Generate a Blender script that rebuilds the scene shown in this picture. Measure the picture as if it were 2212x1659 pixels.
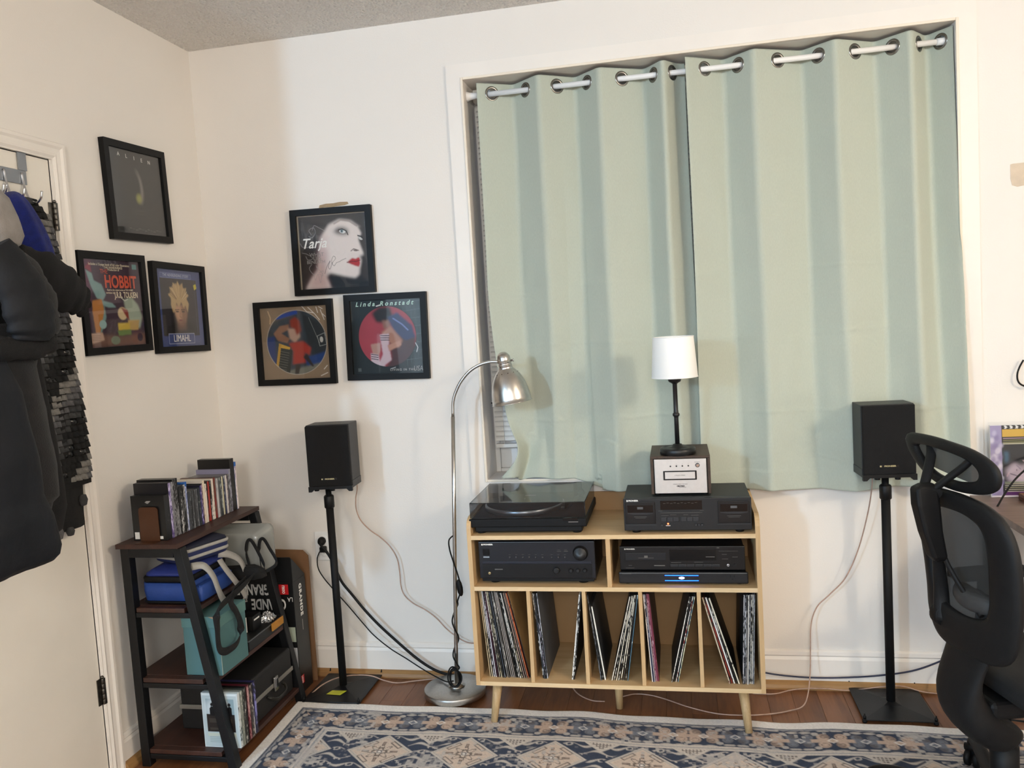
import bpy, bmesh, math, random
import numpy as np
from mathutils import Vector, Matrix, noise as mnoise

random.seed(7)
rng = np.random.default_rng(7)
PI = math.pi
for o in list(bpy.data.objects):
    bpy.data.objects.remove(o)
SC = bpy.context.scene
COL = SC.collection

# ------------------------------------------------------------------ camera
yaw, pitch, roll = .1995, -.0753, -.0599
cyw, syw = math.cos(yaw), math.sin(yaw)
fw = Vector((-syw * math.cos(pitch), cyw * math.cos(pitch), math.sin(pitch)))
rt = Vector((cyw, syw, 0))
up = rt.cross(fw)
rr = rt * math.cos(roll) + up * math.sin(roll)
uu = up * math.cos(roll) - rt * math.sin(roll)
cd = bpy.data.cameras.new('camera')
cam = bpy.data.objects.new('camera', cd)
COL.objects.link(cam)
cam.matrix_world = Matrix(((rr.x, uu.x, -fw.x, 1.9679), (rr.y, uu.y, -fw.y, -3.2473),
                           (rr.z, uu.z, -fw.z, 1.4843), (0, 0, 0, 1)))
cd.sensor_fit = 'HORIZONTAL'
cd.sensor_width = 36
cd.lens = 36 * 1769.58 / 2212
cd.clip_start = .05
SC.camera = cam

# ------------------------------------------------------------------ world, lights, exposure
W = bpy.data.worlds.new('dusk')
SC.world = W
W.use_nodes = True
W.node_tree.nodes['Background'].inputs[0].default_value = (.13, .24, .60, 1)
W.node_tree.nodes['Background'].inputs[1].default_value = .5
SC.view_settings.view_transform = 'Standard'
SC.view_settings.look = 'None'
SC.view_settings.exposure = 0
SC.view_settings.gamma = 1
SC.view_settings.use_curve_mapping = False


def lamp(name, loc, power, color, radius):
    l = bpy.data.lights.new(name, 'POINT')
    l.energy = power
    l.color = color
    l.shadow_soft_size = radius
    o = bpy.data.objects.new(name, l)
    o.location = loc
    COL.objects.link(o)
    return o


# cool ceiling lamp far behind the camera in the open end of the room, warm ceiling lamp at the right,
# and a broad soft fill light, added behind the camera to even out the walls
lamp('cool_ceiling_lamp', (-.95, -6.3, 2.30), 385, (.44, .71, 1.0), .10)
lamp('warm_ceiling_lamp', (4.45, -2.85, 2.42), 103, (1.0, .864, .685), .14)
lamp('room_fill_light', (2.1, -5.6, 2.25), 200, (1.0, .99, .95), .40)


# ------------------------------------------------------------------ colour and materials
def lin(h):
    if isinstance(h, (tuple, list)):
        return tuple(h[:3])
    h = h.lstrip('#')
    if len(h) == 3:
        h = ''.join(c + c for c in h)
    r = [int(h[i:i + 2], 16) / 255 for i in (0, 2, 4)]
    return tuple(c / 12.92 if c <= .04045 else ((c + .055) / 1.055) ** 2.4 for c in r)


MATS = {}


def nt_of(name):
    m = bpy.data.materials.new(name)
    m.use_nodes = True
    return m, m.node_tree, m.node_tree.nodes['Principled BSDF']


def mat(name, col, rough=.5, metal=0, spec=.5, var=.06, vs=6, bump=0, bs=80, emis=0, aniso=0, sheen=0):
    """procedural material: base colour broken up by noise, optional noise relief"""
    if name in MATS:
        return MATS[name]
    m, nt, b = nt_of(name)
    c = lin(col)
    b.inputs['Roughness'].default_value = rough
    b.inputs['Metallic'].default_value = metal
    b.inputs['Specular IOR Level'].default_value = spec
    if sheen:
        b.inputs['Sheen Weight'].default_value = sheen
    tc = nt.nodes.new('ShaderNodeTexCoord')
    nz = nt.nodes.new('ShaderNodeTexNoise')
    nz.inputs['Scale'].default_value = vs
    nz.inputs['Detail'].default_value = 4
    nt.links.new(tc.outputs['Object'], nz.inputs['Vector'])
    rp = nt.nodes.new('ShaderNodeValToRGB')
    rp.color_ramp.elements[0].position = .3
    rp.color_ramp.elements[1].position = .7
    rp.color_ramp.elements[0].color = tuple(x * (1 - var) for x in c) + (1,)
    rp.color_ramp.elements[1].color = tuple(min(1, x * (1 + var)) for x in c) + (1,)
    nt.links.new(nz.outputs['Fac'], rp.inputs['Fac'])
    nt.links.new(rp.outputs['Color'], b.inputs['Base Color'])
    if bump:
        n2 = nt.nodes.new('ShaderNodeTexNoise')
        n2.inputs['Scale'].default_value = bs
        n2.inputs['Detail'].default_value = 3
        nt.links.new(tc.outputs['Object'], n2.inputs['Vector'])
        bp = nt.nodes.new('ShaderNodeBump')
        bp.inputs['Strength'].default_value = bump
        bp.inputs['Distance'].default_value = .004
        nt.links.new(n2.outputs['Fac'], bp.inputs['Height'])
        nt.links.new(bp.outputs['Normal'], b.inputs['Normal'])
    if emis:
        b.inputs['Emission Color'].default_value = c + (1,)
        b.inputs['Emission Strength'].default_value = emis
    MATS[name] = m
    return m


def wood(name, c1, c2, axis='x', scale=1.0, rough=.45, rings=14, per_object=0):
    """wood grain stretched along an axis"""
    if name in MATS:
        return MATS[name]
    m, nt, b = nt_of(name)
    N, L = nt.nodes, nt.links
    b.inputs['Roughness'].default_value = rough
    tc = N.new('ShaderNodeTexCoord')
    mp = N.new('ShaderNodeMapping')
    s = {'x': (.10, 1, 1), 'y': (1, .10, 1), 'z': (1, 1, .10)}[axis]
    mp.inputs['Scale'].default_value = tuple(v * scale for v in s)
    L.new(tc.outputs['Object'], mp.inputs['Vector'])
    src = mp.outputs['Vector']
    if per_object:
        oi = N.new('ShaderNodeObjectInfo')
        va = N.new('ShaderNodeVectorMath')
        va.operation = 'MULTIPLY_ADD'
        cx = N.new('ShaderNodeCombineXYZ')
        for i in range(3):
            L.new(oi.outputs['Random'], cx.inputs[i])
        va.inputs[1].default_value = (37, 37, 37)
        L.new(cx.outputs[0], va.inputs[0])
        L.new(src, va.inputs[2])
        src = va.outputs[0]
    n1 = N.new('ShaderNodeTexNoise')
    n1.inputs['Scale'].default_value = rings
    n1.inputs['Detail'].default_value = 6
    n1.inputs['Roughness'].default_value = .65
    n1.inputs['Distortion'].default_value = .8
    L.new(src, n1.inputs['Vector'])
    n2 = N.new('ShaderNodeTexNoise')
    n2.inputs['Scale'].default_value = rings * 9
    n2.inputs['Detail'].default_value = 2
    L.new(src, n2.inputs['Vector'])
    ad = N.new('ShaderNodeMath')
    ad.operation = 'MULTIPLY_ADD'
    ad.inputs[1].default_value = .3
    L.new(n2.outputs['Fac'], ad.inputs[0])
    L.new(n1.outputs['Fac'], ad.inputs[2])
    rp = N.new('ShaderNodeValToRGB')
    rp.color_ramp.elements[0].position = .46
    rp.color_ramp.elements[1].position = .84
    rp.color_ramp.elements[0].color = lin(c2) + (1,)
    rp.color_ramp.elements[1].color = lin(c1) + (1,)
    L.new(ad.outputs[0], rp.inputs['Fac'])
    out = rp.outputs['Color']
    if per_object:
        hs = N.new('ShaderNodeHueSaturation')
        ma = N.new('ShaderNodeMath')
        ma.operation = 'MULTIPLY_ADD'
        ma.inputs[1].default_value = per_object
        ma.inputs[2].default_value = 1 - per_object / 2
        L.new(oi.outputs['Random'], ma.inputs[0])
        L.new(ma.outputs[0], hs.inputs['Value'])
        L.new(out, hs.inputs['Color'])
        out = hs.outputs['Color']
    L.new(out, b.inputs['Base Color'])
    bp = N.new('ShaderNodeBump')
    bp.inputs['Strength'].default_value = .15
    bp.inputs['Distance'].default_value = .001
    L.new(ad.outputs[0], bp.inputs['Height'])
    L.new(bp.outputs['Normal'], b.inputs['Normal'])
    MATS[name] = m
    return m


def print_mat(name, rough=.45, spec=.3):
    """flat print: colour read from the mesh's own colour attribute, with faint paper grain"""
    if name in MATS:
        return MATS[name]
    m, nt, b = nt_of(name)
    a = nt.nodes.new('ShaderNodeAttribute')
    a.attribute_name = 'Col'
    tc = nt.nodes.new('ShaderNodeTexCoord')
    nz = nt.nodes.new('ShaderNodeTexNoise')
    nz.inputs['Scale'].default_value = 300
    nt.links.new(tc.outputs['Object'], nz.inputs['Vector'])
    mx = nt.nodes.new('ShaderNodeMix')
    mx.data_type = 'RGBA'
    mx.blend_type = 'MULTIPLY'
    mx.inputs['Factor'].default_value = .12
    nt.links.new(a.outputs['Color'], mx.inputs['A'])
    nt.links.new(nz.outputs['Color'], mx.inputs['B'])
    nt.links.new(mx.outputs['Result'], b.inputs['Base Color'])
    b.inputs['Roughness'].default_value = rough
    b.inputs['Specular IOR Level'].default_value = spec
    MATS[name] = m
    return m


def glass(name, tint=(1, 1, 1), refl=.06, rough=.02, milk=0, milkcol=(.5, .5, .5)):
    """thin sheet: transparent tint plus a fresnel-like gloss, optionally some milky diffuse"""
    if name in MATS:
        return MATS[name]
    m = bpy.data.materials.new(name)
    m.use_nodes = True
    nt = m.node_tree
    N, L = nt.nodes, nt.links
    N.clear()
    out = N.new('ShaderNodeOutputMaterial')
    tr = N.new('ShaderNodeBsdfTransparent')
    tr.inputs[0].default_value = tuple(tint) + (1,)
    gl = N.new('ShaderNodeBsdfGlossy')
    gl.inputs['Roughness'].default_value = rough
    lw = N.new('ShaderNodeLayerWeight')
    lw.inputs[0].default_value = .5
    pw = N.new('ShaderNodeMath')
    pw.operation = 'POWER'
    pw.inputs[1].default_value = 3
    L.new(lw.outputs['Facing'], pw.inputs[0])
    ma = N.new('ShaderNodeMath')
    ma.operation = 'MULTIPLY_ADD'
    ma.inputs[1].default_value = .6
    ma.inputs[2].default_value = refl
    L.new(pw.outputs[0], ma.inputs[0])
    base = tr.outputs[0]
    if milk:
        df = N.new('ShaderNodeBsdfDiffuse')
        df.inputs[0].default_value = tuple(milkcol) + (1,)
        m1 = N.new('ShaderNodeMixShader')
        m1.inputs[0].default_value = milk
        L.new(base, m1.inputs[1])
        L.new(df.outputs[0], m1.inputs[2])
        base = m1.outputs[0]
    mx = N.new('ShaderNodeMixShader')
    L.new(ma.outputs[0], mx.inputs[0])
    L.new(base, mx.inputs[1])
    L.new(gl.outputs[0], mx.inputs[2])
    L.new(mx.outputs[0], out.inputs[0])
    MATS[name] = m
    return m


# ------------------------------------------------------------------ mesh building
class MB:
    def __init__(s):
        s.v, s.f, s.mi, s.sm = [], [], [], []

    def add(s, vs, fs, m=0, sm=False, T=None):
        b = len(s.v)
        for p in vs:
            p = Vector(p)
            s.v.append(T @ p if T is not None else p)
        for f in fs:
            s.f.append([b + i for i in f])
            s.mi.append(m)
            s.sm.append(sm)
        return s

    def box(s, lo, hi, m=0, T=None):
        x0, y0, z0 = lo
        x1, y1, z1 = hi
        return s.add([(x0, y0, z0), (x1, y0, z0), (x1, y1, z0), (x0, y1, z0), (x0, y0, z1), (x1, y0, z1), (x1, y1, z1), (x0, y1, z1)],
                     [(0, 3, 2, 1), (4, 5, 6, 7), (0, 1, 5, 4), (1, 2, 6, 5), (2, 3, 7, 6), (3, 0, 4, 7)], m, False, T)

    def prism(s, pts, w0, w1, plane='xy', m=0, T=None, sm=False):
        """polygon in a plane ('xy','xz','yz') pushed between w0 and w1 along the third axis"""
        def mk(p, w):
            return {'xy': (p[0], p[1], w), 'xz': (p[0], w, p[1]), 'yz': (w, p[0], p[1])}[plane]
        n = len(pts)
        vs = [mk(p, w0) for p in pts] + [mk(p, w1) for p in pts]
        fs = [list(range(n)), list(range(2 * n - 1, n - 1, -1))]
        s.add(vs, fs, m, False, T)
        return s.add(vs, [(i, i + n, (i + 1) % n + n, (i + 1) % n) for i in range(n)], m, sm, T)

    def tube(s, path, r, n=10, m=0, closed=False, cap=True, flat=1.0, T=None):
        P = [Vector(p) for p in path]
        k = len(P)
        R = r if isinstance(r, (list, tuple)) else [r] * k
        ref = None
        vs = []
        for i in range(k):
            a = P[(i - 1) % k] if (closed or i > 0) else P[i]
            c = P[(i + 1) % k] if (closed or i < k - 1) else P[i]
            t = (c - a)
            t = t.normalized() if t.length > 1e-9 else Vector((0, 0, 1))
            if ref is None:
                ref = Vector((0, 0, 1)) if abs(t.z) < .9 else Vector((1, 0, 0))
            u = (ref - t * ref.dot(t)).normalized()
            w = t.cross(u)
            ref = u
            for j in range(n):
                an = 2 * PI * j / n
                vs.append(P[i] + (u * math.cos(an) * flat + w * math.sin(an)) * R[i])
        fs = []
        for i in range(k if closed else k - 1):
            i2 = (i + 1) % k
            for j in range(n):
                fs.append((i * n + j, i * n + (j + 1) % n, i2 * n + (j + 1) % n, i2 * n + j))
        b = len(s.v)
        s.add(vs, fs, m, True, T)
        if cap and not closed:
            s.f += [[b + j for j in range(n)][::-1], [b + (k - 1) * n + j for j in range(n)]]
            s.mi += [m, m]
            s.sm += [False, False]
        return s

    def lathe(s, prof, c=(0, 0, 0), n=32, m=0, T=None, sm=True, close=True):
        """profile of (radius, z) turned about z at c"""
        vs = []
        for r, z in prof:
            for j in range(n):
                an = 2 * PI * j / n
                vs.append((c[0] + r * math.cos(an), c[1] + r * math.sin(an), c[2] + z))
        fs = []
        for i in range(len(prof) - 1):
            for j in range(n):
                fs.append((i * n + j, i * n + (j + 1) % n, (i + 1) * n + (j + 1) % n, (i + 1) * n + j))
        b = len(s.v)
        s.add(vs, fs, m, sm, T)
        if close:
            s.f += [[b + j for j in range(n)][::-1], [b + (len(prof) - 1) * n + j for j in range(n)]]
            s.mi += [m, m]
            s.sm += [False, False]
        return s

    def grid(s, fn, nu, nv, m=0, sm=True, cu=False):
        """surface fn(u,v), u,v in 0..1"""
        vs = [fn(i / nu, j / nv) for j in range(nv + 1) for i in range(nu + 1)]
        fs = [(j * (nu + 1) + i, j * (nu + 1) + i + 1, (j + 1) * (nu + 1) + i + 1, (j + 1) * (nu + 1) + i) for j in range(nv) for i in range(nu)]
        return s.add(vs, fs, m, sm)

    def loft(s, rings, m=0, sm=True, cap=True):
        n = len(rings[0])
        vs = [p for r in rings for p in r]
        fs = [(i * n + j, i * n + (j + 1) % n, (i + 1) * n + (j + 1) % n, (i + 1) * n + j) for i in range(len(rings) - 1) for j in range(n)]
        b = len(s.v)
        s.add(vs, fs, m, sm)
        if cap:
            s.f += [[b + j for j in range(n)][::-1], [b + (len(rings) - 1) * n + j for j in range(n)]]
            s.mi += [m, m]
            s.sm += [False, False]
        return s

    def build(s, name, mats, parent=None, bevel=0, seg=2, subsurf=0, solid=0, fix=True):
        me = bpy.data.meshes.new(name)
        me.from_pydata([tuple(p) for p in s.v], [], s.f)
        if not isinstance(mats, (list, tuple)):
            mats = [mats]
        for mm in mats:
            me.materials.append(mm)
        me.polygons.foreach_set('material_index', s.mi)
        me.polygons.foreach_set('use_smooth', s.sm)
        if fix:
            bm = bmesh.new()
            bm.from_mesh(me)
            bmesh.ops.recalc_face_normals(bm, faces=bm.faces)
            bm.to_mesh(me)
            bm.free()
        return link(name, me, parent, bevel, seg, subsurf, solid)


INV = {}


def link(name, me, parent=None, bevel=0, seg=2, subsurf=0, solid=0):
    o = bpy.data.objects.new(name, me)
    COL.objects.link(o)
    if parent is not None:
        o.parent = parent
        if parent.name in INV:
            o.matrix_parent_inverse = INV[parent.name]
    if solid:
        md = o.modifiers.new('solid', 'SOLIDIFY')
        md.thickness = solid
        md.offset = 0
    if bevel:
        md = o.modifiers.new('bevel', 'BEVEL')
        md.width = bevel
        md.segments = seg
        md.limit_method = 'ANGLE'
        md.angle_limit = .6
    if subsurf:
        md = o.modifiers.new('sub', 'SUBSURF')
        md.levels = md.render_levels = subsurf
    return o


def thing(name, label, cat, base, group=None):
    o = bpy.data.objects.new(name, None)
    o.empty_display_size = .05
    COL.objects.link(o)
    o.location = base
    INV[o.name] = Matrix.Translation(base).inverted()
    return tag(o, label, cat, group)


def tag(o, label, cat, group=None, kind=None):
    o['label'] = label
    o['category'] = cat
    if group:
        o['group'] = group
    if kind:
        o['kind'] = kind
    return o


def struct(o):
    o['kind'] = 'structure'
    return o


def sname(name, base):
    o = bpy.data.objects.new(name, None)
    o.empty_display_size = .05
    COL.objects.link(o)
    o.location = base
    INV[o.name] = Matrix.Translation(base).inverted()
    return struct(o)


def fbm(x, y, z=0, o=3):
    return mnoise.fractal(Vector((x, y, z)), 1.0, 2.0, o)


# lettering: collected, then turned into meshes in one go at the end
TEXTS = []


def text(s, loc, size, m, parent, right=(1, 0, 0), upv=(0, 0, 1), align='CENTER', name='lettering', sx=1.0, shear=0, bold=0, space=1.0, ext=.0002):
    TEXTS.append((s, Vector(loc), size, m, parent, Vector(right).normalized(), Vector(upv).normalized(), align, name, sx, shear, bold, space, ext))


def flush_texts():
    obs = []
    for t in TEXTS:
        cu = bpy.data.curves.new('lettering', 'FONT')
        cu.body = t[0]
        cu.size = t[2]
        cu.align_x = t[7]
        cu.align_y = 'CENTER'
        cu.shear = t[10]
        cu.offset = t[11]
        cu.space_character = t[12]
        cu.extrude = t[13]
        cu.resolution_u = 3
        o = bpy.data.objects.new('lettering', cu)
        COL.objects.link(o)
        obs.append(o)
    bpy.context.view_layer.update()
    dg = bpy.context.evaluated_depsgraph_get()
    res = []
    for t, o in zip(TEXTS, obs):
        me = bpy.data.meshes.new_from_object(o.evaluated_get(dg))
        r, u = t[5], t[6]
        n = r.cross(u)
        M = Matrix(((r.x * t[9], u.x, n.x, t[1].x), (r.y * t[9], u.y, n.y, t[1].y), (r.z * t[9], u.z, n.z, t[1].z), (0, 0, 0, 1)))
        me.transform(M)
        me.materials.clear()
        me.materials.append(t[3])
        res.append((t, me))
    for o in obs:
        cu = o.data
        bpy.data.objects.remove(o)
        bpy.data.curves.remove(cu)
    for t, me in res:
        me.name = t[8]
        link(t[8], me, t[4])


# ------------------------------------------------------------------ small painter for flat print (colour per vertex)
class Canvas:
    """u to the right, v down, both 0..1; colours linear"""

    def __init__(s, w, h, bg='#808080', asp=1.0):
        s.w, s.h, s.asp = w, h, asp
        s.U, s.V = np.meshgrid((np.arange(w)) / (w - 1), (np.arange(h)) / (h - 1))
        s.img = np.empty((h, w, 3))
        s.img[:] = lin(bg)

    def put(s, mask, col, a=1.0):
        k = (np.clip(mask, 0, 1) * a)[..., None]
        s.img = s.img * (1 - k) + np.array(lin(col)) * k

    def blur(s, M, r):
        if r <= 0:
            return M
        for ax in (0, 1):
            for _ in range(2):
                A = np.pad(M, [(r, r) if i == ax else (0, 0) for i in (0, 1)], mode='edge')
                c = np.cumsum(A, axis=ax)
                z = np.zeros_like(np.take(c, [0], axis=ax))
                c = np.concatenate([z, c], axis=ax)
                n = M.shape[ax]
                k = 2 * r + 1
                M = (np.take(c, range(k, k + n), axis=ax) - np.take(c, range(0, n), axis=ax)) / k
        return M

    def polym(s, pts):
        x, y = s.U, s.V
        ins = np.zeros_like(x, bool)
        n = len(pts)
        for i in range(n):
            x1, y1 = pts[i]
            x2, y2 = pts[(i + 1) % n]
            if y1 == y2:
                continue
            c = ((y1 > y) != (y2 > y)) & (x < (x2 - x1) * (y - y1) / (y2 - y1) + x1)
            ins ^= c
        return ins.astype(float)

    def poly(s, pts, col, a=1.0, soft=0):
        s.put(s.blur(s.polym(pts), soft), col, a)

    def ellm(s, cx, cy, rx, ry, rot=0):
        dx, dy = s.U - cx, s.V - cy
        c, d = math.cos(rot), math.sin(rot)
        return ((dx * c + dy * d) / rx) ** 2 + ((-dx * d + dy * c) / ry) ** 2

    def ell(s, cx, cy, rx, ry, col, a=1.0, rot=0, soft=.12):
        e = np.sqrt(s.ellm(cx, cy, rx, ry, rot))
        s.put((1 + soft - e) / (2 * soft), col, a)

    def line(s, pts, w, col, a=1.0):
        D = np.full_like(s.U, 9.0)
        for (x1, y1), (x2, y2) in zip(pts, pts[1:]):
            dx, dy = x2 - x1, y2 - y1
            t = np.clip(((s.U - x1) * dx + (s.V - y1) * dy) / (dx * dx + dy * dy + 1e-12), 0, 1)
            D = np.minimum(D, np.hypot(s.U - x1 - t * dx, (s.V - y1 - t * dy)))
        s.put(np.clip((w - D) / w * 1.5, 0, 1), col, a)

    def rect(s, x0, y0, x1, y1, col, a=1.0):
        s.put(((s.U >= x0) & (s.U <= x1) & (s.V >= y0) & (s.V <= y1)).astype(float), col, a)

    def noise(s, amp, cell=4):
        n = rng.standard_normal((s.h // cell + 2, s.w // cell + 2))
        n = np.kron(n, np.ones((cell, cell)))[:s.h, :s.w]
        s.img *= (1 + amp * s.blur(n, cell // 2)[..., None])

    def build(s, name, origin, ux, vy, material, parent=None):
        """origin = top left corner, ux = full right vector, vy = full down vector"""
        O, A, B = np.array(origin, float), np.array(ux, float), np.array(vy, float)
        P = O + s.U[..., None] * A + s.V[..., None] * B
        return colour_grid(name, P, s.img, material, parent)


def colour_grid(name, P, img, material, parent=None, smooth=False):
    h, w = P.shape[:2]
    me = bpy.data.meshes.new(name)
    me.vertices.add(w * h)
    me.vertices.foreach_set('co', P.reshape(-1).astype(np.float32))
    nf = (w - 1) * (h - 1)
    i = np.arange(w - 1)[None, :] + np.arange(h - 1)[:, None] * w
    q = np.stack([i, i + w, i + w + 1, i + 1], -1).reshape(-1, 4)
    me.loops.add(nf * 4)
    me.loops.foreach_set('vertex_index', q.reshape(-1).astype(np.int32))
    me.polygons.add(nf)
    me.polygons.foreach_set('loop_start', np.arange(0, nf * 4, 4, dtype=np.int32))
    me.polygons.foreach_set('loop_total', np.full(nf, 4, np.int32))
    if smooth:
        me.polygons.foreach_set('use_smooth', np.ones(nf, bool))
    me.update(calc_edges=True)
    at = me.color_attributes.new('Col', 'FLOAT_COLOR', 'POINT')
    c = np.ones((h * w, 4), np.float32)
    c[:, :3] = np.clip(img.reshape(-1, 3), 0, 1)
    at.data.foreach_set('color', c.reshape(-1))
    me.materials.append(material)
    return link(name, me, parent)


def spline(pts, per=8):
    """Catmull-Rom through points"""
    P = [Vector(p) for p in pts]
    out = []
    for i in range(len(P) - 1):
        a = P[i - 1] if i else P[0] * 2 - P[1]
        b, c = P[i], P[i + 1]
        d = P[i + 2] if i + 2 < len(P) else P[-1] * 2 - P[-2]
        for k in range(per):
            t = k / per
            out.append(.5 * ((2 * b) + (c - a) * t + (2 * a - 5 * b + 4 * c - d) * t * t + (3 * b - a - 3 * c + d) * t ** 3))
    out.append(P[-1])
    return out


# shared materials
BLK = mat('black_plastic', '#0e0e0f', .48, spec=.3, var=.12)
BLKM = mat('black_matte', '#0b0b0c', .65, spec=.3, var=.15, bump=.1, bs=300)
BLKS = mat('black_satin_metal', '#101113', .42, spec=.35, var=.1, bump=.12, bs=400)
RUB = mat('black_rubber', '#070707', .6, spec=.3)
WHT = mat('white_paint', '#efe9e1', .45, var=.02, bump=.05, bs=60)
WHP = mat('white_plastic', '#f2f2f0', .35, var=.02)
STEEL = mat('brushed_steel', '#c9c6c1', .28, metal=1, var=.08, vs=30)
CHROME = mat('chrome', '#d8d8da', .12, metal=1, var=.03)
PAPER = mat('white_print', '#f0eee8', .6, var=.02)
CREAMP = mat('cream_print', '#e9dcc0', .6, var=.02)
BIRCH = wood('birch_panel', '#d9b98b', '#c7a273', 'x', 1.0, .5, 16)
BIRCHZ = wood('birch_upright', '#d9b98b', '#c7a273', 'z', 1.0, .5, 16)
BIRCHE = wood('birch_edge', '#e6cba2', '#d8b888', 'x', 1.5, .45, 20)
BIRCHEZ = wood('birch_edge_upright', '#e6cba2', '#d8b888', 'z', 1.5, .45, 20)
PRINT = print_mat('paper_print')
# ================================================================== the room
H = 2.706
WALLM = mat('wall_paint', '#ece7e0', .75, spec=.25, var=.012, vs=2.5, bump=.10, bs=160)
CEILM = None


def popcorn():
    m, nt, b = nt_of('popcorn_ceiling')
    N, L = nt.nodes, nt.links
    b.inputs['Base Color'].default_value = lin('#f5f1ea') + (1,)
    b.inputs['Roughness'].default_value = .9
    tc = N.new('ShaderNodeTexCoord')
    vo = N.new('ShaderNodeTexVoronoi')
    vo.inputs['Scale'].default_value = 95
    nz = N.new('ShaderNodeTexNoise')
    nz.inputs['Scale'].default_value = 60
    nz.inputs['Detail'].default_value = 5
    L.new(tc.outputs['Object'], vo.inputs['Vector'])
    L.new(tc.outputs['Object'], nz.inputs['Vector'])
    ma = N.new('ShaderNodeMath')
    ma.operation = 'MULTIPLY_ADD'
    ma.inputs[1].default_value = -.9
    L.new(vo.outputs['Distance'], ma.inputs[0])
    L.new(nz.outputs['Fac'], ma.inputs[2])
    bp = N.new('ShaderNodeBump')
    bp.inputs['Strength'].default_value = 1
    bp.inputs['Distance'].default_value = .012
    L.new(ma.outputs[0], bp.inputs['Height'])
    L.new(bp.outputs['Normal'], b.inputs['Normal'])
    return m


CEILM = popcorn()
X0, X1, YF = -3.2, 4.9, -8.2
WX0, WX1, WZ0, WZ1 = 1.185, 2.987, .843, 2.453      # window opening
DY0, DY1, DZ = -.875, -1.485, 2.10                  # door opening

struct(MB().box((X0, YF, H), (X1, .2, H + .08)).build('ceiling', CEILM))
wb = MB()
wb.box((-.12, 0, -.02), (WX0, .18, H)).box((WX1, 0, -.02), (X1, .18, H))
wb.box((WX0, 0, -.02), (WX1, .18, WZ0)).box((WX0, 0, WZ1), (WX1, .18, H))
struct(wb.build('wall_back', WALLM))
wl = MB()
wl.box((-.12, DY0, -.02), (0, 0, H)).box((-.12, -1.95, -.02), (0, DY1, H)).box((-.12, DY1, DZ), (0, DY0, H))
struct(wl.build('wall_left', WALLM))
struct(MB().box((X0, -1.95, -.02), (-.12, -1.83, H)).build('wall_return', WALLM))
struct(MB().box((X0 - .1, YF, -.02), (X0, -1.83, H)).build('wall_far_left', WALLM))
struct(MB().box((X1, YF, -.02), (X1 + .1, .18, H)).build('wall_right', WALLM))
struct(MB().box((X0 - .1, YF - .1, -.02), (X1 + .1, YF, H)).build('wall_front', WALLM))

# floor: oak planks laid towards the window wall, each its own piece; the part behind the camera is one slab
OAK = wood('oak_floor', '#8a5a38', '#5f3a22', 'y', 1.0, .38, 11, per_object=.13)
fl = sname('floor', (2, -1, 0))
MB().box((X0, YF, -.06), (X1, -2.6, 0)).build('floor_area', OAK, fl)
MB().box((-.12, -2.6, -.06), (X1, .18, -.016)).build('subfloor', mat('subfloor', '#4a3424', .8), fl)
pw = .094
i = 0
x = -.005
while x < X1:
    cut = -random.uniform(.15, 2.4)
    for (ya, yb) in ((0, cut), (cut, -2.6)):
        if abs(ya - yb) > .03:
            MB().box((x + .0003, yb + .0003, -.016), (min(x + pw, X1) - .0003, ya - .0003, 0)).build('plank', OAK, fl, bevel=.0007, seg=1)
    x += pw

# baseboards and the wooden shoe strip below them
BB = [(0, 0), (-.013, 0), (-.013, .112), (-.008, .124), (-.012, .13), (-.010, .143), (-.004, .149), (0, .149)]
b = MB()
b.prism(BB, 0.0, X1, 'yz')
struct(b.build('baseboard_back', WHT))
b = MB()
b.prism([(-p[0], p[1] * .84) for p in BB], -.82, -.013, 'xz')
struct(b.build('baseboard_left', WHT))
SHOE = wood('shoe_strip', '#a9814f', '#86603a', 'x', 1, .5, 14)
SHOEY = wood('shoe_strip_side', '#a9814f', '#86603a', 'y', 1, .5, 14)
b = MB()
b.prism([(-.013, .0), (-.034, .0), (-.034, .006), (-.030, .018), (-.021, .027), (-.013, .03)], 0.034, X1, 'yz')
struct(b.build('trim_1', SHOE))
b = MB()
b.prism([(.013, .0), (.034, .0), (.034, .006), (.030, .018), (.021, .027), (.013, .03)], -.82, 0.0, 'xz')
struct(b.build('trim_2', SHOEY))

# window casing: four mitred boards with a raised inner bead
tr = sname('trim_3', (2.09, 0, 1.6))
o0, o1, oz0, oz1 = 1.120, 3.053, .782, 2.5135
CT = -.011
for q in ([(o0, oz0), (o0, oz1), (WX0, WZ1), (WX0, WZ0)], [(o1, oz1), (o1, oz0), (WX1, WZ0), (WX1, WZ1)],
          [(o0, oz1), (o1, oz1), (WX1, WZ1), (WX0, WZ1)], [(o1, oz0), (o0, oz0), (WX0, WZ0), (WX1, WZ0)]):
    MB().prism(q, CT, 0, 'xz').build('board', WHT, tr, bevel=.0012, seg=1)
bd = MB()
bw = .007
for lo, hi in (((WX0 - bw, CT - .005, WZ0 - bw), (WX0 + .003, CT, WZ1 + bw)), ((WX1 - .003, CT - .005, WZ0 - bw), (WX1 + bw, CT, WZ1 + bw)),
               ((WX0 + .003, CT - .005, WZ1 - .003), (WX1 - .003, CT, WZ1 + bw)), ((WX0 + .003, CT - .005, WZ0 - bw), (WX1 - .003, CT, WZ0 + .003))):
    bd.box(lo, hi)
bd.build('bead', mat('cream_paint', '#efe4d2', .4, var=.02), tr, bevel=.002)

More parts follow.
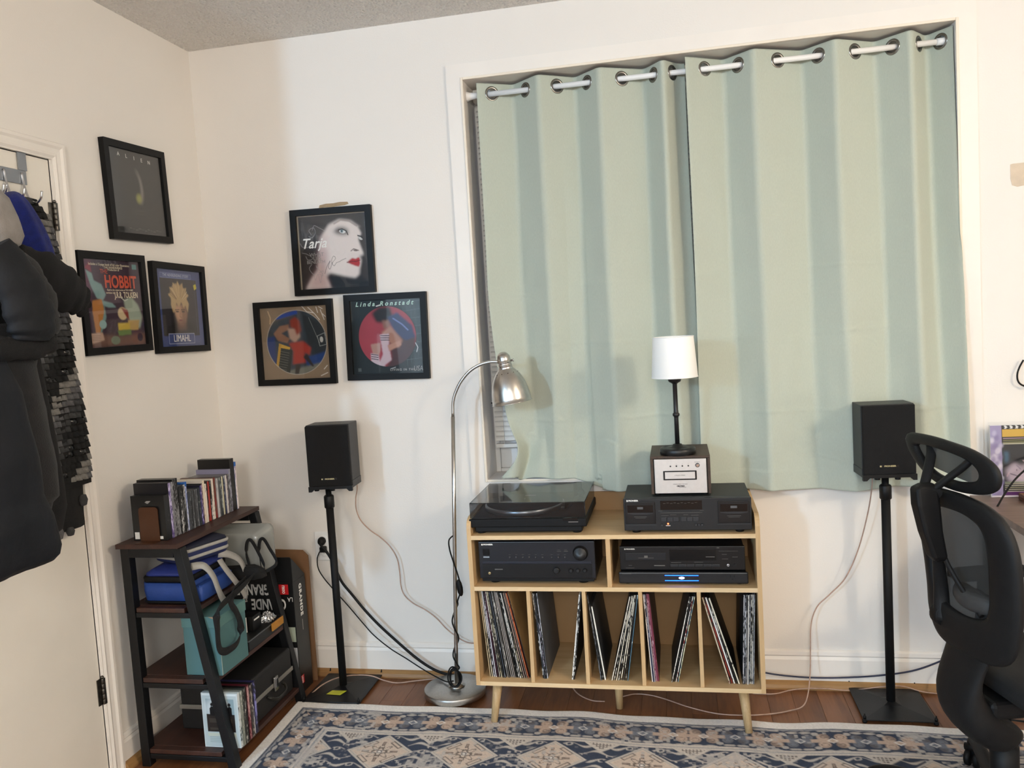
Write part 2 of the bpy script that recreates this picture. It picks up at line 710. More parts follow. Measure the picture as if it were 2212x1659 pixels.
# window: jambs, sash frame, glass
wn = sname('window_1', (2.09, .15, .85))
j = MB()
j.box((WX0 - .02, 0, WZ0 - .02), (WX0 + .001, .2, WZ1 + .02)).box((WX1 - .001, 0, WZ0 - .02), (WX1 + .02, .2, WZ1 + .02))
j.box((WX0 + .001, 0, WZ1 - .001), (WX1 - .001, .2, WZ1 + .02)).box((WX0 + .001, 0, WZ0 - .02), (WX1 - .001, .2, WZ0 + .001))
j.build('jamb', WHT, wn)
f = MB()
fy0, fy1 = .172, .2
f.box((WX0 + .001, fy0, WZ0 + .001), (WX0 + .022, fy1, WZ1 - .001)).box((WX1 - .022, fy0, WZ0 + .001), (WX1 - .001, fy1, WZ1 - .001))
f.box((WX0 + .022, fy0, WZ0 + .001), (WX1 - .022, fy1, WZ0 + .016)).box((WX0 + .022, fy0, WZ1 - .022), (WX1 - .022, fy1, WZ1 - .001))
f.build('window_frame', mat('vinyl', '#eceae6', .35, var=.02), wn, bevel=.003)
for a, c in ((WX0 + .0222, 2.072), (2.0722, WX1 - .0222)):
    s = MB()
    z0, z1 = WZ0 + .0162, WZ1 - .0222
    for lo, hi in (((a, .182, z0), (a + .075, .2, z1)), ((c - .075, .182, z0), (c, .2, z1)), ((a + .075, .182, z0), (c - .075, .2, z0 + .07)), ((a + .075, .182, z1 - .07), (c - .075, .2, z1))):
        s.box(lo, hi)
    so = s.build('sash', mat('vinyl', '#eceae6', .35, var=.02), wn, bevel=.003)
    MB().box((a + .07, .19, z0 + .065), (c - .07, .194, z1 - .065)).build('pane', glass('window_glass', (.85, .9, .95), .10), so)
MB().box((1.262, .174, .868), (1.285, .183, .876)).box((1.270, .166, .868), (1.276, .176, .888)).build('latch', mat('grey_metal', '#8d8f92', .4, metal=1), wn, bevel=.001)

# door in the left wall (six raised panels), casing, hinges
dr = sname('door_1', (0, -1.18, 0))
DW = mat('door_paint', '#ebe5da', .42, var=.02, bump=.05, bs=70)
sx0, sx1 = -.036, -.002
cols = [(-.97, -1.118), (-1.242, -1.39)]
rows = [(.20, .842), (1.02, 1.64), (1.76, 1.995)]
d = MB()
d.box((sx0, -.97, .006), (sx1, DY0 - .003, DZ - .003)).box((sx0, DY1 + .003, .006), (sx1, -1.39, DZ - .003)).box((sx0, -1.242, .006), (sx1, -1.118, DZ - .003))
zs = [.006] + [v for r in rows for v in r] + [DZ - .003]
for c0, c1 in cols:
    for k in range(0, len(zs), 2):
        d.box((sx0, c1, zs[k]), (sx1, c0, zs[k + 1]))
d.build('door_leaf', DW, dr)
for c0, c1 in cols:
    for z0, z1 in rows:
        p = MB()
        a = .012
        e = .036
        ring = lambda o, xx: [(xx, c1 + o, z0 + o), (xx, c0 - o, z0 + o), (xx, c0 - o, z1 - o), (xx, c1 + o, z1 - o)]
        p.loft([ring(0, -.002), ring(.010, -.011), ring(.016, -.011), ring(e, -.004)], sm=False)
        p.build('panel', DW, dr)
tc = sname('trim_4', (0, -.85, 0))
prof = [(0, 0), (.010, 0), (.010, .004), (.015, .012), (.011, .022), (.013, .036), (.018, .044), (.018, .054), (.012, .058), (0, .058)]
cs = MB()
n = len(prof)
# right leg, then head, swept with a mitre
path = [(DY0 + .002, 0, 1, 0), (DY0 + .002, DZ, 1, 1), (DY1 - .002, DZ, -1, 1), (DY1 - .002, 0, -1, 0)]
rings = []
for (py, pz, sy, szz) in path:
    rings.append([(px, py + sy * w, pz + szz * w) for px, w in prof])
cs.loft(rings, sm=False)
cs.build('casing', WHT, tc)
js = MB().box((-.12, DY0, 0), (-.001, DY0 + .012, DZ)).box((-.12, DY1 - .012, 0), (-.001, DY1, DZ)).box((-.12, DY1, DZ), (-.001, DY0, DZ + .012))
js.build('jamb', WHT, tc)
HNG = mat('nickel_hinge', '#6d6963', .35, metal=1, var=.2, vs=60)
for zc in (.315, 1.915):
    h = MB()
    h.box((-.001, DY0 - .022, zc - .045), (.002, DY0 - .002, zc + .045)).box((-.001, DY0 + .001, zc - .045), (.0115, DY0 + .006, zc + .045))
    for k in range(5):
        h.lathe([(.0055, 0), (.006, .001), (.006, .016), (.0055, .0172)], (.006, DY0 - .001, zc - .045 + k * .018), 12)
    h.lathe([(.004, 0), (.0065, .003), (.003, .009)], (.006, DY0 - .001, zc + .045), 12)
    h.build('hinge', HNG, dr)
# ================================================================== rug
def rug():
    x0, x1, y0, y1 = .415, 3.489, -.287, -2.6
    cx = (x0 + x1) / 2
    xs = np.concatenate([np.arange(x0, 3.1, .004), np.arange(3.1, x1 + .001, .012)])
    ya = np.arange(0, .66, .004)
    yb = np.arange(.66, y0 - y1, .016)
    ds = np.concatenate([ya, yb])
    X, D = np.meshgrid(xs, ds)
    n1 = np.zeros_like(X)
    navy, cream, beige, grey, white, brown = [np.array(lin(c)) for c in ('#454d5e', '#d5ccc2', '#cbb7a6', '#8f939b', '#f2ede7', '#5d5250')]
    img = np.empty(X.shape + (3,))
    img[:] = navy
    E_ = np.minimum(X - x0, x1 - X)          # distance from the side edges
    e = np.minimum(D, E_)
    side = (E_ < D)
    # mirrored running coordinate along each border
    t = np.where(side, D, np.abs(X - cx))

    def put(m, c, a=1.0):
        nonlocal img
        k = np.clip(m, 0, 1)[..., None] * a
        img = img * (1 - k) + c * k

    def edge(v, w=.003):
        return np.clip(.5 - v / w, 0, 1)
    # --- field: rows of cream cloud bands on navy
    fy = D - .215
    band = np.zeros_like(X)
    rowh = .046
    k = np.floor(fy / rowh)
    ly = (fy / rowh - k)
    ph = X / .105 + k * .5 + .15 * np.sin(k * 2.3)
    frac = ph - np.floor(ph)
    wave = .5 + .26 * np.sin(2 * PI * frac) * np.where(np.mod(k, 2) == 0, 1, -1)
    th = .035 + .125 * np.abs(np.sin(PI * frac + .5)) ** 3
    put(edge(np.abs(ly - wave) - th, .12), cream, .9)
    qh = np.hypot((frac - .70) * .105, (ly - wave - .16) * .046)
    put(edge(np.abs(qh - .010) - .0028, .002) * (ly > wave), cream, .85)
    # --- lozenges with a flower
    for row, yy in enumerate((.333, .633, .933, 1.233, 1.533, 1.833)):
        off = 0 if row % 2 == 0 else .1525
        cc = np.round((X - .578 - off) / .305)
        lx = X - .578 - off - cc * .305
        lyy = D - yy
        r = np.abs(lx) / .122 + np.abs(lyy) / .113
        put(edge(r - 1.10, .03), navy)
        put(edge(r - 1.0, .03), cream)
        put(edge(np.abs(r - .90) - .02, .03), brown, .35)
        put(edge(r - .84, .03), np.array(lin('#d8c6b6')))
        rad = np.hypot(lx, lyy)
        ang = np.arctan2(lyy, lx)
        pet = .036 + .012 * np.cos(8 * ang)
        put(edge(np.abs(rad - pet) - .0035, .003), brown, .8)
        put(edge(np.abs(rad - .020 - .006 * np.cos(4 * ang)) - .004, .003), brown, .85)
        put(edge(rad - .012, .003), white)
        put(edge(np.abs(rad - .008) - .0025, .002), brown, .9)
        for sx, sy in ((1, 0), (-1, 0), (0, 1), (0, -1)):
            u = lx * sx + lyy * sy
            w = np.abs(lx * sy) + np.abs(lyy * sx)
            put(((u > .038) & (u < .066) & (w < .006)).astype(float), brown, .7)
            put(((u > .042) & (u < .062) & (w < .003)).astype(float), np.array(lin('#a89488')))
        for sx, sy in ((1, 1), (1, -1), (-1, 1), (-1, -1)):
            u = (lx * sx - lyy * sy) * .7071
            w = (lx * sx + lyy * sy) * .7071
            bar = np.maximum(np.abs(u) - .026, np.abs(w - .066) - .007)
            put(edge(np.abs(bar) - .0022, .002), brown, .85)
    # --- half triangles hanging from the guard stripe
    cc = np.round((X - .742 + .0) / .305)
    lx = X - .742 - cc * .305
    dd = (D - .215)
    r = np.abs(lx) / .066 + dd / .062
    put(edge(r - 1.0, .04) * (dd > 0), cream)
    chk = ((np.floor((lx + dd) / .012) + np.floor((lx - dd) / .012)) % 2 == 0)
    put(edge(r - .72, .04) * (dd > 0) * chk, brown, .8)
    # --- border band between the outer line and the guard stripes
    bm = e < .208
    put(bm.astype(float), navy)
    v = e - .125
    pc = np.round((t - .052) / .2135)
    lu = t - .052 - pc * .2135
    lg = t - .052 - (np.floor((t - .052) / .2135) + .5) * .2135

    def motif(lu, col, rr, a):
        rad = np.hypot(lu, v)
        th = np.arctan2(v, lu)
        lob = np.zeros_like(rad)
        for sx in (1, -1):
            for sy in (1, -1):
                q = np.hypot(lu - sx * rr * .72, v - sy * rr * .60)
                lob = np.maximum(lob, edge(q - rr * .52, .005) * bm)
                put(edge(q - rr * .56, .006) * bm, brown * .8, .5 * a)
                put(edge(q - rr * .50, .005) * bm, col, a)
                sp = np.abs(q - rr * .28 + .006 * np.sin(th * 2 + q * 120))
                put(edge(sp - .002, .003) * bm, brown, .65 * a)
        put(edge(np.maximum(np.abs(lu) - rr * 1.75, np.abs(v) - .011), .004) * bm, col, a)
        dm = np.abs(lu) / .016 + np.abs(v) / .014
        put(edge(np.abs(dm - 1) - .22, .1) * bm, white, .8 * a)
    motif(lg, np.array(lin('#82868f')), .037, .9)
    motif(lu, np.array(lin('#c9b2a1')), .041, 1)
    # small leaves and scrolls filling the band
    for (du, dv, rx, ry) in ((.053, .045, .012, .010), (.053, -.045, .012, .010), (.085, .055, .02, .007), (.022, .064, .022, .006), (.022, -.064, .022, .006), (.085, -.055, .02, .007)):
        for sg in (1, -1):
            q = ((lu - sg * du) / rx) ** 2 + ((v - dv) / ry) ** 2
            put(edge(q - 1, .5) * bm, cream, .75)
    put(edge(np.abs(np.abs(v) - .073 - .004 * np.sin(t * 150)) - .004, .004) * bm, cream, .8)
    # guard stripes, outer lines, plain hem
    put(((e > .190) & (e < .218)).astype(float), cream)
    put(((e > .200) & (e < .207)).astype(float), grey, .8)
    put(((e < .046)).astype(float), white)
    put(((e > .044) & (e < .049)).astype(float), navy, .85)
    put(((e > .052) & (e < .060)).astype(float), grey, .7)
    # wear: patchy fading towards the light yarn
    g = rng.standard_normal((X.shape[0] // 3 + 2, X.shape[1] // 3 + 2))
    g = np.kron(g, np.ones((3, 3)))[:X.shape[0], :X.shape[1]]
    g2 = rng.standard_normal((X.shape[0] // 20 + 2, X.shape[1] // 20 + 2))
    g2 = np.kron(g2, np.ones((20, 20)))[:X.shape[0], :X.shape[1]]
    cv = Canvas(4, 4)
    g2 = cv.blur(g2, 9)
    w = np.clip((g + 2.2 * g2 - 1.25) * .8, 0, .8) * (e > .05)
    put(w, np.array(lin('#c3bdb8')))
    img *= (1 + .05 * rng.standard_normal(X.shape))[..., None]
    # shape: ripples along the back hem and a soft hump by the lamp
    edgey = y0 - .020 * np.clip((X - 1.3) / 1.0, 0, 1) + .006 * np.sin(X * 5.1 + .6) + .004 * np.sin(X * 13)
    Y = edgey - D * (1 - 0 * X)
    fade = np.exp(-D / .16)
    Z = .006 + fade * (.004 * np.sin(X * 11.0) ** 2 + .005 * np.exp(-((X - .86) / .10) ** 2))
    Xw = X + .006 * np.sin(Y * 6) * np.exp(-(X - x0) / .2)
    P = np.stack([Xw, Y, Z], -1)
    # skirt down to the floor so that the rug has thickness
    Pt = np.concatenate([P[:1] * np.array([1, 1, 0]) + np.array([0, .001, .0005]), P], 0)
    it = np.concatenate([img[:1] * .8, img], 0)
    Pl = np.concatenate([Pt[:, :1] * np.array([1, 1, 0]) + np.array([-.001, 0, .0005]), Pt], 1)
    il = np.concatenate([it[:, :1] * .8, it], 1)
    o = colour_grid('rug', Pl, il, print_mat('rug_pile', .9, .1), None, smooth=True)
    tag(o, 'distressed blue and cream patterned rug with diamond medallions on wooden floor', 'rug')


rug()
# ================================================================== six framed record sleeves
FRM = mat('black_frame', '#0a0a0a', .5, spec=.25, var=.15, bump=.05, bs=120)
PANE = glass('frame_glass', (.97, .97, .97), .022, .03)
MINT = mat('mint_print', '#bcd8c8', .6, var=.02)
ORNG = mat('orange_print', '#d2583a', .6, var=.02)
PALE = mat('pale_blue_print', '#b9c3e0', .6, var=.02)
GREYP = mat('grey_print', '#9b9894', .6, var=.02)
DARKP = mat('dark_print', '#1b1716', .6, var=.02)


def framed(label, wall, a, z, rot, cv, letters):
    S, bar, dep = .357, .0255, .021
    c, s = math.cos(rot), math.sin(rot)
    if wall == 'b':
        R_, N_, O_ = Vector((1, 0, 0)), Vector((0, -1, 0)), Vector((a, -.001, z))
    else:
        R_, N_, O_ = Vector((0, 1, 0)), Vector((1, 0, 0)), Vector((.001, a, z))
    Z_ = Vector((0, 0, 1))
    r = R_ * c + Z_ * s
    u = R_ * -s + Z_ * c
    t = thing('picture_frame', label, 'picture frame', tuple(O_), 'black framed record sleeves on the walls')
    M = Matrix(((r.x, u.x, N_.x, O_.x), (r.y, u.y, N_.y, O_.y), (r.z, u.z, N_.z, O_.z), (0, 0, 0, 1)))
    h, i = S / 2, S / 2 - bar
    fb = MB()
    for q in ([(-h, -h), (h, -h), (i, -i), (-i, -i)], [(h, -h), (h, h), (i, i), (i, -i)], [(h, h), (-h, h), (-i, i), (i, i)], [(-h, h), (-h, -h), (-i, -i), (-i, i)]):
        fb.prism(q, 0, dep, 'xy', T=M)
    fb.build('frame_bar', FRM, t, bevel=.002)
    MB().box((-i - .004, -i - .004, .001), (i + .004, i + .004, .007), T=M).build('backing_board', mat('tan_board', '#8d7a64', .8), t)
    pr = cv.build('print', M @ Vector((-i, i, .0085)), M.to_3x3() @ Vector((2 * i, 0, 0)), M.to_3x3() @ Vector((0, -2 * i, 0)), PRINT, t)
    MB().box((-i - .002, -i - .002, .0135), (i + .002, i + .002, .0150), T=M).build('pane', PANE, t)
    for (tx, uu_, vv_, size, m, kw) in letters:
        text(tx, M @ Vector((-i + 2 * i * uu_, i - 2 * i * vv_, .0092)), size, m, pr, r, u, **kw)


NP = 170
# --- dark poster sleeve with a pale crescent (plain stand-in for the artwork)
c = Canvas(NP, NP, '#3c3c3a')
c.noise(.04, 8)
c.ell(.53, .42, .085, .19, '#8d8983', .95, -.12, .25)
c.ell(.48, .40, .085, .19, '#3c3c3a', 1, -.12, .25)
c.ell(.52, .56, .05, .055, '#a9ab5c', .9, .5, .5)
for k in range(5):
    c.rect(.40, .70 + k * .014, .60, .705 + k * .014, '#57564f', .7)
for k in range(14):
    c.rect(.10 + .058 * k, .925 + .01 * (k % 3), .145 + .058 * k, .935 + .01 * (k % 3), '#777570', .6)
c.rect(.1, .88, .25, .97, '#2e2b29', .8)
framed('black frame with dark grey sleeve lettered ALIEN, highest of three on left wall', 'l', -.4445, 2.0499, .0297, c,
       [(ch, .21 + .145 * k, .065 + .006 * k, .020, PAPER, {}) for k, ch in enumerate('ALIEN')])

# --- purple sleeve with orange title; the drawn figures are plain colour shapes
c = Canvas(NP, NP, '#43303f')
c.noise(.06, 10)
c.poly([(0, 0), (.16, 0), (.10, .5), (0, .6)], '#6b3050', .7, 3)
c.poly([(.0, .9), (.25, .86), (.6, .88), (1, .86), (1, 1), (0, 1)], '#7d5b4c', .9, 3)
c.poly([(.06, .12), (.16, .16), (.18, .24), (.30, .28), (.36, .40), (.30, .47), (.20, .44), (.12, .30)], '#86a9a9', 1, 1)
c.poly([(.26, .46), (.46, .50), (.52, .55), (.40, .55), (.28, .52)], '#86a9a9', 1, 1)
c.poly([(.12, .47), (.28, .45), (.31, .60), (.20, .84), (.13, .84), (.11, .6)], '#bf7f3a', 1, 1)
c.poly([(.31, .5), (.33, .66), (.22, .84), (.20, .84), (.30, .6)], '#7fa3a0', 1, 1)
c.poly([(.05, .1), (.14, .03), (.16, .15)], '#a03a4a', .8, 1)
c.poly([(.66, .46), (.80, .42), (.92, .52), (.98, .66), (.92, .80), (.76, .78), (.68, .6)], '#a7b4a2', 1, 2)
c.poly([(.70, .70), (.92, .70), (.88, .82), (.72, .82)], '#c0a05f', 1, 1)
c.ell(.62, .62, .085, .075, '#d9c49b', 1, 0)
c.poly([(.60, .55), (.72, .58), (.73, .70), (.68, .66)], '#8d3226', 1, 1)
c.poly([(.52, .73), (.73, .73), (.73, .82), (.52, .82)], '#cdb23f', 1, 1)
c.poly([(.50, .82), (.74, .81), (.74, .87), (.52, .88)], '#6f8a4a', 1, 1)
c.poly([(.0, .84), (.24, .83), (.26, .92), (.02, .96)], '#c7a793', 1, 1)
c.ell(.26, .74, .06, .05, '#9fc0c0', 1)
c.ell(.90, .91, .05, .05, '#2c2238', 1)
c.ell(.45, .93, .08, .05, '#7c8c76', .9)
for k in range(4):
    c.rect(.03, .86 + k * .018, .2, .866 + k * .018, '#7a5c52', .7)
c.line([(.60, .42), (.68, .47), (.74, .45)], .008, '#dfe0d2')
c.rect(.875, .03, .955, .09, '#6fa3a0', .9)
B = dict(bold=.0006)
framed('black frame with purple sleeve and large orange title, on left wall beside the coats', 'l', -.6321, 1.6358, .0119, c, [
    ('Includes a 12-page book of full color illustrations', .47, .055, .0125, CREAMP, dict(sx=.88)),
    ('THE RANKIN/BASS', .53, .088, .012, CREAMP, {}), ('Production of', .53, .112, .011, CREAMP, {}),
    ('THE', .36, .135, .022, ORNG, {}), ('HOBBIT', .64, .255, .062, ORNG, dict(sx=.80, bold=.0018)),
    ('Based on the original version of THE HOBBIT', .62, .345, .0095, CREAMP, dict(sx=.8)), ('written by', .44, .378, .011, CREAMP, {}),
    ('J.R.R. TOLKIEN', .72, .405, .030, CREAMP, dict(sx=.66, bold=.0006))])

# --- blue bordered sleeve with a portrait of a blond man
c = Canvas(NP, NP, '#3b4c86')
c.noise(.05, 10)
c.rect(.10, .115, .90, .86, '#2a2522', .95)
c.poly([(.12, .86), (.2, .74), (.42, .66), (.66, .66), (.84, .74), (.88, .86)], '#1b1817', 1, 2)
c.poly([(.36, .46), (.62, .46), (.64, .58), (.60, .68), (.50, .735), (.42, .69), (.37, .58)], '#c99e7c', 1, 3)
c.poly([(.52, .46), (.64, .46), (.65, .58), (.61, .68), (.51, .73)], '#6d4a38', .65, 4)
c.poly([(.40, .66), (.60, .66), (.62, .78), (.42, .80)], '#7a5443', .8, 4)
hair = [(.30, .47)]
for k in range(15):
    an = PI * (1.02 - k / 14 * 1.04)
    rad = .25 if k % 2 else .185
    hair.append((.48 + rad * math.cos(an) * .95, .36 - rad * math.sin(an) * .88))
hair += [(.70, .44), (.66, .56), (.62, .46), (.57, .50), (.53, .42), (.47, .49), (.42, .43), (.38, .54), (.33, .56)]
c.poly(hair, '#c4a778', 1, 1)
for k in range(26):
    an = PI * random.uniform(.02, .98)
    c.line([(.49 + .07 * math.cos(an), .40 - .05 * math.sin(an)), (.48 + .21 * math.cos(an), .36 - .19 * math.sin(an))], .006, random.choice(['#e0cba0', '#8f7450', '#d8bd8c']), .8)
for ex in (.425, .555):
    c.ell(ex, .545, .035, .011, '#3a2a24', .9)
    c.line([(ex - .045, .522), (ex + .045, .518)], .008, '#4a352b', .9)
c.line([(.49, .54), (.475, .61), (.50, .62)], .007, '#7a5440', .8)
c.ell(.49, .66, .045, .013, '#8c5148', .95)
c.line([(.86, .12), (.86, .84)], .003, '#6d76a0')
c.poly([(.835, .185), (.895, .165), (.91, .225), (.85, .25)], '#d8cb3a', 1, 0)
c.rect(.11, .045, .79, .105, '#4a5b95', .9)
c.line([(.11, .045), (.79, .045), (.79, .105), (.11, .105), (.11, .045)], .004, '#8e9acb')
c.rect(.20, .835, .77, .965, '#3d4c84', 1)
c.line([(.20, .835), (.77, .835), (.77, .965), (.20, .965), (.20, .835)], .006, '#b8c0dc')
framed('black frame with blue sleeve of spiky blond man, on left wall nearest the corner', 'l', -.2362, 1.6203, -.0117, c, [
    ('THE NEVERENDING STORY', .45, .076, .0165, PALE, dict(sx=.86)), ('LIMAHL', .485, .90, .040, PAPER, dict(sx=.86))])

# --- portrait of a dark-hatted woman with red lips (generic)
c = Canvas(NP, NP, '#2d2826')
c.noise(.04, 9)
c.poly([(0, 0), (1, 0), (1, .22), (.95, .23), (.80, .12), (.62, .07), (.46, .12), (.38, .20), (.34, .34), (.10, .30), (0, .34)], '#3a3634', 1, 3)
c.poly([(0, .0), (.34, .0), (.36, .2), (.2, .55), (.12, 1), (0, 1)], '#383230', .8, 6)
c.poly([(.40, .22), (.46, .14), (.62, .08), (.78, .11), (.92, .22), (.94, .28), (.88, .36), (.905, .44), (.945, .56), (.90, .59), (.875, .585), (.90, .65),
        (.885, .72), (.87, .76), (.86, .84), (.80, .885), (.66, .86), (.46, .80), (.38, .84), (.45, 1), (.07, 1), (.16, .86), (.26, .74), (.30, .5), (.33, .32)], '#e9ded8', 1, 3)
c.poly([(.30, .45), (.42, .5), (.38, .84), (.46, 1), (.08, 1), (.16, .86), (.26, .72)], '#b58e92', .6, 8)
c.poly([(.33, .3), (.42, .24), (.40, .5), (.30, .6)], '#caa7a4', .55, 7)
c.poly([(.40, .80), (.60, .85), (.80, .90), (.90, .84), (1, .92), (1, 1), (.46, 1)], '#151212', 1, 4)
c.poly([(.88, .20), (1, .2), (1, .95), (.90, .86), (.90, .74), (.93, .64), (.95, .58), (.91, .46), (.88, .36), (.93, .30)], '#332b28', .95, 2)
c.line([(.54, .135), (.64, .09), (.76, .115), (.86, .185)], .016, '#8d7a74', .55)
c.poly([(.52, .24), (.58, .19), (.66, .185), (.74, .225), (.735, .29), (.64, .295), (.57, .275)], '#2b2222', .85, 4)
c.ell(.655, .245, .045, .026, '#e6e6e4', 1, .2)
c.ell(.645, .240, .021, .024, '#7d96a0', 1)
c.ell(.645, .240, .009, .010, '#161616', 1)
c.line([(.60, .222), (.65, .212), (.71, .245), (.73, .295)], .010, '#120e0e')
c.ell(.91, .355, .030, .020, '#d9d9d6', .9, .5)
c.line([(.87, .315), (.91, .33), (.94, .36)], .012, '#1a1515')
c.line([(.76, .515), (.80, .488), (.87, .515)], .010, '#5c4640', .8)
c.ell(.825, .512, .032, .012, '#4a3430', .8, .2)
c.poly([(.69, .665), (.77, .61), (.82, .625), (.86, .605), (.88, .62), (.88, .69), (.86, .735), (.80, .715), (.745, .69)], '#b52a2c', 1, 1)
c.line([(.69, .665), (.77, .655), (.82, .66), (.885, .645)], .006, '#4a0f12')
for pts in ([(.20, .26), (.17, .20), (.24, .17), (.26, .24), (.21, .30), (.16, .28)], [(.22, .2), (.25, .14), (.31, .17), (.40, .22)], [(.03, .37), (.06, .42), (.14, .43), (.2, .38)],
            [(.05, .50), (.12, .52), (.2, .58), (.13, .60), (.10, .55)], [(.18, .66), (.14, .72), (.2, .80), (.26, .74), (.24, .68)], [(.24, .7), (.30, .76), (.33, .82), (.28, .80)],
            [(.2, .80), (.22, .88), (.26, .80), (.29, .92), (.31, .83)], [(.28, .78), (.34, .76), (.31, .84)]):
    pp = [tuple(q) for q in [(v.x, v.y) for v in spline([(x, y, 0) for x, y in pts], 6)]]
    c.line(pp, .005, '#a9a4a4', .75)
sg = [(v.x, v.y) for v in spline([(.36, .80, 0), (.40, .70, 0), (.45, .63, 0), (.42, .70, 0), (.44, .74, 0), (.48, .66, 0), (.53, .60, 0), (.50, .57, 0), (.47, .64, 0), (.50, .70, 0), (.54, .66, 0), (.58, .65, 0), (.62, .63, 0), (.68, .61, 0)], 8)]
c.line(sg, .004, '#2a2324', .9)
c.rect(0, 0, .018, 1, '#9c8f7c', 1)
c.rect(0, 0, 1, .016, '#8f8372', 1)
framed('black frame with pale woman with red lips, top of three left of the window', 'b', .5877, 1.8233, -.0108, c, [
    ('Tarja', .225, .385, .058, PAPER, dict(shear=.35, bold=.0008, sx=.95)), ('WHAT', .26, .535, .021, GREYP, {}), ('LIES', .265, .585, .021, GREYP, {}), ('BENEATH', .245, .635, .019, GREYP, {})])

# --- tan board with a picture disc
c = Canvas(NP, NP, '#8f7c66')
c.noise(.04, 12)
D = Canvas(NP, NP, '#39434d')
D.noise(.08, 9)
D.poly([(.0, 0), (.6, 0), (.5, .12), (.2, .2), (0, .45)], '#5d5650', 1, 2)
D.poly([(.22, .12), (.55, .05), (.56, .10), (.24, .17)], '#26489a', 1, 1)
D.poly([(.0, .42), (.2, .4), (.2, .9), (.0, .9)], '#2d3f74', 1, 2)
D.poly([(.62, .1), (1, .3), (1, .85), (.8, .9), (.68, .5)], '#2c3338', 1, 2)
D.poly([(.62, .72), (1, .62), (1, .78), (.66, .84)], '#24407a', 1, 2)
D.poly([(.2, .92), (.5, .86), (1, .76), (1, 1), (.2, 1)], '#77786f', 1, 2)
D.poly([(.56, .96), (.85, .84), (.95, .84), (.7, .97)], '#23262a', .9, 2)
D.line([(.72, .16), (.86, .52)], .004, '#8f9492')
D.line([(.83, .42), (.94, .38), (.96, .54), (.86, .56), (.83, .42)], .005, '#a5aaa8')
D.ell(.89, .47, .025, .04, '#c8c8c4', .9)
D.poly([(.18, .36), (.28, .26), (.42, .24), (.42, .31), (.30, .36), (.42, .44), (.38, .50), (.24, .46)], '#8f6a55', 1, 1)
D.poly([(.40, .30), (.55, .30), (.58, .42), (.50, .50), (.42, .44)], '#b79a8a', 1, 2)
D.poly([(.44, .18), (.52, .14), (.58, .20), (.60, .34), (.53, .40), (.50, .30), (.44, .28)], '#8c3a2c', 1, 2)
D.poly([(.40, .50), (.62, .48), (.73, .58), (.70, .68), (.62, .64), (.64, .78), (.44, .80), (.46, .62)], '#a23a30', 1, 2)
D.poly([(.66, .66), (.76, .84), (.73, .84), (.60, .70)], '#333030', 1, 1)
D.poly([(.48, .80), (.56, .80), (.52, .94), (.46, .94)], '#3a3432', 1, 1)
D.poly([(.26, .50), (.42, .56), (.40, .62), (.24, .56)], '#c9a13e', 1, 0)
D.poly([(.27, .56), (.45, .60), (.38, .97), (.19, .90)], '#2b3030', 1, 0)
D.poly([(.255, .50), (.29, .51), (.22, .85), (.185, .83)], '#b78f36', 1, 0)
for k in range(9):
    D.line([(.275 - .008 * k, .61 + .034 * k), (.40 - .008 * k, .64 + .034 * k)], .0035, '#8f9488', .7)
e = np.sqrt(c.ellm(.52, .495, .445, .445))
m = (e < 1).astype(float)[..., None]
c.img = c.img * (1 - m) + D.img * m
c.put(np.clip(1 - np.abs(e - 1) / .018, 0, 1), '#cfc9bf', .7)
c.line([(.12, .05), (.15, .14), (.14, .22)], .012, '#d8b890', .7)
for pts in ([(.63, .0), (.70, .08), (.80, .10)], [(.72, .02), (.82, .12), (.88, .2)], [(.84, .02), (.86, .1)], [(.9, .06), (.95, .2)], [(.88, .02), (.93, .05)], [(.9, .88), (.95, .83)], [(.85, .97), (.95, .93)], [(.93, .12), (.97, .16)]):
    c.line(pts, .007, '#efece6', .85)  # white streaks: shine of the plastic wrap, painted into the print
framed('black frame with picture disc on tan board, left of the window', 'b', .387, 1.4516, -.0094, c, [
    ('NEW TITLES', .335, .545, .016, ORNG, dict(shear=0, sx=.7))] if False else [])

# --- dark sleeve with a round red picture disc
c = Canvas(NP, NP, '#1e2526')
c.noise(.06, 8)
c.poly([(.66, 0), (1, 0), (1, .95), (.84, 1), (.9, .4)], '#4a5456', .75, 6)
for k in range(8):
    c.line([(.72, .06 + .11 * k), (.99, .03 + .11 * k)], .004, '#687274', .6)
for k in range(5):
    c.line([(.74 + .055 * k, .02), (.78 + .055 * k, .98)], .003, '#5d6769', .5)
D = Canvas(NP, NP, '#a03a45')
D.noise(.04, 14)
D.poly([(.52, .4), (.9, .5), (.9, 1), (.4, 1), (.55, .8)], '#3a3233', .9, 3)
D.poly([(.30, .18), (.40, .10), (.56, .10), (.60, .24), (.50, .32), (.36, .30)], '#241f20', 1, 3)
D.poly([(.44, .28), (.56, .28), (.56, .38), (.46, .40)], '#8d6354', 1, 2)
D.poly([(.52, .24), (.66, .18), (.86, .36), (.90, .52), (.76, .56), (.60, .44)], '#33395f', 1, 2)
D.line([(.6, .26), (.72, .34), (.8, .42)], .014, '#7f8ac8', .7)
D.poly([(.42, .44), (.56, .36), (.72, .56), (.66, .66), (.56, .60), (.50, .56)], '#a87763', 1, 2)
D.poly([(.40, .47), (.53, .46), (.52, .62), (.55, .82), (.40, .92), (.36, .88), (.43, .74)], '#c9b4bb', 1, 1)
D.poly([(.26, .60), (.40, .58), (.40, .68), (.36, .78), (.30, .80)], '#b0877a', 1, 1)
D.poly([(.26, .72), (.36, .74), (.38, .84), (.46, .90), (.32, .92), (.26, .84)], '#c9b4bb', 1, 1)
D.poly([(.50, .62), (.68, .56), (.70, .62), (.52, .70)], '#b98a76', 1, 1)
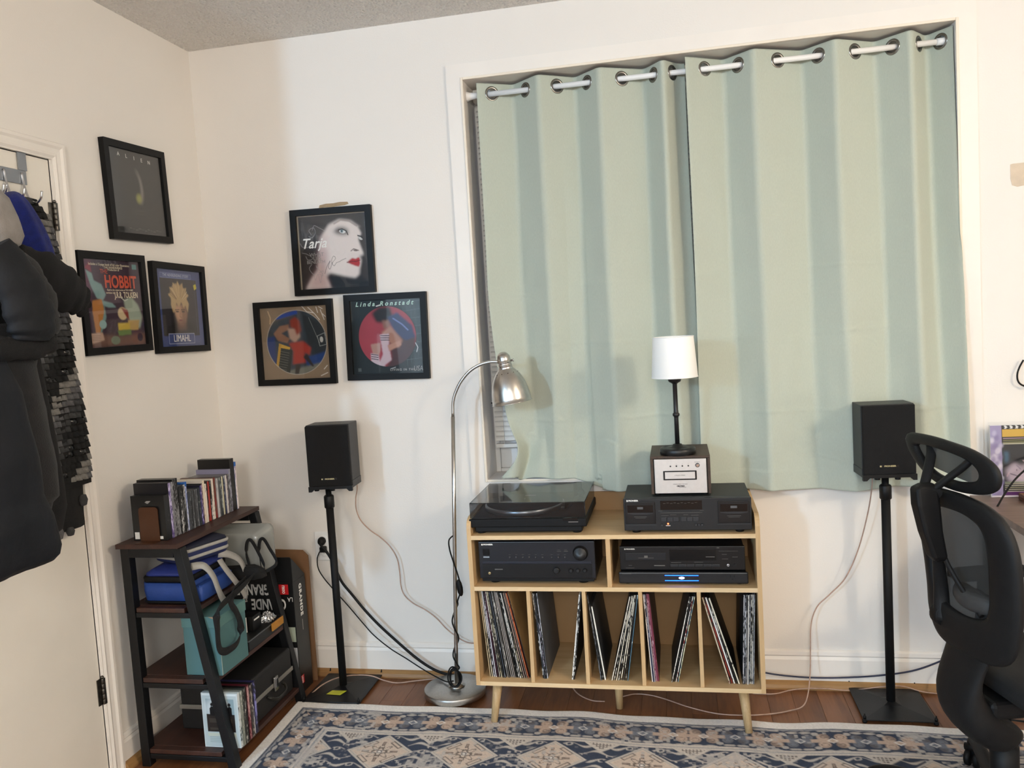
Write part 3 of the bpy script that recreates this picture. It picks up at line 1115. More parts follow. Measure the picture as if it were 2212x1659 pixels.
for k in range(3):
    D.line([(.41, .485 + .03 * k), (.53, .49 + .03 * k)], .008, '#2a2836')
    D.line([(.265, .735 + .03 * k), (.36, .75 + .03 * k)], .008, '#2a2836')
e = np.sqrt(c.ellm(.505, .50, .41, .41))
m = (e < 1).astype(float)[..., None]
c.img = c.img * (1 - m) + D.img * m
c.put(np.clip(1 - np.abs(e - 1) / .012, 0, 1), '#15191a', .8)
c.line([(.37, .085), (.43, .07)], .010, '#f2f2f2', .9)
c.line([(.9, .60), (.93, .66), (.91, .72)], .007, '#e8e8e8', .8)
c.line([(.53, .94), (.60, .92)], .006, '#e8e8e8', .7)
c.rect(.06, .92, .11, .97, '#5c6160', .8)
framed('black frame with dark sleeve and round red picture disc, left of the window', 'b', .797, 1.4557, -.0194, c, [
    ('Linda Ronstadt', .48, .055, .026, MINT, dict(shear=.3, space=1.55, bold=.0006)), ('LIVING IN THE', .70, .955, .0125, GREYP, dict(space=1.35, bold=.0004)), ('USA', .92, .945, .030, GREYP, dict(sx=.75, shear=.2))])

# scraped paint mark above the top frame, and a bare plaster patch right of the window
b = MB()
q = [(.535, 2.003), (.56, 2.006), (.60, 2.005), (.65, 2.008), (.668, 2.012), (.664, 2.021), (.63, 2.023), (.60, 2.020), (.57, 2.021), (.54, 2.017)]
b.prism(q, -.0012, -.0002, 'xz')
tag(b.build('paint_scrape', mat('tan_scrape', '#a58d6c', .7, var=.12, vs=40)), 'scraped tan paint mark on the wall above the top frame', 'paint mark')
b = MB()
q = [(3.163, 1.862), (3.158, 1.885), (3.158, 1.935), (3.165, 1.937), (3.22, 1.938), (3.24, 1.90), (3.215, 1.86), (3.18, 1.855)]
b.prism(q, -.0010, -.0002, 'xz')
tag(b.build('wall_patch', mat('beige_patch', '#d2c2ad', .8, var=.06, vs=30)), 'small beige repair patch on the white wall right of the window', 'patch')
# ================================================================== curtains, rod, blind
ROD = mat('white_rod', '#f6f5f3', .3, var=.01)
RY, RZ = .048, 2.400
t = thing('curtain_rod', 'white tension rod spanning the top of the window recess', 'curtain rod', (1.19, RY, RZ))
MB().tube([(WX0 + .028, RY, RZ), (WX1 - .028, RY, RZ)], .0105, 16).build('rod', ROD, t)
for sx, xe in ((1, WX0), (-1, WX1)):
    T = Matrix.Translation((xe, RY, RZ)) @ Matrix.Rotation(sx * PI / 2, 4, 'Y')
    MB().lathe([(.019, .0015), (.020, .004), (.016, .012), (.013, .030), (.0125, .048)], (0, 0, 0), 20, T=T).build('end_cap', ROD, t)


def cloth_mat():
    m, nt, b = nt_of('sage_curtain')
    N, L = nt.nodes, nt.links
    b.inputs['Roughness'].default_value = .85
    b.inputs['Sheen Weight'].default_value = .15
    b.inputs['Base Color'].default_value = lin('#b6bcae') + (1,)
    tc = N.new('ShaderNodeTexCoord')
    n1 = N.new('ShaderNodeTexNoise')
    n1.inputs['Scale'].default_value = 400
    mp = N.new('ShaderNodeMapping')
    mp.inputs['Scale'].default_value = (1, 1, .25)
    L.new(tc.outputs['Object'], mp.inputs['Vector'])
    L.new(mp.outputs['Vector'], n1.inputs['Vector'])
    rp = N.new('ShaderNodeValToRGB')
    rp.color_ramp.elements[0].color = lin('#b0b7a9') + (1,)
    rp.color_ramp.elements[1].color = lin('#bfc5b7') + (1,)
    L.new(n1.outputs['Fac'], rp.inputs['Fac'])
    L.new(rp.outputs['Color'], b.inputs['Base Color'])
    bp = N.new('ShaderNodeBump')
    bp.inputs['Strength'].default_value = .12
    bp.inputs['Distance'].default_value = .002
    L.new(n1.outputs['Fac'], bp.inputs['Height'])
    L.new(bp.outputs['Normal'], b.inputs['Normal'])
    return m


CLOTH = cloth_mat()
GROM = mat('grommet_steel', '#8e8c88', .25, metal=1, var=.15, vs=50)


RIDGES = [(1.458, 1.073, 1.557, 1.004, .006), (1.557, 1.000, 1.603, 1.014, .005), (1.465, 1.091, 1.514, 1.078, .005), (1.294, 1.012, 1.371, 1.020, .005), (1.283, 1.592, 1.44, 1.572, .003), (1.722, 1.005, 1.775, 1.046, .005),
          (2.209, .886, 2.270, .930, .005), (2.270, .930, 2.315, 1.000, .004), (2.368, 1.103, 2.425, 1.057, .006), (2.425, 1.057, 2.471, .924, .004), (2.389, .953, 2.446, .916, .005), (2.446, .916, 2.576, .886, .005),
          (2.391, 1.032, 2.465, 1.003, .005), (2.377, 1.357, 2.450, 1.337, .004), (2.637, 1.352, 2.700, 1.324, .004), (1.648, .995, 1.740, .979, .005), (1.992, 1.081, 2.03, 1.05, .004), (1.50, 1.36, 1.56, 1.352, .005), (2.11, 1.03, 2.16, 1.00, .004),
          (2.60, 1.38, 2.70, 1.40, .005), (2.46, .98, 2.56, .995, .004), (1.70, 1.09, 1.79, 1.082, .004), (2.24, .90, 2.18, .87, .004)]


def curtain(label, xs, pts, hem, corner):
    """pts: fold knots (x, side) along the rod with side -1 for a front fold and 1 for a back fold; hem(x) gives the hem height; corner: gather the left lower corner"""
    x0, x1 = xs
    t = thing('curtain', label, 'curtain', (x0, RY, float(hem(x0))), 'sage green grommet curtains at the window')
    NU, NV = 420, 300
    zt = 2.440
    kx = np.array([p[0] for p in pts])
    ks = np.array([p[1] for p in pts], float)

    def prof(x):
        """rounded sawtooth between the knots"""
        acc = 0
        for d in (-.012, -.006, 0, .006, .012):
            acc = acc + np.interp(x + d, kx, ks)
        return acc / 5
    U, V = np.meshgrid(np.linspace(0, 1, NU + 1), np.linspace(0, 1, NV + 1))
    X = x0 + U * (x1 - x0)
    S = prof(X)
    hz = hem(X)
    Z = zt + (hz - zt) * V
    amp = .050 - .004 * np.clip(V * 3, 0, 1) - .014 * V ** 2
    lean = .112 * np.clip(V, 0, 1) ** 1.15
    if corner:
        lean = lean * (.62 + .38 * np.clip((X - 1.56) / .08, 0, 1) * 1.0 + .38 * 0)
        lean = np.where(X > 1.64, .112 * V ** 1.15, lean)
        amp = amp * (1 - .45 * np.clip((V - .55) / .45, 0, 1) * np.clip((1.62 - X) / .1, 0, 1))
    Y = RY + S * amp - lean
    # soft sway of the folds
    X = X + .006 * np.sin(V * 5 + U * 17) * V
    for zc, am in ((1.62, .0032), (1.38, .0034), (1.088, .0046), (1.87, .0014), (2.13, .0008)):
        dz = (Z - zc - .006 * np.sin(X * 5.0 + zc * 9)) / .007
        k = .35 + .65 * (np.sin(X * 13 + zc * 31) * .5 + .5)
        Y = Y - am * k * np.exp(-np.abs(dz)) + .4 * am * np.exp(-(dz / 4) ** 2)
    for (a0, b0, a1, b1, am) in RIDGES:
        dx, dz = a1 - a0, b1 - b0
        L2 = dx * dx + dz * dz
        q = np.clip(((X - a0) * dx + (Z - b0) * dz) / L2, 0, 1)
        D = np.hypot(X - a0 - q * dx, Z - b0 - q * dz - .010 * np.sin(q * PI))
        Y = Y - am * np.exp(-np.abs(D) / .0055) * np.sin(np.clip(q, .08, .92) * PI) ** .5 + .5 * am * np.exp(-(D / .016) ** 2)
    # fine creasing
    W_ = np.zeros_like(X)
    for (f, g, a_, ph) in ((31, 3.0, .0012, .3), (57, 7.0, .0008, 1.7), (23, 11.0, .0012, 4.0), (17, 19.0, .0012, 2.2), (83, 5.0, .0005, .9)):
        W_ = W_ + a_ * np.sin(f * X + ph + 2.0 * np.sin(g * Z + ph * 3)) * np.sin(g * .7 * Z + ph)
    Y = Y - W_ * np.clip(.4 + V, 0, 1.3)
    # double hem and eyelet marks along the bottom edge
    Y = Y - .0016 * (Z - hz < .075) * 1.0
    if corner:
        s = np.clip(1 - U / .30, 0, 1)
        k = np.clip((V - .50) / .50, 0, 1)
        w = s * k ** 1.7
        X = X + .105 * w
        e = np.clip((V - .90) / .10, 0, 1)
        X = X - .090 * s * e ** 1.5 + .03 * s * e * np.sin(U * 34)
        pin = np.exp(-((V - .93) / .05) ** 2) * np.clip(1 - U / .22, 0, 1)
        Xc = 1.372
        X = X + (Xc - X) * .45 * pin
        Y = Y - .030 * pin * np.cos(U * 30) - s * e * (.030 + .022 * np.sin(U * 41))
        Z = Z + s * e * (.012 * np.sin(U * 38 + .4) + .006)
        # keep clear of the lid and the blind
        low = (Z < .86) & (X < 1.66)
        Y = np.where(low, np.maximum(Y, -.030 - .012 * (Z > .845)), Y)
        onsill = (X < 1.60) & (Y > -.014)
        Z = np.where(onsill, np.maximum(Z, .8465), Z)
    Y = np.minimum(Y, .106)
    # last fold tucks back at the right jamb
    X = np.minimum(X, 2.981 + .07 * np.clip((V - .45) / .55, 0, 1))
    P = np.stack([X, Y, Z], -1)
    # eyelets where the cloth crosses the rod
    G = []
    for (xa, sa), (xb, sb) in zip(pts, pts[1:]):
        if sa * sb < 0:
            G.append(xa + (xb - xa) * sa / (sa - sb))
    h, w_ = P.shape[:2]
    i = np.arange(w_ - 1)[None, :] + np.arange(h - 1)[:, None] * w_
    q = np.stack([i, i + w_, i + w_ + 1, i + 1], -1)
    cx_ = (P[:-1, :-1, 0] + P[1:, 1:, 0]) / 2
    cz_ = (P[:-1, :-1, 2] + P[1:, 1:, 2]) / 2
    keep = np.ones(cx_.shape, bool)
    gs = []
    for g in G:
        sl = float((prof(np.array([g + .004])) - prof(np.array([g - .004])))[0] * .050 / .008)
        ca = 1 / math.hypot(1, sl)
        gs.append((g, math.atan(sl)))
        keep &= ((cx_ - g) / (.0225 * ca)) ** 2 + ((cz_ - RZ) / .0225) ** 2 > 1
    q = q[keep]
    me = bpy.data.meshes.new('curtain_panel')
    me.from_pydata(P.reshape(-1, 3).tolist(), [], q.tolist())
    me.polygons.foreach_set('use_smooth', np.ones(len(q), bool))
    me.materials.append(CLOTH)
    link('curtain_panel', me, t, solid=.0012)
    for g, ang in gs:
        yc = RY + float(prof(np.array([g]))[0]) * .050 - .001
        T = Matrix.Translation((g, yc, RZ)) @ Matrix.Rotation(ang, 4, 'Z') @ Matrix.Rotation(PI / 2, 4, 'X')
        b = MB()
        pr = [(.0200, -.002), (.0262, -.0032), (.0292, -.0018), (.0292, .0018), (.0262, .0032), (.0200, .002), (.0190, 0), (.0200, -.002)]
        b.lathe(pr, (0, 0, 0), 32, T=T, close=False)
        b.build('grommet', GROM, t)


def hemL(x):
    return np.where(x < 1.55, .8475, np.where(x < 1.66, .8475 - (x - 1.55) / .11 * .043, .8045 - .006 * np.clip((x - 1.7) / .3, 0, 1)))


def hemR(x):
    return .790 + .006 * np.sin(x * 9) + .010 * np.clip((x - 2.3) / .7, 0, 1)


curtain('left sage green curtain panel, its lower corner gathered on the sill above the turntable', (1.236, 2.049),
        [(1.236, -.7), (1.369, 1), (1.486, -1), (1.622, 1), (1.724, -1), (1.893, 1), (1.966, -1), (2.020, .55), (2.049, .75)], hemL, True)
curtain('right sage green curtain panel, hanging straight behind the table lamp and right speaker', (2.050, 2.985),
        [(2.050, -1), (2.194, 1), (2.296, -1), (2.482, 1), (2.584, -1), (2.739, 1), (2.842, -1), (2.916, 1), (2.985, -.9)], hemR, False)

# horizontal blind behind the curtains
t = thing('window_blind', 'white horizontal slat blind behind the curtains, seen at the left edge of the window', 'blind', (2.09, .135, .95))
BL = mat('blind_white', '#e9e6df', .45, var=.03)
MB().box((1.196, .112, 2.392), (2.976, .158, 2.442)).build('head_rail', BL, t, bevel=.003)
zz = 2.375
sl = MB()
for k in range(5):
    pass
prof = [(-.0125, -.004), (-.006, -.0012), (0, 0), (.006, -.0012), (.0125, -.004)]
proto = None
k = 0
while zz > .985:
    if proto is None:
        b = MB()
        ca, sa = math.cos(1.15), math.sin(1.15)
        P = [(p * ca - q * sa, p * sa + q * ca) for p, q in prof]
        vs = [(x, .135 + p, zz + q) for x in (1.20, 2.972) for p, q in P]
        b.add(vs, [(i, i + 1, i + 6, i + 5) for i in range(4)], 0, True)
        proto = b.build('slat', BL, t)
        zp = zz
    else:
        o = proto.copy()
        COL.objects.link(o)
        o.location.z = zz - zp
    zz -= .0212
MB().box((1.20, .122, .955), (2.972, .148, .972)).build('bottom_rail', BL, t, bevel=.003)
for xc in (1.24, 1.65, 2.09, 2.5, 2.93):
    MB().tube([(xc, .122, 2.39), (xc, .122, .97)], .0009, 5).build('ladder_cord', BL, t)
# ================================================================== coats on the door
RACK = mat('grey_rack_metal', '#8f9296', .35, metal=.6, var=.05)
t = thing('coat_rack', 'grey metal over-door coat rack with chrome hooks on the left door', 'coat rack', (0, -1.19, 2.0))
MB().box((.001, -1.42, 2.001), (.004, -.982, 2.044)).build('rail', RACK, t, bevel=.001)
for y0 in (-1.011, -1.41):
    MB().box((.001, y0, 2.0445), (.004, y0 + .034, 2.1005)).box((-.05, y0, 2.0985), (.001, y0 + .034, 2.1005)).build('strap', RACK, t)
for y0 in (-1.004, -1.073, -1.15, -1.23, -1.31, -1.385):
    h = MB()
    h.tube(spline([(.006, y0, 2.036), (.010, y0, 2.0), (.030, y0 - .008, 1.955), (.055, y0 - .010, 1.938), (.074, y0 - .010, 1.950), (.080, y0 - .010, 1.972)], 5), .0035, 8)
    h.tube(spline([(.010, y0, 1.99), (.022, y0 - .022, 1.965), (.036, y0 - .034, 1.962), (.044, y0 - .036, 1.982)], 5), .0028, 8)
    h.build('hook', CHROME, t)


def garment(levels, m, name, parent, n=72, fold=.010, k=7, seed=0, sub=6, rough=.0025):
    """lofted hanging cloth: levels of (z, y_left, y_right, x_back, x_front)"""
    L = []
    for a, b_ in zip(levels, levels[1:]):
        for i in range(sub):
            q = i / sub
            q = q * q * (3 - 2 * q) * .5 + q * .5
            L.append([a[j] + (b_[j] - a[j]) * q for j in range(5)])
    L.append(list(levels[-1]))
    rings = []
    for (z, yl, yr, xb, xf) in L:
        yc, hw = (yl + yr) / 2, (yr - yl) / 2
        ring = []
        for j in range(n):
            th = 2 * PI * j / n
            c, s = math.cos(th), math.sin(th)
            y = yc + hw * (abs(c) ** .75) * (1 if c > 0 else -1)
            fr = max(0, s) ** .7
            x = xb + (xf - xb) * fr - .004 * max(0, -s)
            if fr > 0:
                w = math.sin(k * 6 * y + 2.2 * math.sin(z * 5 + seed) + seed)
                x += fold * w * fr + rough * 2 * fbm(y * 9 + seed, z * 7, seed) * fr
                y += rough * fbm(y * 6, z * 9 + seed, 3)
            ring.append((max(x, .004), y, z + .006 * fbm(y * 8, seed, 1)))
        rings.append(ring)
    b = MB()
    b.loft(rings)
    return b.build(name, m, parent)


CHAR = mat('charcoal_wool', '#212122', .95, var=.18, vs=30, bump=.5, bs=260, sheen=.08)
NAVY = mat('navy_nylon', '#14171d', .65, spec=.3, var=.15, vs=12, bump=.25, bs=60)
BLCK = mat('black_fleece', '#111112', .95, var=.2, vs=30, bump=.4, bs=260)
BLUE = mat('royal_blue_knit', '#0b1d6b', .95, var=.2, vs=60, bump=.7, bs=420, sheen=.1)
HOOD = mat('grey_fleece', '#8c8681', .95, var=.1, vs=40, bump=.4, bs=300, sheen=.1)

# crochet blanket: staggered little blocks in diagonal bands of black and greys
t = thing('crochet_scarf', 'long crocheted scarf of black and grey blocks in diagonal bands, on the door edge', 'scarf', (.04, -.95, .89))
BK, DG, MG, LG = [mat('yarn_%s' % n_, c_, .95, var=.22, vs=90, bump=.8, bs=700) for n_, c_ in (('black', '#1a1a1a'), ('dark_grey', '#434344'), ('mid_grey', '#69686a'), ('light_grey', '#8b8883'))]
GL = mat('yarn_gloss', '#161616', .18, var=.2)
backb = MB()


def edge_y(z):
    P = [(1.96, -1.005), (1.905, -.935), (1.80, -.910), (1.654, -.896), (1.43, -.889), (1.30, -.869), (1.11, -.862), (1.03, -.866)]
    for (za, ya), (zb, yb) in zip(P, P[1:]):
        if z >= zb:
            return ya + (yb - ya) * (za - z) / (za - zb)
    return P[-1][1]


rings = []
for k in range(24):
    z = 1.955 - k * (1.955 - 1.035) / 23
    ye = edge_y(z)
    yl = ye - min(.26, .05 + (1.96 - z) * .9)
    rings.append([(.012, yl, z), (.012, ye, z), (.032, ye, z), (.040, (ye + yl) / 2, z), (.032, yl, z)])
backb.loft(rings)
backb.build('knit_ground', BK, t)
bl = MB()
pitch_y, pitch_z = .0235, .0205
r = 0
z = 1.945
while z > 1.045:
    ye = edge_y(z)
    n_ = int(min(.26, .05 + (1.96 - z) * .9) / pitch_y)
    for q in range(n_):
        y = ye - .014 - pitch_y * q - (.22 * pitch_y if r % 2 else 0)
        band = (z - y * .95) / .052
        bi = int(math.floor(band)) % 5
        mi = [0, 1, 2, 3, 0][bi] if z > 1.2 else [1, 2, 3, 0, 0][bi]
        if mi == 0 and random.random() < .12:
            mi = 4
        s_ = pitch_y * .56
        x = .034 + .004 * math.sin(q * 1.3) + .002 * random.random()
        pts = [(.0, -s_, -s_ * .7), (.0, s_, -s_ * .7), (0, s_, s_ * .75), (0, -s_, s_ * .75)]
        top = [(.011, -s_ * .62, -s_ * .75), (.011, s_ * .62, -s_ * .75), (.006, s_ * .7, s_ * .5), (.006, -s_ * .7, s_ * .5)]
        T = Matrix.Translation((x, y, z)) @ Matrix.Rotation(random.uniform(-.1, .1), 4, 'X')
        bl.add(pts + top, [(4, 5, 6, 7), (0, 1, 5, 4), (1, 2, 6, 5), (2, 3, 7, 6), (3, 0, 4, 7)], mi, True, T)
    z -= pitch_z
    r += 1
o = bl.build('crochet_blocks', [BK, DG, MG, LG, GL], t)
o['kind'] = 'stuff'
# the scarf's darker back layer hangs lower
garment([(1.10, -1.10, -.885, .010, .030), (1.0, -1.08, -.888, .010, .032), (.90, -1.03, -.896, .010, .028)], BK, 'back_layer', t, fold=.004, k=6, seed=3)
for (y0, z0, w_, h_, mm) in ((-1.04, .905, .05, .045, MG), (-.985, .898, .03, .03, DG), (-.915, .985, .035, .04, DG)):
    b = MB()
    b.lathe([(.0, -.012), (.014, -.010), (.020, 0), (.014, .010), (0, .012)], (0, 0, 0), 14, T=Matrix.Translation((.034, y0, z0)) @ Matrix.Diagonal((.6, w_ / .04, h_ / .024, 1)))
    b.build('border_shell', mm, t)

# knitted royal blue scarf over the first hook
t = thing('knit_scarf', 'royal blue knitted scarf draped over a hook above the black sleeve', 'scarf', (.08, -1.08, 1.68))
b = MB()
rings = []
for (z, y, ry, x, rx) in ((1.958, -1.115, .012, .05, .018), (1.945, -1.112, .034, .055, .036), (1.90, -1.105, .048, .066, .044), (1.85, -1.085, .060, .072, .046), (1.79, -1.065, .060, .076, .046), (1.74, -1.048, .058, .074, .044), (1.68, -1.035, .050, .070, .040), (1.62, -1.02, .03, .066, .03)):
    rings.append([(x + rx * math.sin(2 * PI * j / 24) * (1 + .10 * math.sin(j * 2.1)), y + ry * math.cos(2 * PI * j / 24), z + .008 * math.cos(2 * PI * j / 24)) for j in range(24)])
b.loft(rings)
b.build('knit_fold', BLUE, t, subsurf=1)

# black jacket whose sleeve sticks out to the right
t = thing('black_jacket', 'black fleece jacket on the door, its folded sleeve pointing at the purple sleeve frame', 'jacket', (.12, -1.15, 1.05))
garment([(1.80, -1.24, -1.17, .05, .10), (1.74, -1.27, -1.12, .045, .12), (1.66, -1.30, -1.08, .045, .122), (1.5, -1.32, -1.10, .045, .122), (1.2, -1.33, -1.06, .045, .12), (1.0, -1.32, -1.035, .045, .115), (.93, -1.30, -1.05, .045, .10)],
        BLCK, 'jacket_body', t, fold=.006, k=5, seed=5)


def limb(path, rads, m, name, parent, flat=.62, wr=.004, seed=0, n=26, per=8):
    """tapering cloth sleeve: an oval tube with fine wrinkles across it"""
    P = spline(path, per)
    k = len(P)
    rr_ = [rads[0]] * k
    for i in range(k):
        q = i / (k - 1) * (len(rads) - 1)
        j = min(int(q), len(rads) - 2)
        rr_[i] = rads[j] + (rads[j + 1] - rads[j]) * (q - j)
    rings = []
    for i, p in enumerate(P):
        tn = (P[min(k - 1, i + 1)] - P[max(0, i - 1)]).normalized()
        w = Vector((1, 0, 0))
        w = (w - tn * w.dot(tn)).normalized()
        u = tn.cross(w)
        ring = []
        for j in range(n):
            a = 2 * PI * j / n
            r = rr_[i] + wr * fbm(i * .9, a * .9 + seed, seed) + wr * .8 * math.sin(i * .8 + 1.6 * math.sin(a + seed))
            ring.append(p + w * math.cos(a) * r * flat + u * math.sin(a) * r)
        rings.append(ring)
    b = MB()
    b.loft(rings)
    return b.build(name, m, parent)


limb([(.110, -1.19, 1.745), (.130, -1.11, 1.705), (.140, -1.04, 1.668), (.144, -.995, 1.645), (.146, -.968, 1.632)], [.055, .078, .074, .058, .046], BLCK, 'sleeve', t, seed=2)
for (dz, r_, ye) in ((.024, .019, -.952), (-.004, .022, -.944), (-.034, .020, -.966)):
    limb([(.146, -1.0, 1.640 + dz * .7), (.148, -.975, 1.632 + dz), (.149, ye, 1.626 + dz)], [.02, r_, r_ * .6], BLCK, 'cuff_fold', t, flat=.9, wr=.002, seed=dz * 50)

# grey hood and charcoal coat
t = thing('grey_hoodie', 'light grey hooded sweatshirt hanging at the far left of the door rack', 'hoodie', (.15, -1.33, 1.6))
garment([(1.935, -1.36, -1.285, .14, .19), (1.90, -1.39, -1.268, .135, .225), (1.85, -1.40, -1.255, .13, .24), (1.80, -1.40, -1.245, .13, .245), (1.775, -1.39, -1.258, .13, .24), (1.758, -1.37, -1.285, .14, .225)], HOOD, 'hood', t, fold=.004, k=5, seed=2)
garment([(1.757, -1.42, -1.31, .128, .16), (1.6, -1.42, -1.31, .128, .16), (1.5, -1.42, -1.32, .128, .15)], HOOD, 'sweatshirt_body', t, fold=.003, k=5, seed=9)

t = thing('charcoal_coat', 'long charcoal coat hanging from the door rack, in front of the crocheted scarf', 'coat', (.2, -1.3, .94))
garment([(1.56, -1.49, -1.235, .165, .235), (1.50, -1.49, -1.222, .13, .245), (1.44, -1.48, -1.236, .13, .238), (1.32, -1.48, -1.208, .128, .242), (1.16, -1.48, -1.199, .128, .246), (1.07, -1.48, -1.203, .128, .240), (1.052, -1.48, -1.214, .128, .222), (1.0, -1.47, -1.228, .128, .212), (.945, -1.46, -1.248, .13, .195)],
        CHAR, 'coat_body', t, fold=.009, k=5, seed=1)
limb([(.20, -1.36, 1.765), (.222, -1.315, 1.70), (.235, -1.285, 1.63), (.238, -1.275, 1.565), (.236, -1.285, 1.525)], [.05, .075, .082, .080, .062], CHAR, 'sleeve', t, flat=.55, seed=4)
limb([(.262, -1.41, 1.76), (.276, -1.37, 1.68), (.282, -1.345, 1.60), (.280, -1.335, 1.545), (.274, -1.335, 1.515)], [.05, .072, .080, .078, .06], mat('slate_nylon', '#191b1f', .7, spec=.3, var=.15, vs=12, bump=.25, bs=80), 'sleeve', t, flat=.45, seed=7)
limb([(.25, -1.45, 1.500), (.262, -1.36, 1.494), (.262, -1.28, 1.500), (.246, -1.232, 1.520)], [.030, .034, .032, .018], BLCK, 'cuff', t, flat=.9, seed=9)

t = thing('navy_jacket', 'dark navy quilted jacket in front of the charcoal coat at the left edge', 'jacket', (.28, -1.42, .93))
garment([(1.46, -1.60, -1.425, .262, .285), (1.38, -1.60, -1.395, .255, .31), (1.28, -1.60, -1.380, .252, .315), (1.20, -1.60, -1.362, .252, .32), (1.10, -1.60, -1.345, .252, .312), (1.04, -1.60, -1.325, .252, .322), (.98, -1.60, -1.312, .252, .315), (.95, -1.60, -1.306, .252, .31), (.925, -1.60, -1.310, .254, .30), (.912, -1.59, -1.325, .258, .285)],
        NAVY, 'jacket_body', t, fold=.006, k=3, seed=4)

# ================================================================== A-frame shelf and what it holds
SHW = wood('dark_shelf_board', '#4a2c22', '#2e1a14', 'y', 1, .5, 14)
t = thing('shelf_unit', 'four tier A-frame shelf of dark boards on black metal legs, against the left wall', 'shelf', (.2, -.52, 0))
q = .0165


def bar(b, p0, p1, h0=q, h1=q):
    """square tube between two points, in a frame at constant y"""
    b.loft([[(p0[0] - h0, p0[1] - h1, p0[2]), (p0[0] + h0, p0[1] - h1, p0[2]), (p0[0] + h0, p0[1] + h1, p0[2]), (p0[0] - h0, p0[1] + h1, p0[2])],
            [(p1[0] - h0, p1[1] - h1, p1[2]), (p1[0] + h0, p1[1] - h1, p1[2]), (p1[0] + h0, p1[1] + h1, p1[2]), (p1[0] - h0, p1[1] + h1, p1[2])]], sm=False)


def fx(z):
    return .270 + (.785 - z) * (.412 - .270) / .785


ys = (-.772, -.262)
for y in ys:
    b = MB()
    bar(b, (.076, y, .001), (.070, y, .785))
    b.build('leg', BLKS, t, bevel=.002)
    b = MB()
    bar(b, (.412, y, .001), (.270, y, .785))
    b.build('leg', BLKS, t, bevel=.002)
    MB().box((.0865, y - q, .752), (fx(.768) - q, y + q, .785)).build('top_rail', BLKS, t, bevel=.002)
    for z in (.558, .306, .048):
        MB().box((.088, y - .012, z - .02), (fx(z) - q, y + .012, z - .002)).build('cross_rail', BLKS, t, bevel=.002)
bd_ = MB().box((.045, -.800, .7855), (.282, -.235, .802)).build('board', SHW, t, bevel=.0015)
for z, x1 in ((.573, fx(.565) + .012), (.322, fx(.31) + .012), (.064, fx(.05) + .012)):
    MB().box((.050, ys[0] + q + .001, z - .016), (x1, ys[1] - q - .001, z)).box((.092, ys[0] - .012, z - .016), (x1 - .045, ys[0] + q, z)).build('board', SHW, t, bevel=.0015)

# --- row of discs on top
SPM = {}


def spine(col, ink='#e8e4da', amt=.5, along='z', fine=1.0):
    """spine paper: base colour with lettering-like flecks of ink"""
    key = (col, ink, amt, along)
    if key in SPM:
        return SPM[key]
    m, nt, b = nt_of('spine_%d' % len(SPM))
    N, L = nt.nodes, nt.links
    tc = N.new('ShaderNodeTexCoord')
    oi = N.new('ShaderNodeObjectInfo')
    mp = N.new('ShaderNodeMapping')
    mp.inputs['Scale'].default_value = (260, 260, 70 * fine)
    L.new(tc.outputs['Object'], mp.inputs['Vector'])
    va = N.new('ShaderNodeVectorMath')
    va.operation = 'ADD'
    cx = N.new('ShaderNodeCombineXYZ')
    ml = N.new('ShaderNodeMath')
    ml.operation = 'MULTIPLY'
    ml.inputs[1].default_value = 300
    L.new(oi.outputs['Random'], ml.inputs[0])
    L.new(ml.outputs[0], cx.inputs[2])
    L.new(mp.outputs[0], va.inputs[0])
    L.new(cx.outputs[0], va.inputs[1])
    n1 = N.new('ShaderNodeTexNoise')
    n1.inputs['Scale'].default_value = 1
    n1.inputs['Detail'].default_value = 2
    L.new(va.outputs[0], n1.inputs['Vector'])
    mp2 = N.new('ShaderNodeMapping')
    mp2.inputs['Scale'].default_value = (4, 4, 9)
    L.new(va.outputs[0], mp2.inputs['Vector'])
    n2 = N.new('ShaderNodeTexNoise')
    n2.inputs['Scale'].default_value = .012
    L.new(mp2.outputs[0], n2.inputs['Vector'])
    ad = N.new('ShaderNodeMath')
    ad.operation = 'ADD'
    L.new(n1.outputs['Fac'], ad.inputs[0])
    L.new(n2.outputs['Fac'], ad.inputs[1])
    rp = N.new('ShaderNodeValToRGB')
    rp.color_ramp.elements[0].position = max(.05, .62 - .22 * amt)
    rp.color_ramp.elements[1].position = max(.08, .66 - .22 * amt)
    rp.color_ramp.elements[0].color = lin(col) + (1,)
    rp.color_ramp.elements[1].color = lin(ink) + (1,)
    sb = N.new('ShaderNodeMath')
    sb.operation = 'MULTIPLY'
    sb.inputs[1].default_value = .5
    L.new(ad.outputs[0], sb.inputs[0])
    L.new(sb.outputs[0], rp.inputs['Fac'])
    L.new(rp.outputs['Color'], b.inputs['Base Color'])
    b.inputs['Roughness'].default_value = .4
    SPM[key] = m
    return m


ORD = ['first', 'second', 'third', 'fourth', 'fifth', 'sixth', 'seventh', 'eighth', 'ninth', 'tenth', 'eleventh', 'twelfth', 'thirteenth', 'fourteenth', 'fifteenth', 'sixteenth', 'seventeenth', 'eighteenth', 'nineteenth', 'twentieth',
       'twenty-first', 'twenty-second', 'twenty-third', 'twenty-fourth', 'twenty-fifth', 'twenty-sixth', 'twenty-seventh', 'twenty-eighth', 'twenty-ninth', 'thirtieth', 'thirty-first', 'thirty-second', 'thirty-third', 'thirty-fourth', 'thirty-fifth', 'thirty-sixth', 'thirty-seventh', 'thirty-eighth', 'thirty-ninth', 'fortieth']
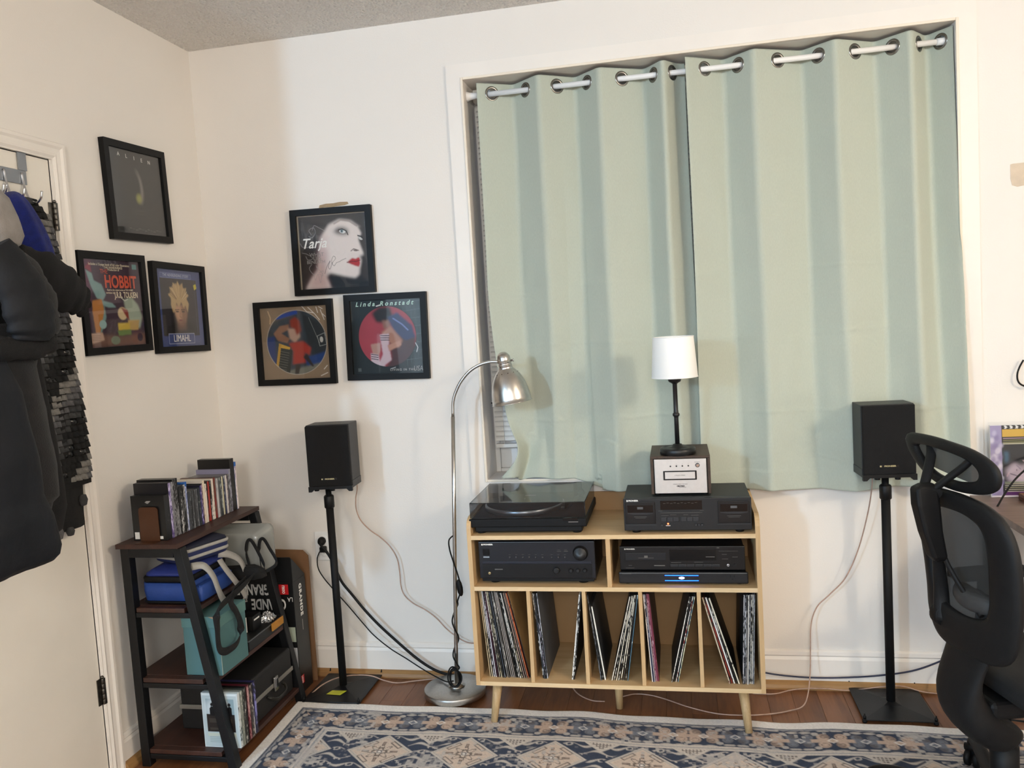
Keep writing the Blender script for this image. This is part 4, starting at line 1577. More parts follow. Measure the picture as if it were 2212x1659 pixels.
# (kind, thickness, height, depth, side colour, spine colour, ink, amount, word)
ROW = [('box', .028, .158, .130, '#191919', '#1b1b1c', '#555', .1, 'black'), ('case', .014, .196, .136, '#222124', '#5b4a86', '#c9bfe0', .5, 'purple'), ('case', .013, .196, .137, '#28282a', '#77777c', '#b8b8bc', .5, 'grey'),
       ('box', .030, .203, .140, '#151516', '#161617', '#8d8d90', .35, 'tall black'), ('case', .012, .172, .136, '#222', '#18181a', '#cfcfcf', .55, 'black'), ('case', .012, .172, .136, '#222', '#1d1d1f', '#b9b9b4', .6, 'black'),
       ('case', .012, .172, .136, '#222', '#232326', '#cccccc', .45, 'black'), ('case', .014, .178, .137, '#2a4f8f', '#8390c0', '#d9def0', .5, 'blue topped'), ('disc', .010, .140, .137, '#36383c', '#3a3c40', '#7a7c80', .3, 'dark grey'),
       ('disc', .010, .140, .137, '#3c3d40', '#2f3134', '#85878a', .35, 'charcoal'), ('disc', .010, .140, .137, '#333', '#46484c', '#8b8d90', .3, 'dark grey'), ('disc', .010, .140, .137, '#2a2a2c', '#252629', '#707276', .35, 'black'),
       ('disc', .010, .140, .137, '#3a3a3c', '#3f4145', '#84868a', .3, 'dark grey'), ('disc', .010, .140, .137, '#3a3a3c', '#57585c', '#8b8d90', .3, 'grey'), ('disc', .010, .142, .137, '#2a3138', '#2c3236', '#b5bdb2', .3, 'slate'),
       ('disc', .011, .148, .137, '#222230', '#3d3770', '#a79fd8', .4, 'indigo'), ('disc', .010, .152, .138, '#1c1c1c', '#402238', '#c0a0b0', .4, 'plum'), ('disc', .014, .162, .140, '#cfc8bd', '#e9dcc6', '#a89a86', .15, 'thick cream'),
       ('disc', .010, .146, .138, '#c8c2b8', '#eee7dc', '#9a9288', .3, 'white'), ('disc', .010, .150, .137, '#222', '#131313', '#9a2a24', .35, 'black'), ('disc', .010, .152, .137, '#3a1a18', '#b5443a', '#2a1010', .4, 'red'),
       ('disc', .010, .152, .137, '#222', '#161616', '#e8e4e0', .45, 'black and white'), ('disc', .017, .156, .139, '#cfc5b8', '#efe6d8', '#b9ae9e', .2, 'wide cream'), ('disc', .014, .158, .139, '#4a2a24', '#6f4032', '#8a2a2a', .45, 'brown'),
       ('disc', .010, .152, .137, '#9a9a9a', '#d5d3d2', '#8f8d8f', .4, 'pale grey'), ('disc', .010, .152, .137, '#777', '#77797c', '#c9cbd0', .4, 'grey'), ('disc', .010, .152, .137, '#444', '#3f4549', '#b0b8b4', .4, 'slate'),
       ('disc', .010, .152, .137, '#444', '#2b2c30', '#b0b8b4', .4, 'black'), ('disc', .010, .152, .137, '#888', '#d8d2b4', '#7f7a62', .3, 'cream'), ('disc', .010, .152, .137, '#333', '#3b4160', '#c9d0d8', .4, 'navy'),
       ('disc', .010, .152, .137, '#999', '#e4e0da', '#7f7a72', .3, 'white'), ('disc', .010, .152, .137, '#555', '#5b4a52', '#c9b8c0', .45, 'mauve'), ('disc', .010, .152, .137, '#555', '#4d4f55', '#b0b0b0', .4, 'grey'),
       ('case', .013, .170, .142, '#8b88a0', '#a5a4b4', '#55555f', .35, 'tall lilac grey'), ('box', .030, .208, .140, '#171615', '#1b1b1b', '#3a3a3a', .2, 'tall black'), ('case', .012, .190, .134, '#4a6ea8', '#9a8fae', '#f0e6e6', .55, 'lilac with blue top')]
ymin = -.752
tot = sum(r[1] for r in ROW) + .0006 * len(ROW)
ycur = ymin
TZ = .8025
xs_ = .218
for k, (kind, th, h, dp, side, sp, ink, amt, word) in enumerate(ROW):
    b = MB()
    y0, y1 = ycur, ycur + th
    x1 = xs_ - random.uniform(0, .004)
    x0 = x1 - dp
    b.box((x0, y0, TZ), (x1 - .0006, y1, TZ + h), 0)
    b.box((x1 - .0005, y0 + .0004, TZ + .001), (x1, y1 - .0004, TZ + h - .001), 1)
    nm = {'box': 'box_set', 'case': 'disc_case', 'disc': 'disc_case'}[kind]
    o = b.build(nm, [mat('case_side_' + side[1:], side, .35, var=.08), spine(sp, ink, amt)], None, bevel=.0006, seg=1)
    tag(o, '%s %s from near end of top shelf row, %s spine' % (ORD[k], 'boxed set' if kind == 'box' else 'disc case', word), 'box' if kind == 'box' else 'case', 'discs on the top shelf')
    if k == 0:
        p = MB().prism([(x0 + .055, TZ + .135), (x0 + .062, TZ + .140), (x0 + .078, TZ + .140), (x0 + .071, TZ + .133), (x0 + .065, TZ + .130)], y0 - .0006, y0 - .0001, 'xz')
        p.build('emblem', GREYP, o)
        MB().box((x0 + .006, y0 - .0006, TZ + .006), (x0 + .024, y0 - .0001, TZ + .03)).build('label', PAPER, o)
        MB().box((x0 + .09, y0 - .0006, TZ + .006), (x0 + .115, y0 - .0001, TZ + .016)).build('label', PAPER, o)
    if k == 3:
        b2 = MB()
        for j in range(8):
            xx = x0 + .012 + .012 * j
            b2.box((xx, y0 - .0004, TZ + .168 + .004 * (j % 3)), (xx + .008 + .004 * (j % 2), y0 - .0001, TZ + .19))
        b2.build('artwork', GREYP, o)
    if kind == 'case' and 'blue' in word:
        MB().box((x0 - .0006, y0 - .0004, TZ + h - .016), (x1 + .0006, y1 + .0004, TZ + h + .0006)).build('blue_band', mat('bluray_blue', '#2f63b0', .25, var=.05), o)
    ycur = y1 + .0006
# brown bookend at the near end
t = thing('bookend', 'brown metal bookend standing at the near end of the disc row', 'bookend', (.16, -.77, .8025))
BRN = mat('brown_bookend', '#4b2a12', .5, var=.08, bump=.08, bs=200)
b = MB()
pr = [(.118, .8035), (.192, .8035)] + [(.192 - .012 + .012 * math.cos(a), .922 - .012 + .012 * math.sin(a)) for a in (0, .5, 1.0, PI / 2)] + [(.118 + .012 + .012 * math.cos(a), .922 - .012 + .012 * math.sin(a)) for a in (PI / 2, 2.1, 2.6, PI)]
b.prism(pr, -.7595, -.7570, 'xz')
b.build('upright', BRN, t, bevel=.0006)
MB().box((.118, -.795, .8025), (.192, -.757, .8035)).build('foot', BRN, t)


# --- soft bags on the second shelf
def rrect(x0, x1, y0, y1, r, n=6):
    P = []
    for (cx_, cy_, a0) in ((x1 - r, y1 - r, 0), (x0 + r, y1 - r, PI / 2), (x0 + r, y0 + r, PI), (x1 - r, y0 + r, 3 * PI / 2)):
        for k in range(n + 1):
            a = a0 + PI / 2 * k / n
            P.append((cx_ + r * math.cos(a), cy_ + r * math.sin(a)))
    return P


def softbox(x0, x1, y0, y1, zs, r, b, m=0, T=None, wob=.004, seed=0):
    """zs: list of (z, inset)"""
    rings = []
    for z, ins in zs:
        P = rrect(x0 + ins, x1 - ins, y0 + ins, y1 - ins, max(.004, r - ins * .3))
        ring = []
        for (x, y) in P:
            v = Vector((x + wob * fbm(x * 20, z * 18 + seed), y + wob * fbm(y * 20, z * 18, seed), z + wob * fbm(x * 14, y * 14, seed + 2)))
            ring.append(T @ v if T is not None else v)
        rings.append(ring)
    return b.loft(rings, m)


def ribbon(path, width, thick, wdir, per=6):
    P = spline(path, per)
    w = [Vector(d).normalized() for d in wdir] if isinstance(wdir, list) else None
    b = MB()
    rings = []
    n = len(P)
    for i, p in enumerate(P):
        tn = (P[min(n - 1, i + 1)] - P[max(0, i - 1)]).normalized()
        if w:
            q = i / (n - 1) * (len(w) - 1)
            k = min(int(q), len(w) - 2)
            wd = w[k].lerp(w[k + 1], q - k)
        else:
            wd = Vector(wdir)
        wd = (wd - tn * wd.dot(tn)).normalized()
        nn = tn.cross(wd)
        a, c = wd * width / 2, nn * thick / 2
        rings.append([p + a + c, p - a + c, p - a - c, p + a - c])
    return b.loft(rings, sm=True)


RBL = mat('blue_nylon', '#254690', .6, var=.10, vs=14, bump=.2, bs=300)
RBL2 = mat('blue_nylon_lid', '#2c3a86', .6, var=.12, vs=14, bump=.2, bs=300)
NVB = mat('navy_nylon_bag', '#1b2550', .6, var=.12, vs=14, bump=.2, bs=300)
GST = mat('grey_webbing', '#a5a29c', .8, var=.06, vs=40, bump=.3, bs=600)
t = thing('cooler_bag', 'royal blue soft cooler bag with black band and grey strap, second shelf', 'bag', (.2, -.64, .5745))
b = MB()
softbox(.092, .285, -.775 + .025, -.50, [(.576, .012), (.584, .002), (.62, 0), (.650, .002)], .030, b, wob=.005, seed=1)
b.build('body', RBL, t)
b = MB()
softbox(.093, .284, -.749, -.501, [(.650, .001), (.655, -.002), (.668, -.002), (.672, .001)], .030, b, seed=2)
b.build('zip_band', BLKM, t)
b = MB()
softbox(.094, .283, -.748, -.502, [(.672, .002), (.682, .006), (.694, .022), (.700, .05)], .030, b, wob=.008, seed=3)
b.build('lid', RBL2, t)
b = MB()
softbox(.090, .287, -.752, -.498, [(.5745, .012), (.576, .006), (.584, .000), (.586, .004)], .030, b, seed=4)
b.build('base_trim', BLKM, t)
b = MB()
softbox(.288, .318, -.735, -.53, [(.578, .006), (.585, 0), (.63, 0), (.636, .006)], .012, b, wob=.003, seed=8)
b.build('front_pocket', RBL, t)
b = ribbon([(.285, -.735, .705), (.318, -.71, .700), (.335, -.685, .655), (.338, -.665, .60), (.338, -.64, .555), (.340, -.60, .515), (.345, -.55, .495), (.342, -.50, .520), (.338, -.475, .56), (.335, -.475, .61), (.330, -.50, .66), (.318, -.55, .695), (.30, -.585, .706)], .026, .002, [(.2, .5, 1), (0, 1, .3), (0, 1, .2), (.2, .8, .6), (.3, .2, 1), (.2, -.5, 1), (0, 1, -.2), (0, 1, .1), (.3, .6, 1)])
b.build('strap', GST, t)
b = ribbon([(.312, -.60, .69), (.33, -.60, .66), (.345, -.565, .60), (.352, -.53, .55), (.348, -.505, .515), (.345, -.52, .50)], .026, .002, [(0, 1, .2), (0, 1, .2), (0, .8, .5)])
b.build('strap', GST, t)

t = thing('lunch_bag', 'small navy lunch bag with grey piping stacked on the blue cooler bag', 'bag', (.21, -.63, .7))
T = Matrix.Translation((.215, -.615, .0)) @ Matrix.Rotation(-.30, 4, 'Z')
b = MB()
softbox(-.085, .085, -.10, .10, [(.7055, .012), (.712, .003), (.724, 0), (.744, 0), (.757, .001)], .022, b, T=T, wob=.003)
b.build('body', NVB, t)
b = MB()
softbox(-.084, .084, -.099, .099, [(.757, .002), (.768, .006), (.776, .02), (.779, .04)], .022, b, T=T, wob=.004, seed=3)
b.build('lid', mat('dark_navy_lid', '#10142a', .6, var=.12, vs=14, bump=.2, bs=300), t)
for za, zb in ((.7215, .7335), (.748, .7595)):
    b = MB()
    softbox(-.087, .087, -.102, .102, [(za, .001), (za + .003, -.001), (zb - .003, -.001), (zb, .001)], .024, b, T=T, wob=.002)
    b.build('piping', GST, t)

t = thing('plastic_bin', 'clear grey plastic bin standing on the far end of the second shelf', 'bin', (.26, -.37, .574))
BIN = glass('bin_plastic', (.80, .82, .80), .08, .15, .55, (.42, .43, .41))
b = MB()
rings = []
for (yy, ins) in ((-.315, .0), (-.32, -.008), (-.335, -.008), (-.340, .0), (-.41, .010), (-.416, .016), (-.418, .03)):
    rings.append([(x, yy, z) for x, z in rrect(.125 + ins, .375 - ins, .575 + ins * .2 + (.0 if ins > 0 else -.0), .745 - ins, .022)])
b.loft(rings, cap=True)
b.build('tub', BIN, t)
b = MB()
ring = rrect(.131, .369, .582, .738, .022)
b.tube([(x, -.338, z) for x, z in ring], .004, 8, closed=True)
b.build('rim', mat('bin_rim', '#9a9d98', .4, var=.04), t)

t = thing('tote_bag', 'black fabric tote bag slumped behind the cooler bag, its strap hanging over the teal box', 'bag', (.30, -.5, .574))
b = MB()
softbox(.22, .40, -.492, -.425, [(.5745, .012), (.582, .002), (.60, 0), (.615, .006), (.622, .02)], .02, b, wob=.010, seed=6)
b.build('bag_body', BLCK, t)
ribbon([(.385, -.50, .60), (.398, -.62, .590), (.392, -.76, .562), (.400, -.790, .50), (.402, -.792, .44), (.405, -.770, .418), (.408, -.73, .412), (.408, -.69, .415), (.406, -.660, .435), (.403, -.650, .475), (.400, -.665, .52), (.398, -.69, .56), (.388, -.66, .588), (.38, -.55, .602)], .026, .0025, [(0, 1, .2), (.2, .3, 1), (0, 1, 0), (0, 1, 0), (.2, .3, 1), (.2, .2, 1), (0, 1, .3), (0, 1, .5), (.3, .4, 1)]).build('strap', BLCK, t)
for (dy, dx) in ((0, 0), (.015, .045)):
    ribbon([(.34 + dx, -.44, .60), (.325 + dx, -.436 + dy, .66), (.33 + dx, -.434 + dy, .705), (.345 + dx, -.432 + dy, .715), (.365 + dx, -.430 + dy, .68), (.39 + dx, -.43 + dy, .62), (.395, -.44, .59)], .012, .002, (0, 0, 1)).build('handle', BLCK, t)

# --- third shelf
TEAL = mat('teal_card', '#4d7375', .7, var=.05, vs=5)
t = thing('storage_box', 'teal cardboard box with worn corner at the near end of the third shelf', 'box', (.31, -.68, .323))
MB().box((.243, -.752, .323), (.381, -.575, .525)).build('box_body', TEAL, t, bevel=.002)
MB().box((.240, -.7545, .493), (.384, -.5725, .533)).build('lid', mat('teal_card_lid', '#557b79', .7, var=.05, vs=5), t, bevel=.002)
MB().prism([(.345, .5335), (.3845, .5335), (.3845, .508), (.374, .505), (.370, .524), (.352, .530)], -.7552, -.7546, 'xz').build('torn_corner', mat('bare_card', '#a58868', .8, var=.1, vs=60), t)
MB().box((.3812, -.753, .326), (.3822, -.750, .492)).build('worn_edge', mat('worn_edge', '#9aa79c', .8, var=.1, vs=60), t)

t = thing('flat_case', 'flat black glossy case lying at the far end of the third shelf', 'case', (.27, -.42, .323))
MB().box((.15, -.555, .3232), (.372, -.285, .366)).build('case_body', BLKS, t, bevel=.004)
MB().box((.148, -.557, .3625), (.374, -.283, .3655)).build('seam', mat('seam_silver', '#77787a', .3, metal=.7), t)
t = thing('hang_box', 'small white retail box with hang tab on the flat black case', 'box', (.31, -.5, .367))
MB().box((.285, -.535, .3668), (.322, -.47, .425)).build('box_body', PAPER, t, bevel=.001)
MB().prism([(-.535, .425), (-.47, .425), (-.47, .452), (-.535, .452)], .286, .2875, 'yz').build('hang_tab', PAPER, t)
MB().prism([(-.51, .436), (-.495, .436), (-.4965, .441), (-.502, .446), (-.5085, .441)], .2876, .2879, 'yz').build('hang_hole', DARKP, t)
t = thing('gadget_box', 'small black box with a white stripe beside the white retail box', 'box', (.32, -.44, .367))
MB().box((.292, -.462, .3668), (.342, -.40, .424)).build('box_body', BLK, t, bevel=.001)
MB().box((.3421, -.452, .405), (.3424, -.412, .411)).build('stripe', PAPER, t)
t = thing('blister_pack', 'crumpled clear plastic pack on the flat black case', 'pack', (.34, -.37, .367))
b = MB()
b.grid(lambda u, v: (.318 + .05 * u + .006 * fbm(u * 9, v * 9, 4), -.392 + .075 * v, .372 + .030 * math.sin(PI * u) * math.sin(PI * v) + .014 * abs(fbm(u * 8 + 2, v * 8, 9))), 22, 22, sm=False)
b.build('film', glass('clear_film', (.85, .88, .88), .45, .08, .2, (.6, .62, .62)), t)
t = thing('ribbed_block', 'orange yellow ribbed label strip at the front edge of the flat case', 'label', (.377, -.35, .345))
b = MB()
b.box((.3745, -.385, .338), (.3800, -.295, .368))
for k in range(12):
    b.box((.3800, -.383 + k * .0074, .341), (.3818, -.379 + k * .0074, .365))
b.build('strip', mat('amber_strip', '#b98235', .5, var=.1, vs=60), t, bevel=.0006, seg=1)

# --- bottom shelf: black case with silver trim and a stack of film cases
t = thing('briefcase', 'black case with silver trim band and latch on the bottom shelf', 'case', (.26, -.45, .0645))
CAS = mat('case_vinyl', '#171616', .55, var=.12, bump=.25, bs=500)
MB().box((.128, -.640, .0650), (.398, -.292, .150)).build('base', CAS, t, bevel=.006)
MB().box((.128, -.640, .1505), (.398, -.292, .238)).build('lid', CAS, t, bevel=.010, seg=3)
MB().box((.125, -.643, .143), (.401, -.289, .159)).build('trim_band', mat('aluminium_trim', '#aaa7a0', .35, metal=.7, var=.06), t, bevel=.001)
lt = MB().box((.4015, -.455, .128), (.409, -.425, .182)).build('latch', STEEL, t, bevel=.002)
MB().box((.409, -.448, .140), (.412, -.432, .176)).build('latch_tongue', CHROME, lt, bevel=.001)
b = MB()
b.tube(spline([(.399, -.500, .128), (.412, -.497, .122), (.424, -.475, .112), (.426, -.44, .110), (.424, -.405, .112), (.412, -.383, .122), (.399, -.380, .128)], 6), .0055, 10)
b.build('handle', mat('handle_dark', '#2a2824', .3, metal=.4), t)
FILM = [('#c8d2d4', '#dfe6e6', '#3a4a50', .5, 'silver white'), ('#7d837c', '#8a8f86', '#dcdcd2', .5, 'olive grey'), ('#3c3f3c', '#2a2c2b', '#d0d0c8', .5, 'black'), ('#1a1a1a', '#141414', '#777', .3, 'black'), ('#5a1f28', '#6e2a36', '#c9a0a0', .4, 'dark red'),
        ('#3a3434', '#413b3a', '#d6c8b8', .5, 'brown grey'), ('#1a1a1c', '#1c1c20', '#b9b9c0', .4, 'black'), ('#2d2c52', '#26263a', '#8d8dd0', .4, 'indigo')]
yc = -.752
for k, (side, sp, ink, amt, word) in enumerate(FILM):
    b = MB()
    th = .0142
    x0 = .289 + .002 * (k % 3)
    x1 = x0 + .139
    hh = .196 if k < 5 else .19
    b.box((x0, yc, .0645), (x1 - .0006, yc + th, .0645 + hh), 0)
    b.box((x1 - .0005, yc + .0006, .066), (x1, yc + th - .0006, .0645 + hh - .0015), 1)
    o = b.build('film_case', [mat('film_' + side[1:], side, .3, var=.06), spine(sp, ink, amt)], None, bevel=.001, seg=1)
    tag(o, '%s film case from near end of bottom shelf row, %s spine' % (ORD[k], word), 'case', 'film cases on the bottom shelf')
    if k == 0:
        c = Canvas(70, 96, '#bccacd')
        c.rect(0, 0, 1, .03, '#dfe8ea')
        c.rect(.10, .09, .92, .42, '#8fa5ad')
        c.ell(.42, .28, .30, .18, '#eef3f4', .95, 0, .5)
        c.rect(.10, .38, .92, .72, '#2b2522')
        for (px_, s_) in ((.27, 1), (.52, .9), (.78, 1)):
            c.ell(px_, .20, .045, .035, '#141416', 1)
            c.poly([(px_ - .075, .42), (px_ - .07, .27), (px_ - .03, .235), (px_ + .03, .235), (px_ + .07, .27), (px_ + .075, .42)], '#141416', 1)
        for j in range(10):
            c.rect(.16, .47 + .022 * j, .84, .477 + .022 * j, '#5f574f', .7)
        c.rect(.10, .74, .92, .80, '#c9d0c2')
        for j in range(4):
            c.rect(.14, .82 + .03 * j, .5, .83 + .03 * j, '#7a9394', .7)
        for j in range(3):
            c.rect(.52 + .11 * j, .85, .57 + .11 * j, .89, '#2d3a3c', .9)
        c.build('back_print', (x0 + .004, yc - .0006, .0645 + hh - .004), (.130, 0, 0), (0, 0, -hh + .008), PRINT, o)
    yc += th + .0007

# --- toy box standing upside down behind the shelf, card sheet behind it
CARD = mat('brown_cardboard', '#7d5a3c', .85, var=.06, vs=20, bump=.1, bs=200)
t = thing('cardboard_sheet', 'brown cardboard sheet standing against the wall behind the black toy box', 'cardboard', (.29, -.07, 0))
MB().prism([(.175, .001), (.398, .001), (.398, .548), (.375, .572), (.175, .578)], -.075, -.069, 'xz').build('sheet', CARD, t)
BXM = mat('black_box_card', '#121314', .38, var=.1)
t = thing('toy_box', 'large black toy box standing upside down in the corner with red logo squares', 'box', (.22, -.155, 0))
MB().box((.048, -.210, .001), (.388, -.098, .475)).build('carton', BXM, t, bevel=.0015)
MB().prism([(.05, .4755), (.387, .4755), (.387, .578), (.382, .581), (.05, .581)], -.2100, -.2085, 'xz').build('flap', BXM, t)
MB().prism([(-.2083, .4755), (-.2083, .575), (-.195, .566), (-.098, .478), (-.098, .4755)], .3865, .388, 'yz').build('flap', BXM, t)
RED = mat('logo_red', '#c41f24', .4, var=.03)
o = MB().box((.325, -.2107, .425), (.367, -.2102, .467)).build('logo', RED, t)
text('LEGO', (.346, -.2110, .446), .0150, PAPER, o, (0, 0, -1), (-1, 0, 0), bold=.0006, sx=.9)
Rm, Um = (-1, 0, 0), (0, 0, -1)
text('LA', (.372, -.2105, .405), .026, PAPER, t, Rm, Um, sx=.8)
text('GRANDE', (.352, -.2105, .385), .062, PAPER, t, Rm, Um, 'LEFT', sx=.62, bold=.0018)
text('GRANDE', (.286, -.2105, .447), .062, PAPER, t, Rm, Um, 'LEFT', sx=.62, bold=.0018)
MB().box((.338, -.2106, .225), (.384, -.2102, .287)).build('label', mat('pale_green_label', '#aeb7a4', .6, var=.05, vs=30), t)
c = Canvas(60, 60, '#d2d4d8')
c.rect(.1, .08, .9, .9, '#bfc2c6')
c.rect(.18, .14, .8, .9, '#c9cbce')
for k in range(6):
    c.line([(.14 + .13 * k, .1), (.14 + .13 * k, .9)], .008, '#9a9da2', .8)
c.line([(.1, .3), (.9, .3)], .01, '#8d9096', .8)
c.poly([(.62, .36), (.7, .32), (.78, .4), (.74, .6), (.66, .58)], '#1b1b1b', 1, 0)
c.build('picture', (.20, -.2106, .20), (.186, 0, 0), (0, 0, -.198), PRINT, t)
o = MB().box((.3882, -.205, .040), (.3886, -.175, .075)).build('logo', RED, t)
text('LEGO', (.3889, -.190, .0575), .0120, PAPER, o, (0, 0, -1), (0, 1, 0), bold=.0005)
text('GRANDE', (.3885, -.150, .385), .030, PAPER, t, (0, 0, -1), (0, 1, 0), 'CENTER', bold=.0012, space=1.2)
MB().box((.3882, -.152, .255), (.3885, -.148, .30)).build('small_print', GREYP, t)
# ================================================================== speakers on stands
GRILLE = mat('speaker_grille', '#0c0c0d', .95, var=.25, vs=200, bump=.5, bs=900)
SPK = mat('speaker_vinyl', '#1d1e20', .45, var=.12, vs=60, bump=.2, bs=700)
GOLDP = mat('gold_badge', '#c9bd90', .4, metal=.4, var=.04)


def stand(x, y, label, extra=None):
    t = thing('speaker_stand', label, 'speaker stand', (x, y, .0), 'black pole speaker stands')
    hx, hy0, hy1 = .1225, -.133, .143
    b = MB()
    z0 = .0095
    P = [(x - hx, y + hy0), (x + hx, y + hy0), (x + hx, y + hy1), (x - hx, y + hy1)]
    b.loft([[(a, c, z0) for a, c in P], [(a, c, z0 + .004) for a, c in P], [(x + (a - x) * .25, y + (c - y) * .25, z0 + .011) for a, c in P], [(x + (a - x) * .12, y + (c - y) * .12, z0 + .016) for a, c in P]], sm=False)
    b.build('base_plate', BLKS, t, bevel=.0015)
    for a, c in P:
        cx_ = x + (a - x) * .955
        cy_ = y + (c - y) * .955
        b = MB()
        b.lathe([(.0065, 0), (.0085, .003), (.0085, .0095)], (cx_, cy_, .0005), 14)
        b.lathe([(.0055, .0), (.0055, .009), (.003, .0115), (.0018, .019)], (cx_, cy_, .014), 10)
        b.build('spike_foot', RUB, t)
    MB().lathe([(.0155, 0), (.0155, .757)], (x, y, .024), 24).build('pole', BLKM, t)
    MB().lathe([(.017, 0), (.0205, .004), (.0205, .048), (.018, .052), (.012, .056), (.012, .088)], (x, y, .772), 24).build('collar', BLK, t)
    b = MB()
    b.box((x - .045, y - .045, .8585), (x + .045, y + .045, .862))
    for s in (-1, 1):
        b.lathe([(.010, 0), (.010, .010)], (x + s * .034, y - .034, .850), 12)
    b.build('mount_plate', BLK, t, bevel=.001)
    if extra:
        extra(t)
    return t


def speaker(x, y, toe, label, side):
    t = thing('speaker', label, 'speaker', (x, y, .8625), 'black bookshelf speakers')
    T = Matrix.Translation((x, y, .8625)) @ Matrix.Rotation(toe, 4, 'Z')
    w, d, h = .089, .066, .258
    b = MB()
    b.box((-w, -d + .016, .0), (w, d, .030), T=T)
    b.box((-w, -d + .016, .0305), (w, d - .006, h), T=T)
    cab = b.build('cabinet', SPK, t, bevel=.002)
    MB().box((-w + .001, -d, .012), (w - .001, -d + .0155, h - .002), T=T).build('grille', GRILLE, t, bevel=.004, seg=3)
    b = MB()
    b.prism([(-w - .001, .012), (-w - .001, -.010), (-w + .012, -.010), (-w + .022, .0), (w - .022, .0), (w - .012, -.010), (w + .001, -.010), (w + .001, .012)], -d - .001, -d + .012, 'xz', T=T)
    b.build('base_bracket', BLK, t, bevel=.001)
    o = MB().box((-.034, -d - .0008, .038), (.030, -d - .0001, .045), T=T).build('badge', mat('badge_dark', '#1b1a17', .3, metal=.3), t)
    R3 = T.to_3x3()
    text('PIONEER', T @ Vector((.001, -d - .0012, .0415)), .0072, GOLDP, o, R3 @ Vector((1, 0, 0)), (0, 0, 1), sx=1.35, bold=.0003)
    p = MB().box((-.033, -d - .0012, .0388), (-.0275, -d - .0009, .0443), T=T).build('emblem', GOLDP, o)
    MB().lathe([(.010, 0), (.010, .004)], (0, 0, 0), 12, T=T @ Matrix.Translation((.02, d, .12)) @ Matrix.Rotation(-PI / 2, 4, 'X')).build('terminal', RUB, t)


def sticker(t):
    b = MB()
    q = [(.510, -.236), (.572, -.240), (.588, -.196), (.527, -.188)]
    b.loft([[(a, c, .0172 + (c + .30) * .022) for a, c in q], [(a, c, .0176 + (c + .30) * .022) for a, c in q]], sm=False)
    b.build('sticker', mat('yellow_sticker', '#c8c832', .5, var=.06, vs=60), t)
    b = MB()
    for k in range(5):
        b.box((.533, -.229 + .008 * k, .0188 + .00018 * k), (.567 + .002 * k, -.2265 + .008 * k, .0192 + .00018 * k))
    b.build('sticker_print', mat('olive_print', '#8e8f28', .5), t)


stand(.5525, -.158, 'black speaker stand with a yellow sticker on its square base, left of the floor lamp', sticker)
stand(2.682, -.150, 'black speaker stand with a plain square base, between the record cabinet and the office chair')
speaker(.5855, -.158, .09, 'left black speaker, on the stand with the yellow sticker', -1)
speaker(2.680, -.150, .05, 'right black speaker, in front of the curtain beside the office chair', 1)


# ================================================================== floor lamp
t = thing('floor_lamp', 'brushed steel floor lamp with curved neck and bell shade beside the record cabinet', 'lamp', (1.045, -.172, .012))
BRS = mat('brushed_base', '#b9b7b3', .36, metal=1, var=.08, vs=120, bump=.08, bs=500)
b = MB()
b.lathe([(.0, 0), (.122, 0), (.1245, .002), (.1245, .022), (.122, .025), (.03, .029), (.0, .0292)], (1.0385, -.172, .0125), 72, close=False)
b.build('base', BRS, t)
MB().lathe([(.034, 0), (.034, .003), (.016, .010), (.014, .014)], (1.046, -.172, .042), 32).build('pole_flange', STEEL, t)
arm = [(1.046, -.172, .052), (1.060, -.172, .33), (1.080, -.172, .70), (1.103, -.172, 1.13)]
bend = spline([(1.104, -.172, 1.145), (1.107, -.172, 1.185), (1.120, -.172, 1.224), (1.145, -.172, 1.267), (1.182, -.172, 1.305), (1.225, -.172, 1.328), (1.268, -.172, 1.337), (1.298, -.172, 1.336)], 6)
MB().tube(arm, .0078, 18).build('pole', STEEL, t)
MB().tube([Vector(arm[-1])] + bend, .0062, 16).build('gooseneck', STEEL, t)
ax0, ax1 = Vector((1.3155, -.172, 1.372)), Vector((1.3425, -.172, 1.180))
dz = (ax1 - ax0).normalized()
xx = Vector((0, 1, 0)).cross(dz).normalized()
yy = dz.cross(xx)
TL = Matrix(((xx.x, yy.x, dz.x, ax0.x), (xx.y, yy.y, dz.y, ax0.y), (xx.z, yy.z, dz.z, ax0.z), (0, 0, 0, 1)))
sh = MB()
sh.lathe([(.0, .0), (.010, .001), (.019, .007), (.0245, .017), (.0262, .030), (.0262, .040), (.0272, .0405), (.0272, .0425), (.0262, .043), (.0268, .052), (.0278, .0525), (.0278, .0545), (.027, .055), (.030, .066)], n=40, T=TL, close=False)
sh.build('socket_cap', STEEL, t)
sh = MB()
pr = [(.030, .066), (.040, .076), (.050, .090), (.059, .108), (.067, .130), (.0725, .154), (.0755, .178), (.0765, .196)]
sh.lathe(pr + [(.0785, .197), (.0785, .199), (.0755, .199)] + [(r - .0012, z) for r, z in pr[::-1]], n=56, T=TL, close=False)
shade = sh.build('shade', STEEL, t)
b = MB()
for k in range(12):
    a = 2 * PI * k / 12 + .2
    b.lathe([(.0, -.0004), (.0022, -.0004), (.0022, .0004), (0, .0004)], (0, 0, 0), 8, T=TL @ Matrix.Rotation(a, 4, 'Z') @ Matrix.Translation((.0455, 0, .0828)) @ Matrix.Rotation(.92, 4, 'Y'))
b.build('vent_hole', RUB, shade)
MB().lathe([(.0, .10), (.018, .105), (.027, .125), (.029, .145), (.022, .165), (.0, .172)], n=20, T=TL, close=False).build('bulb', mat('frosted_bulb', '#efeee8', .3, var=.01), t)
MB().lathe([(.004, 0), (.004, .008), (.006, .009), (.006, .012)], (0, 0, 0), 10, T=TL @ Matrix.Translation((-.0262, 0, .038)) @ Matrix.Rotation(-PI / 2, 4, 'Y')).build('neck_joint', CHROME, t)
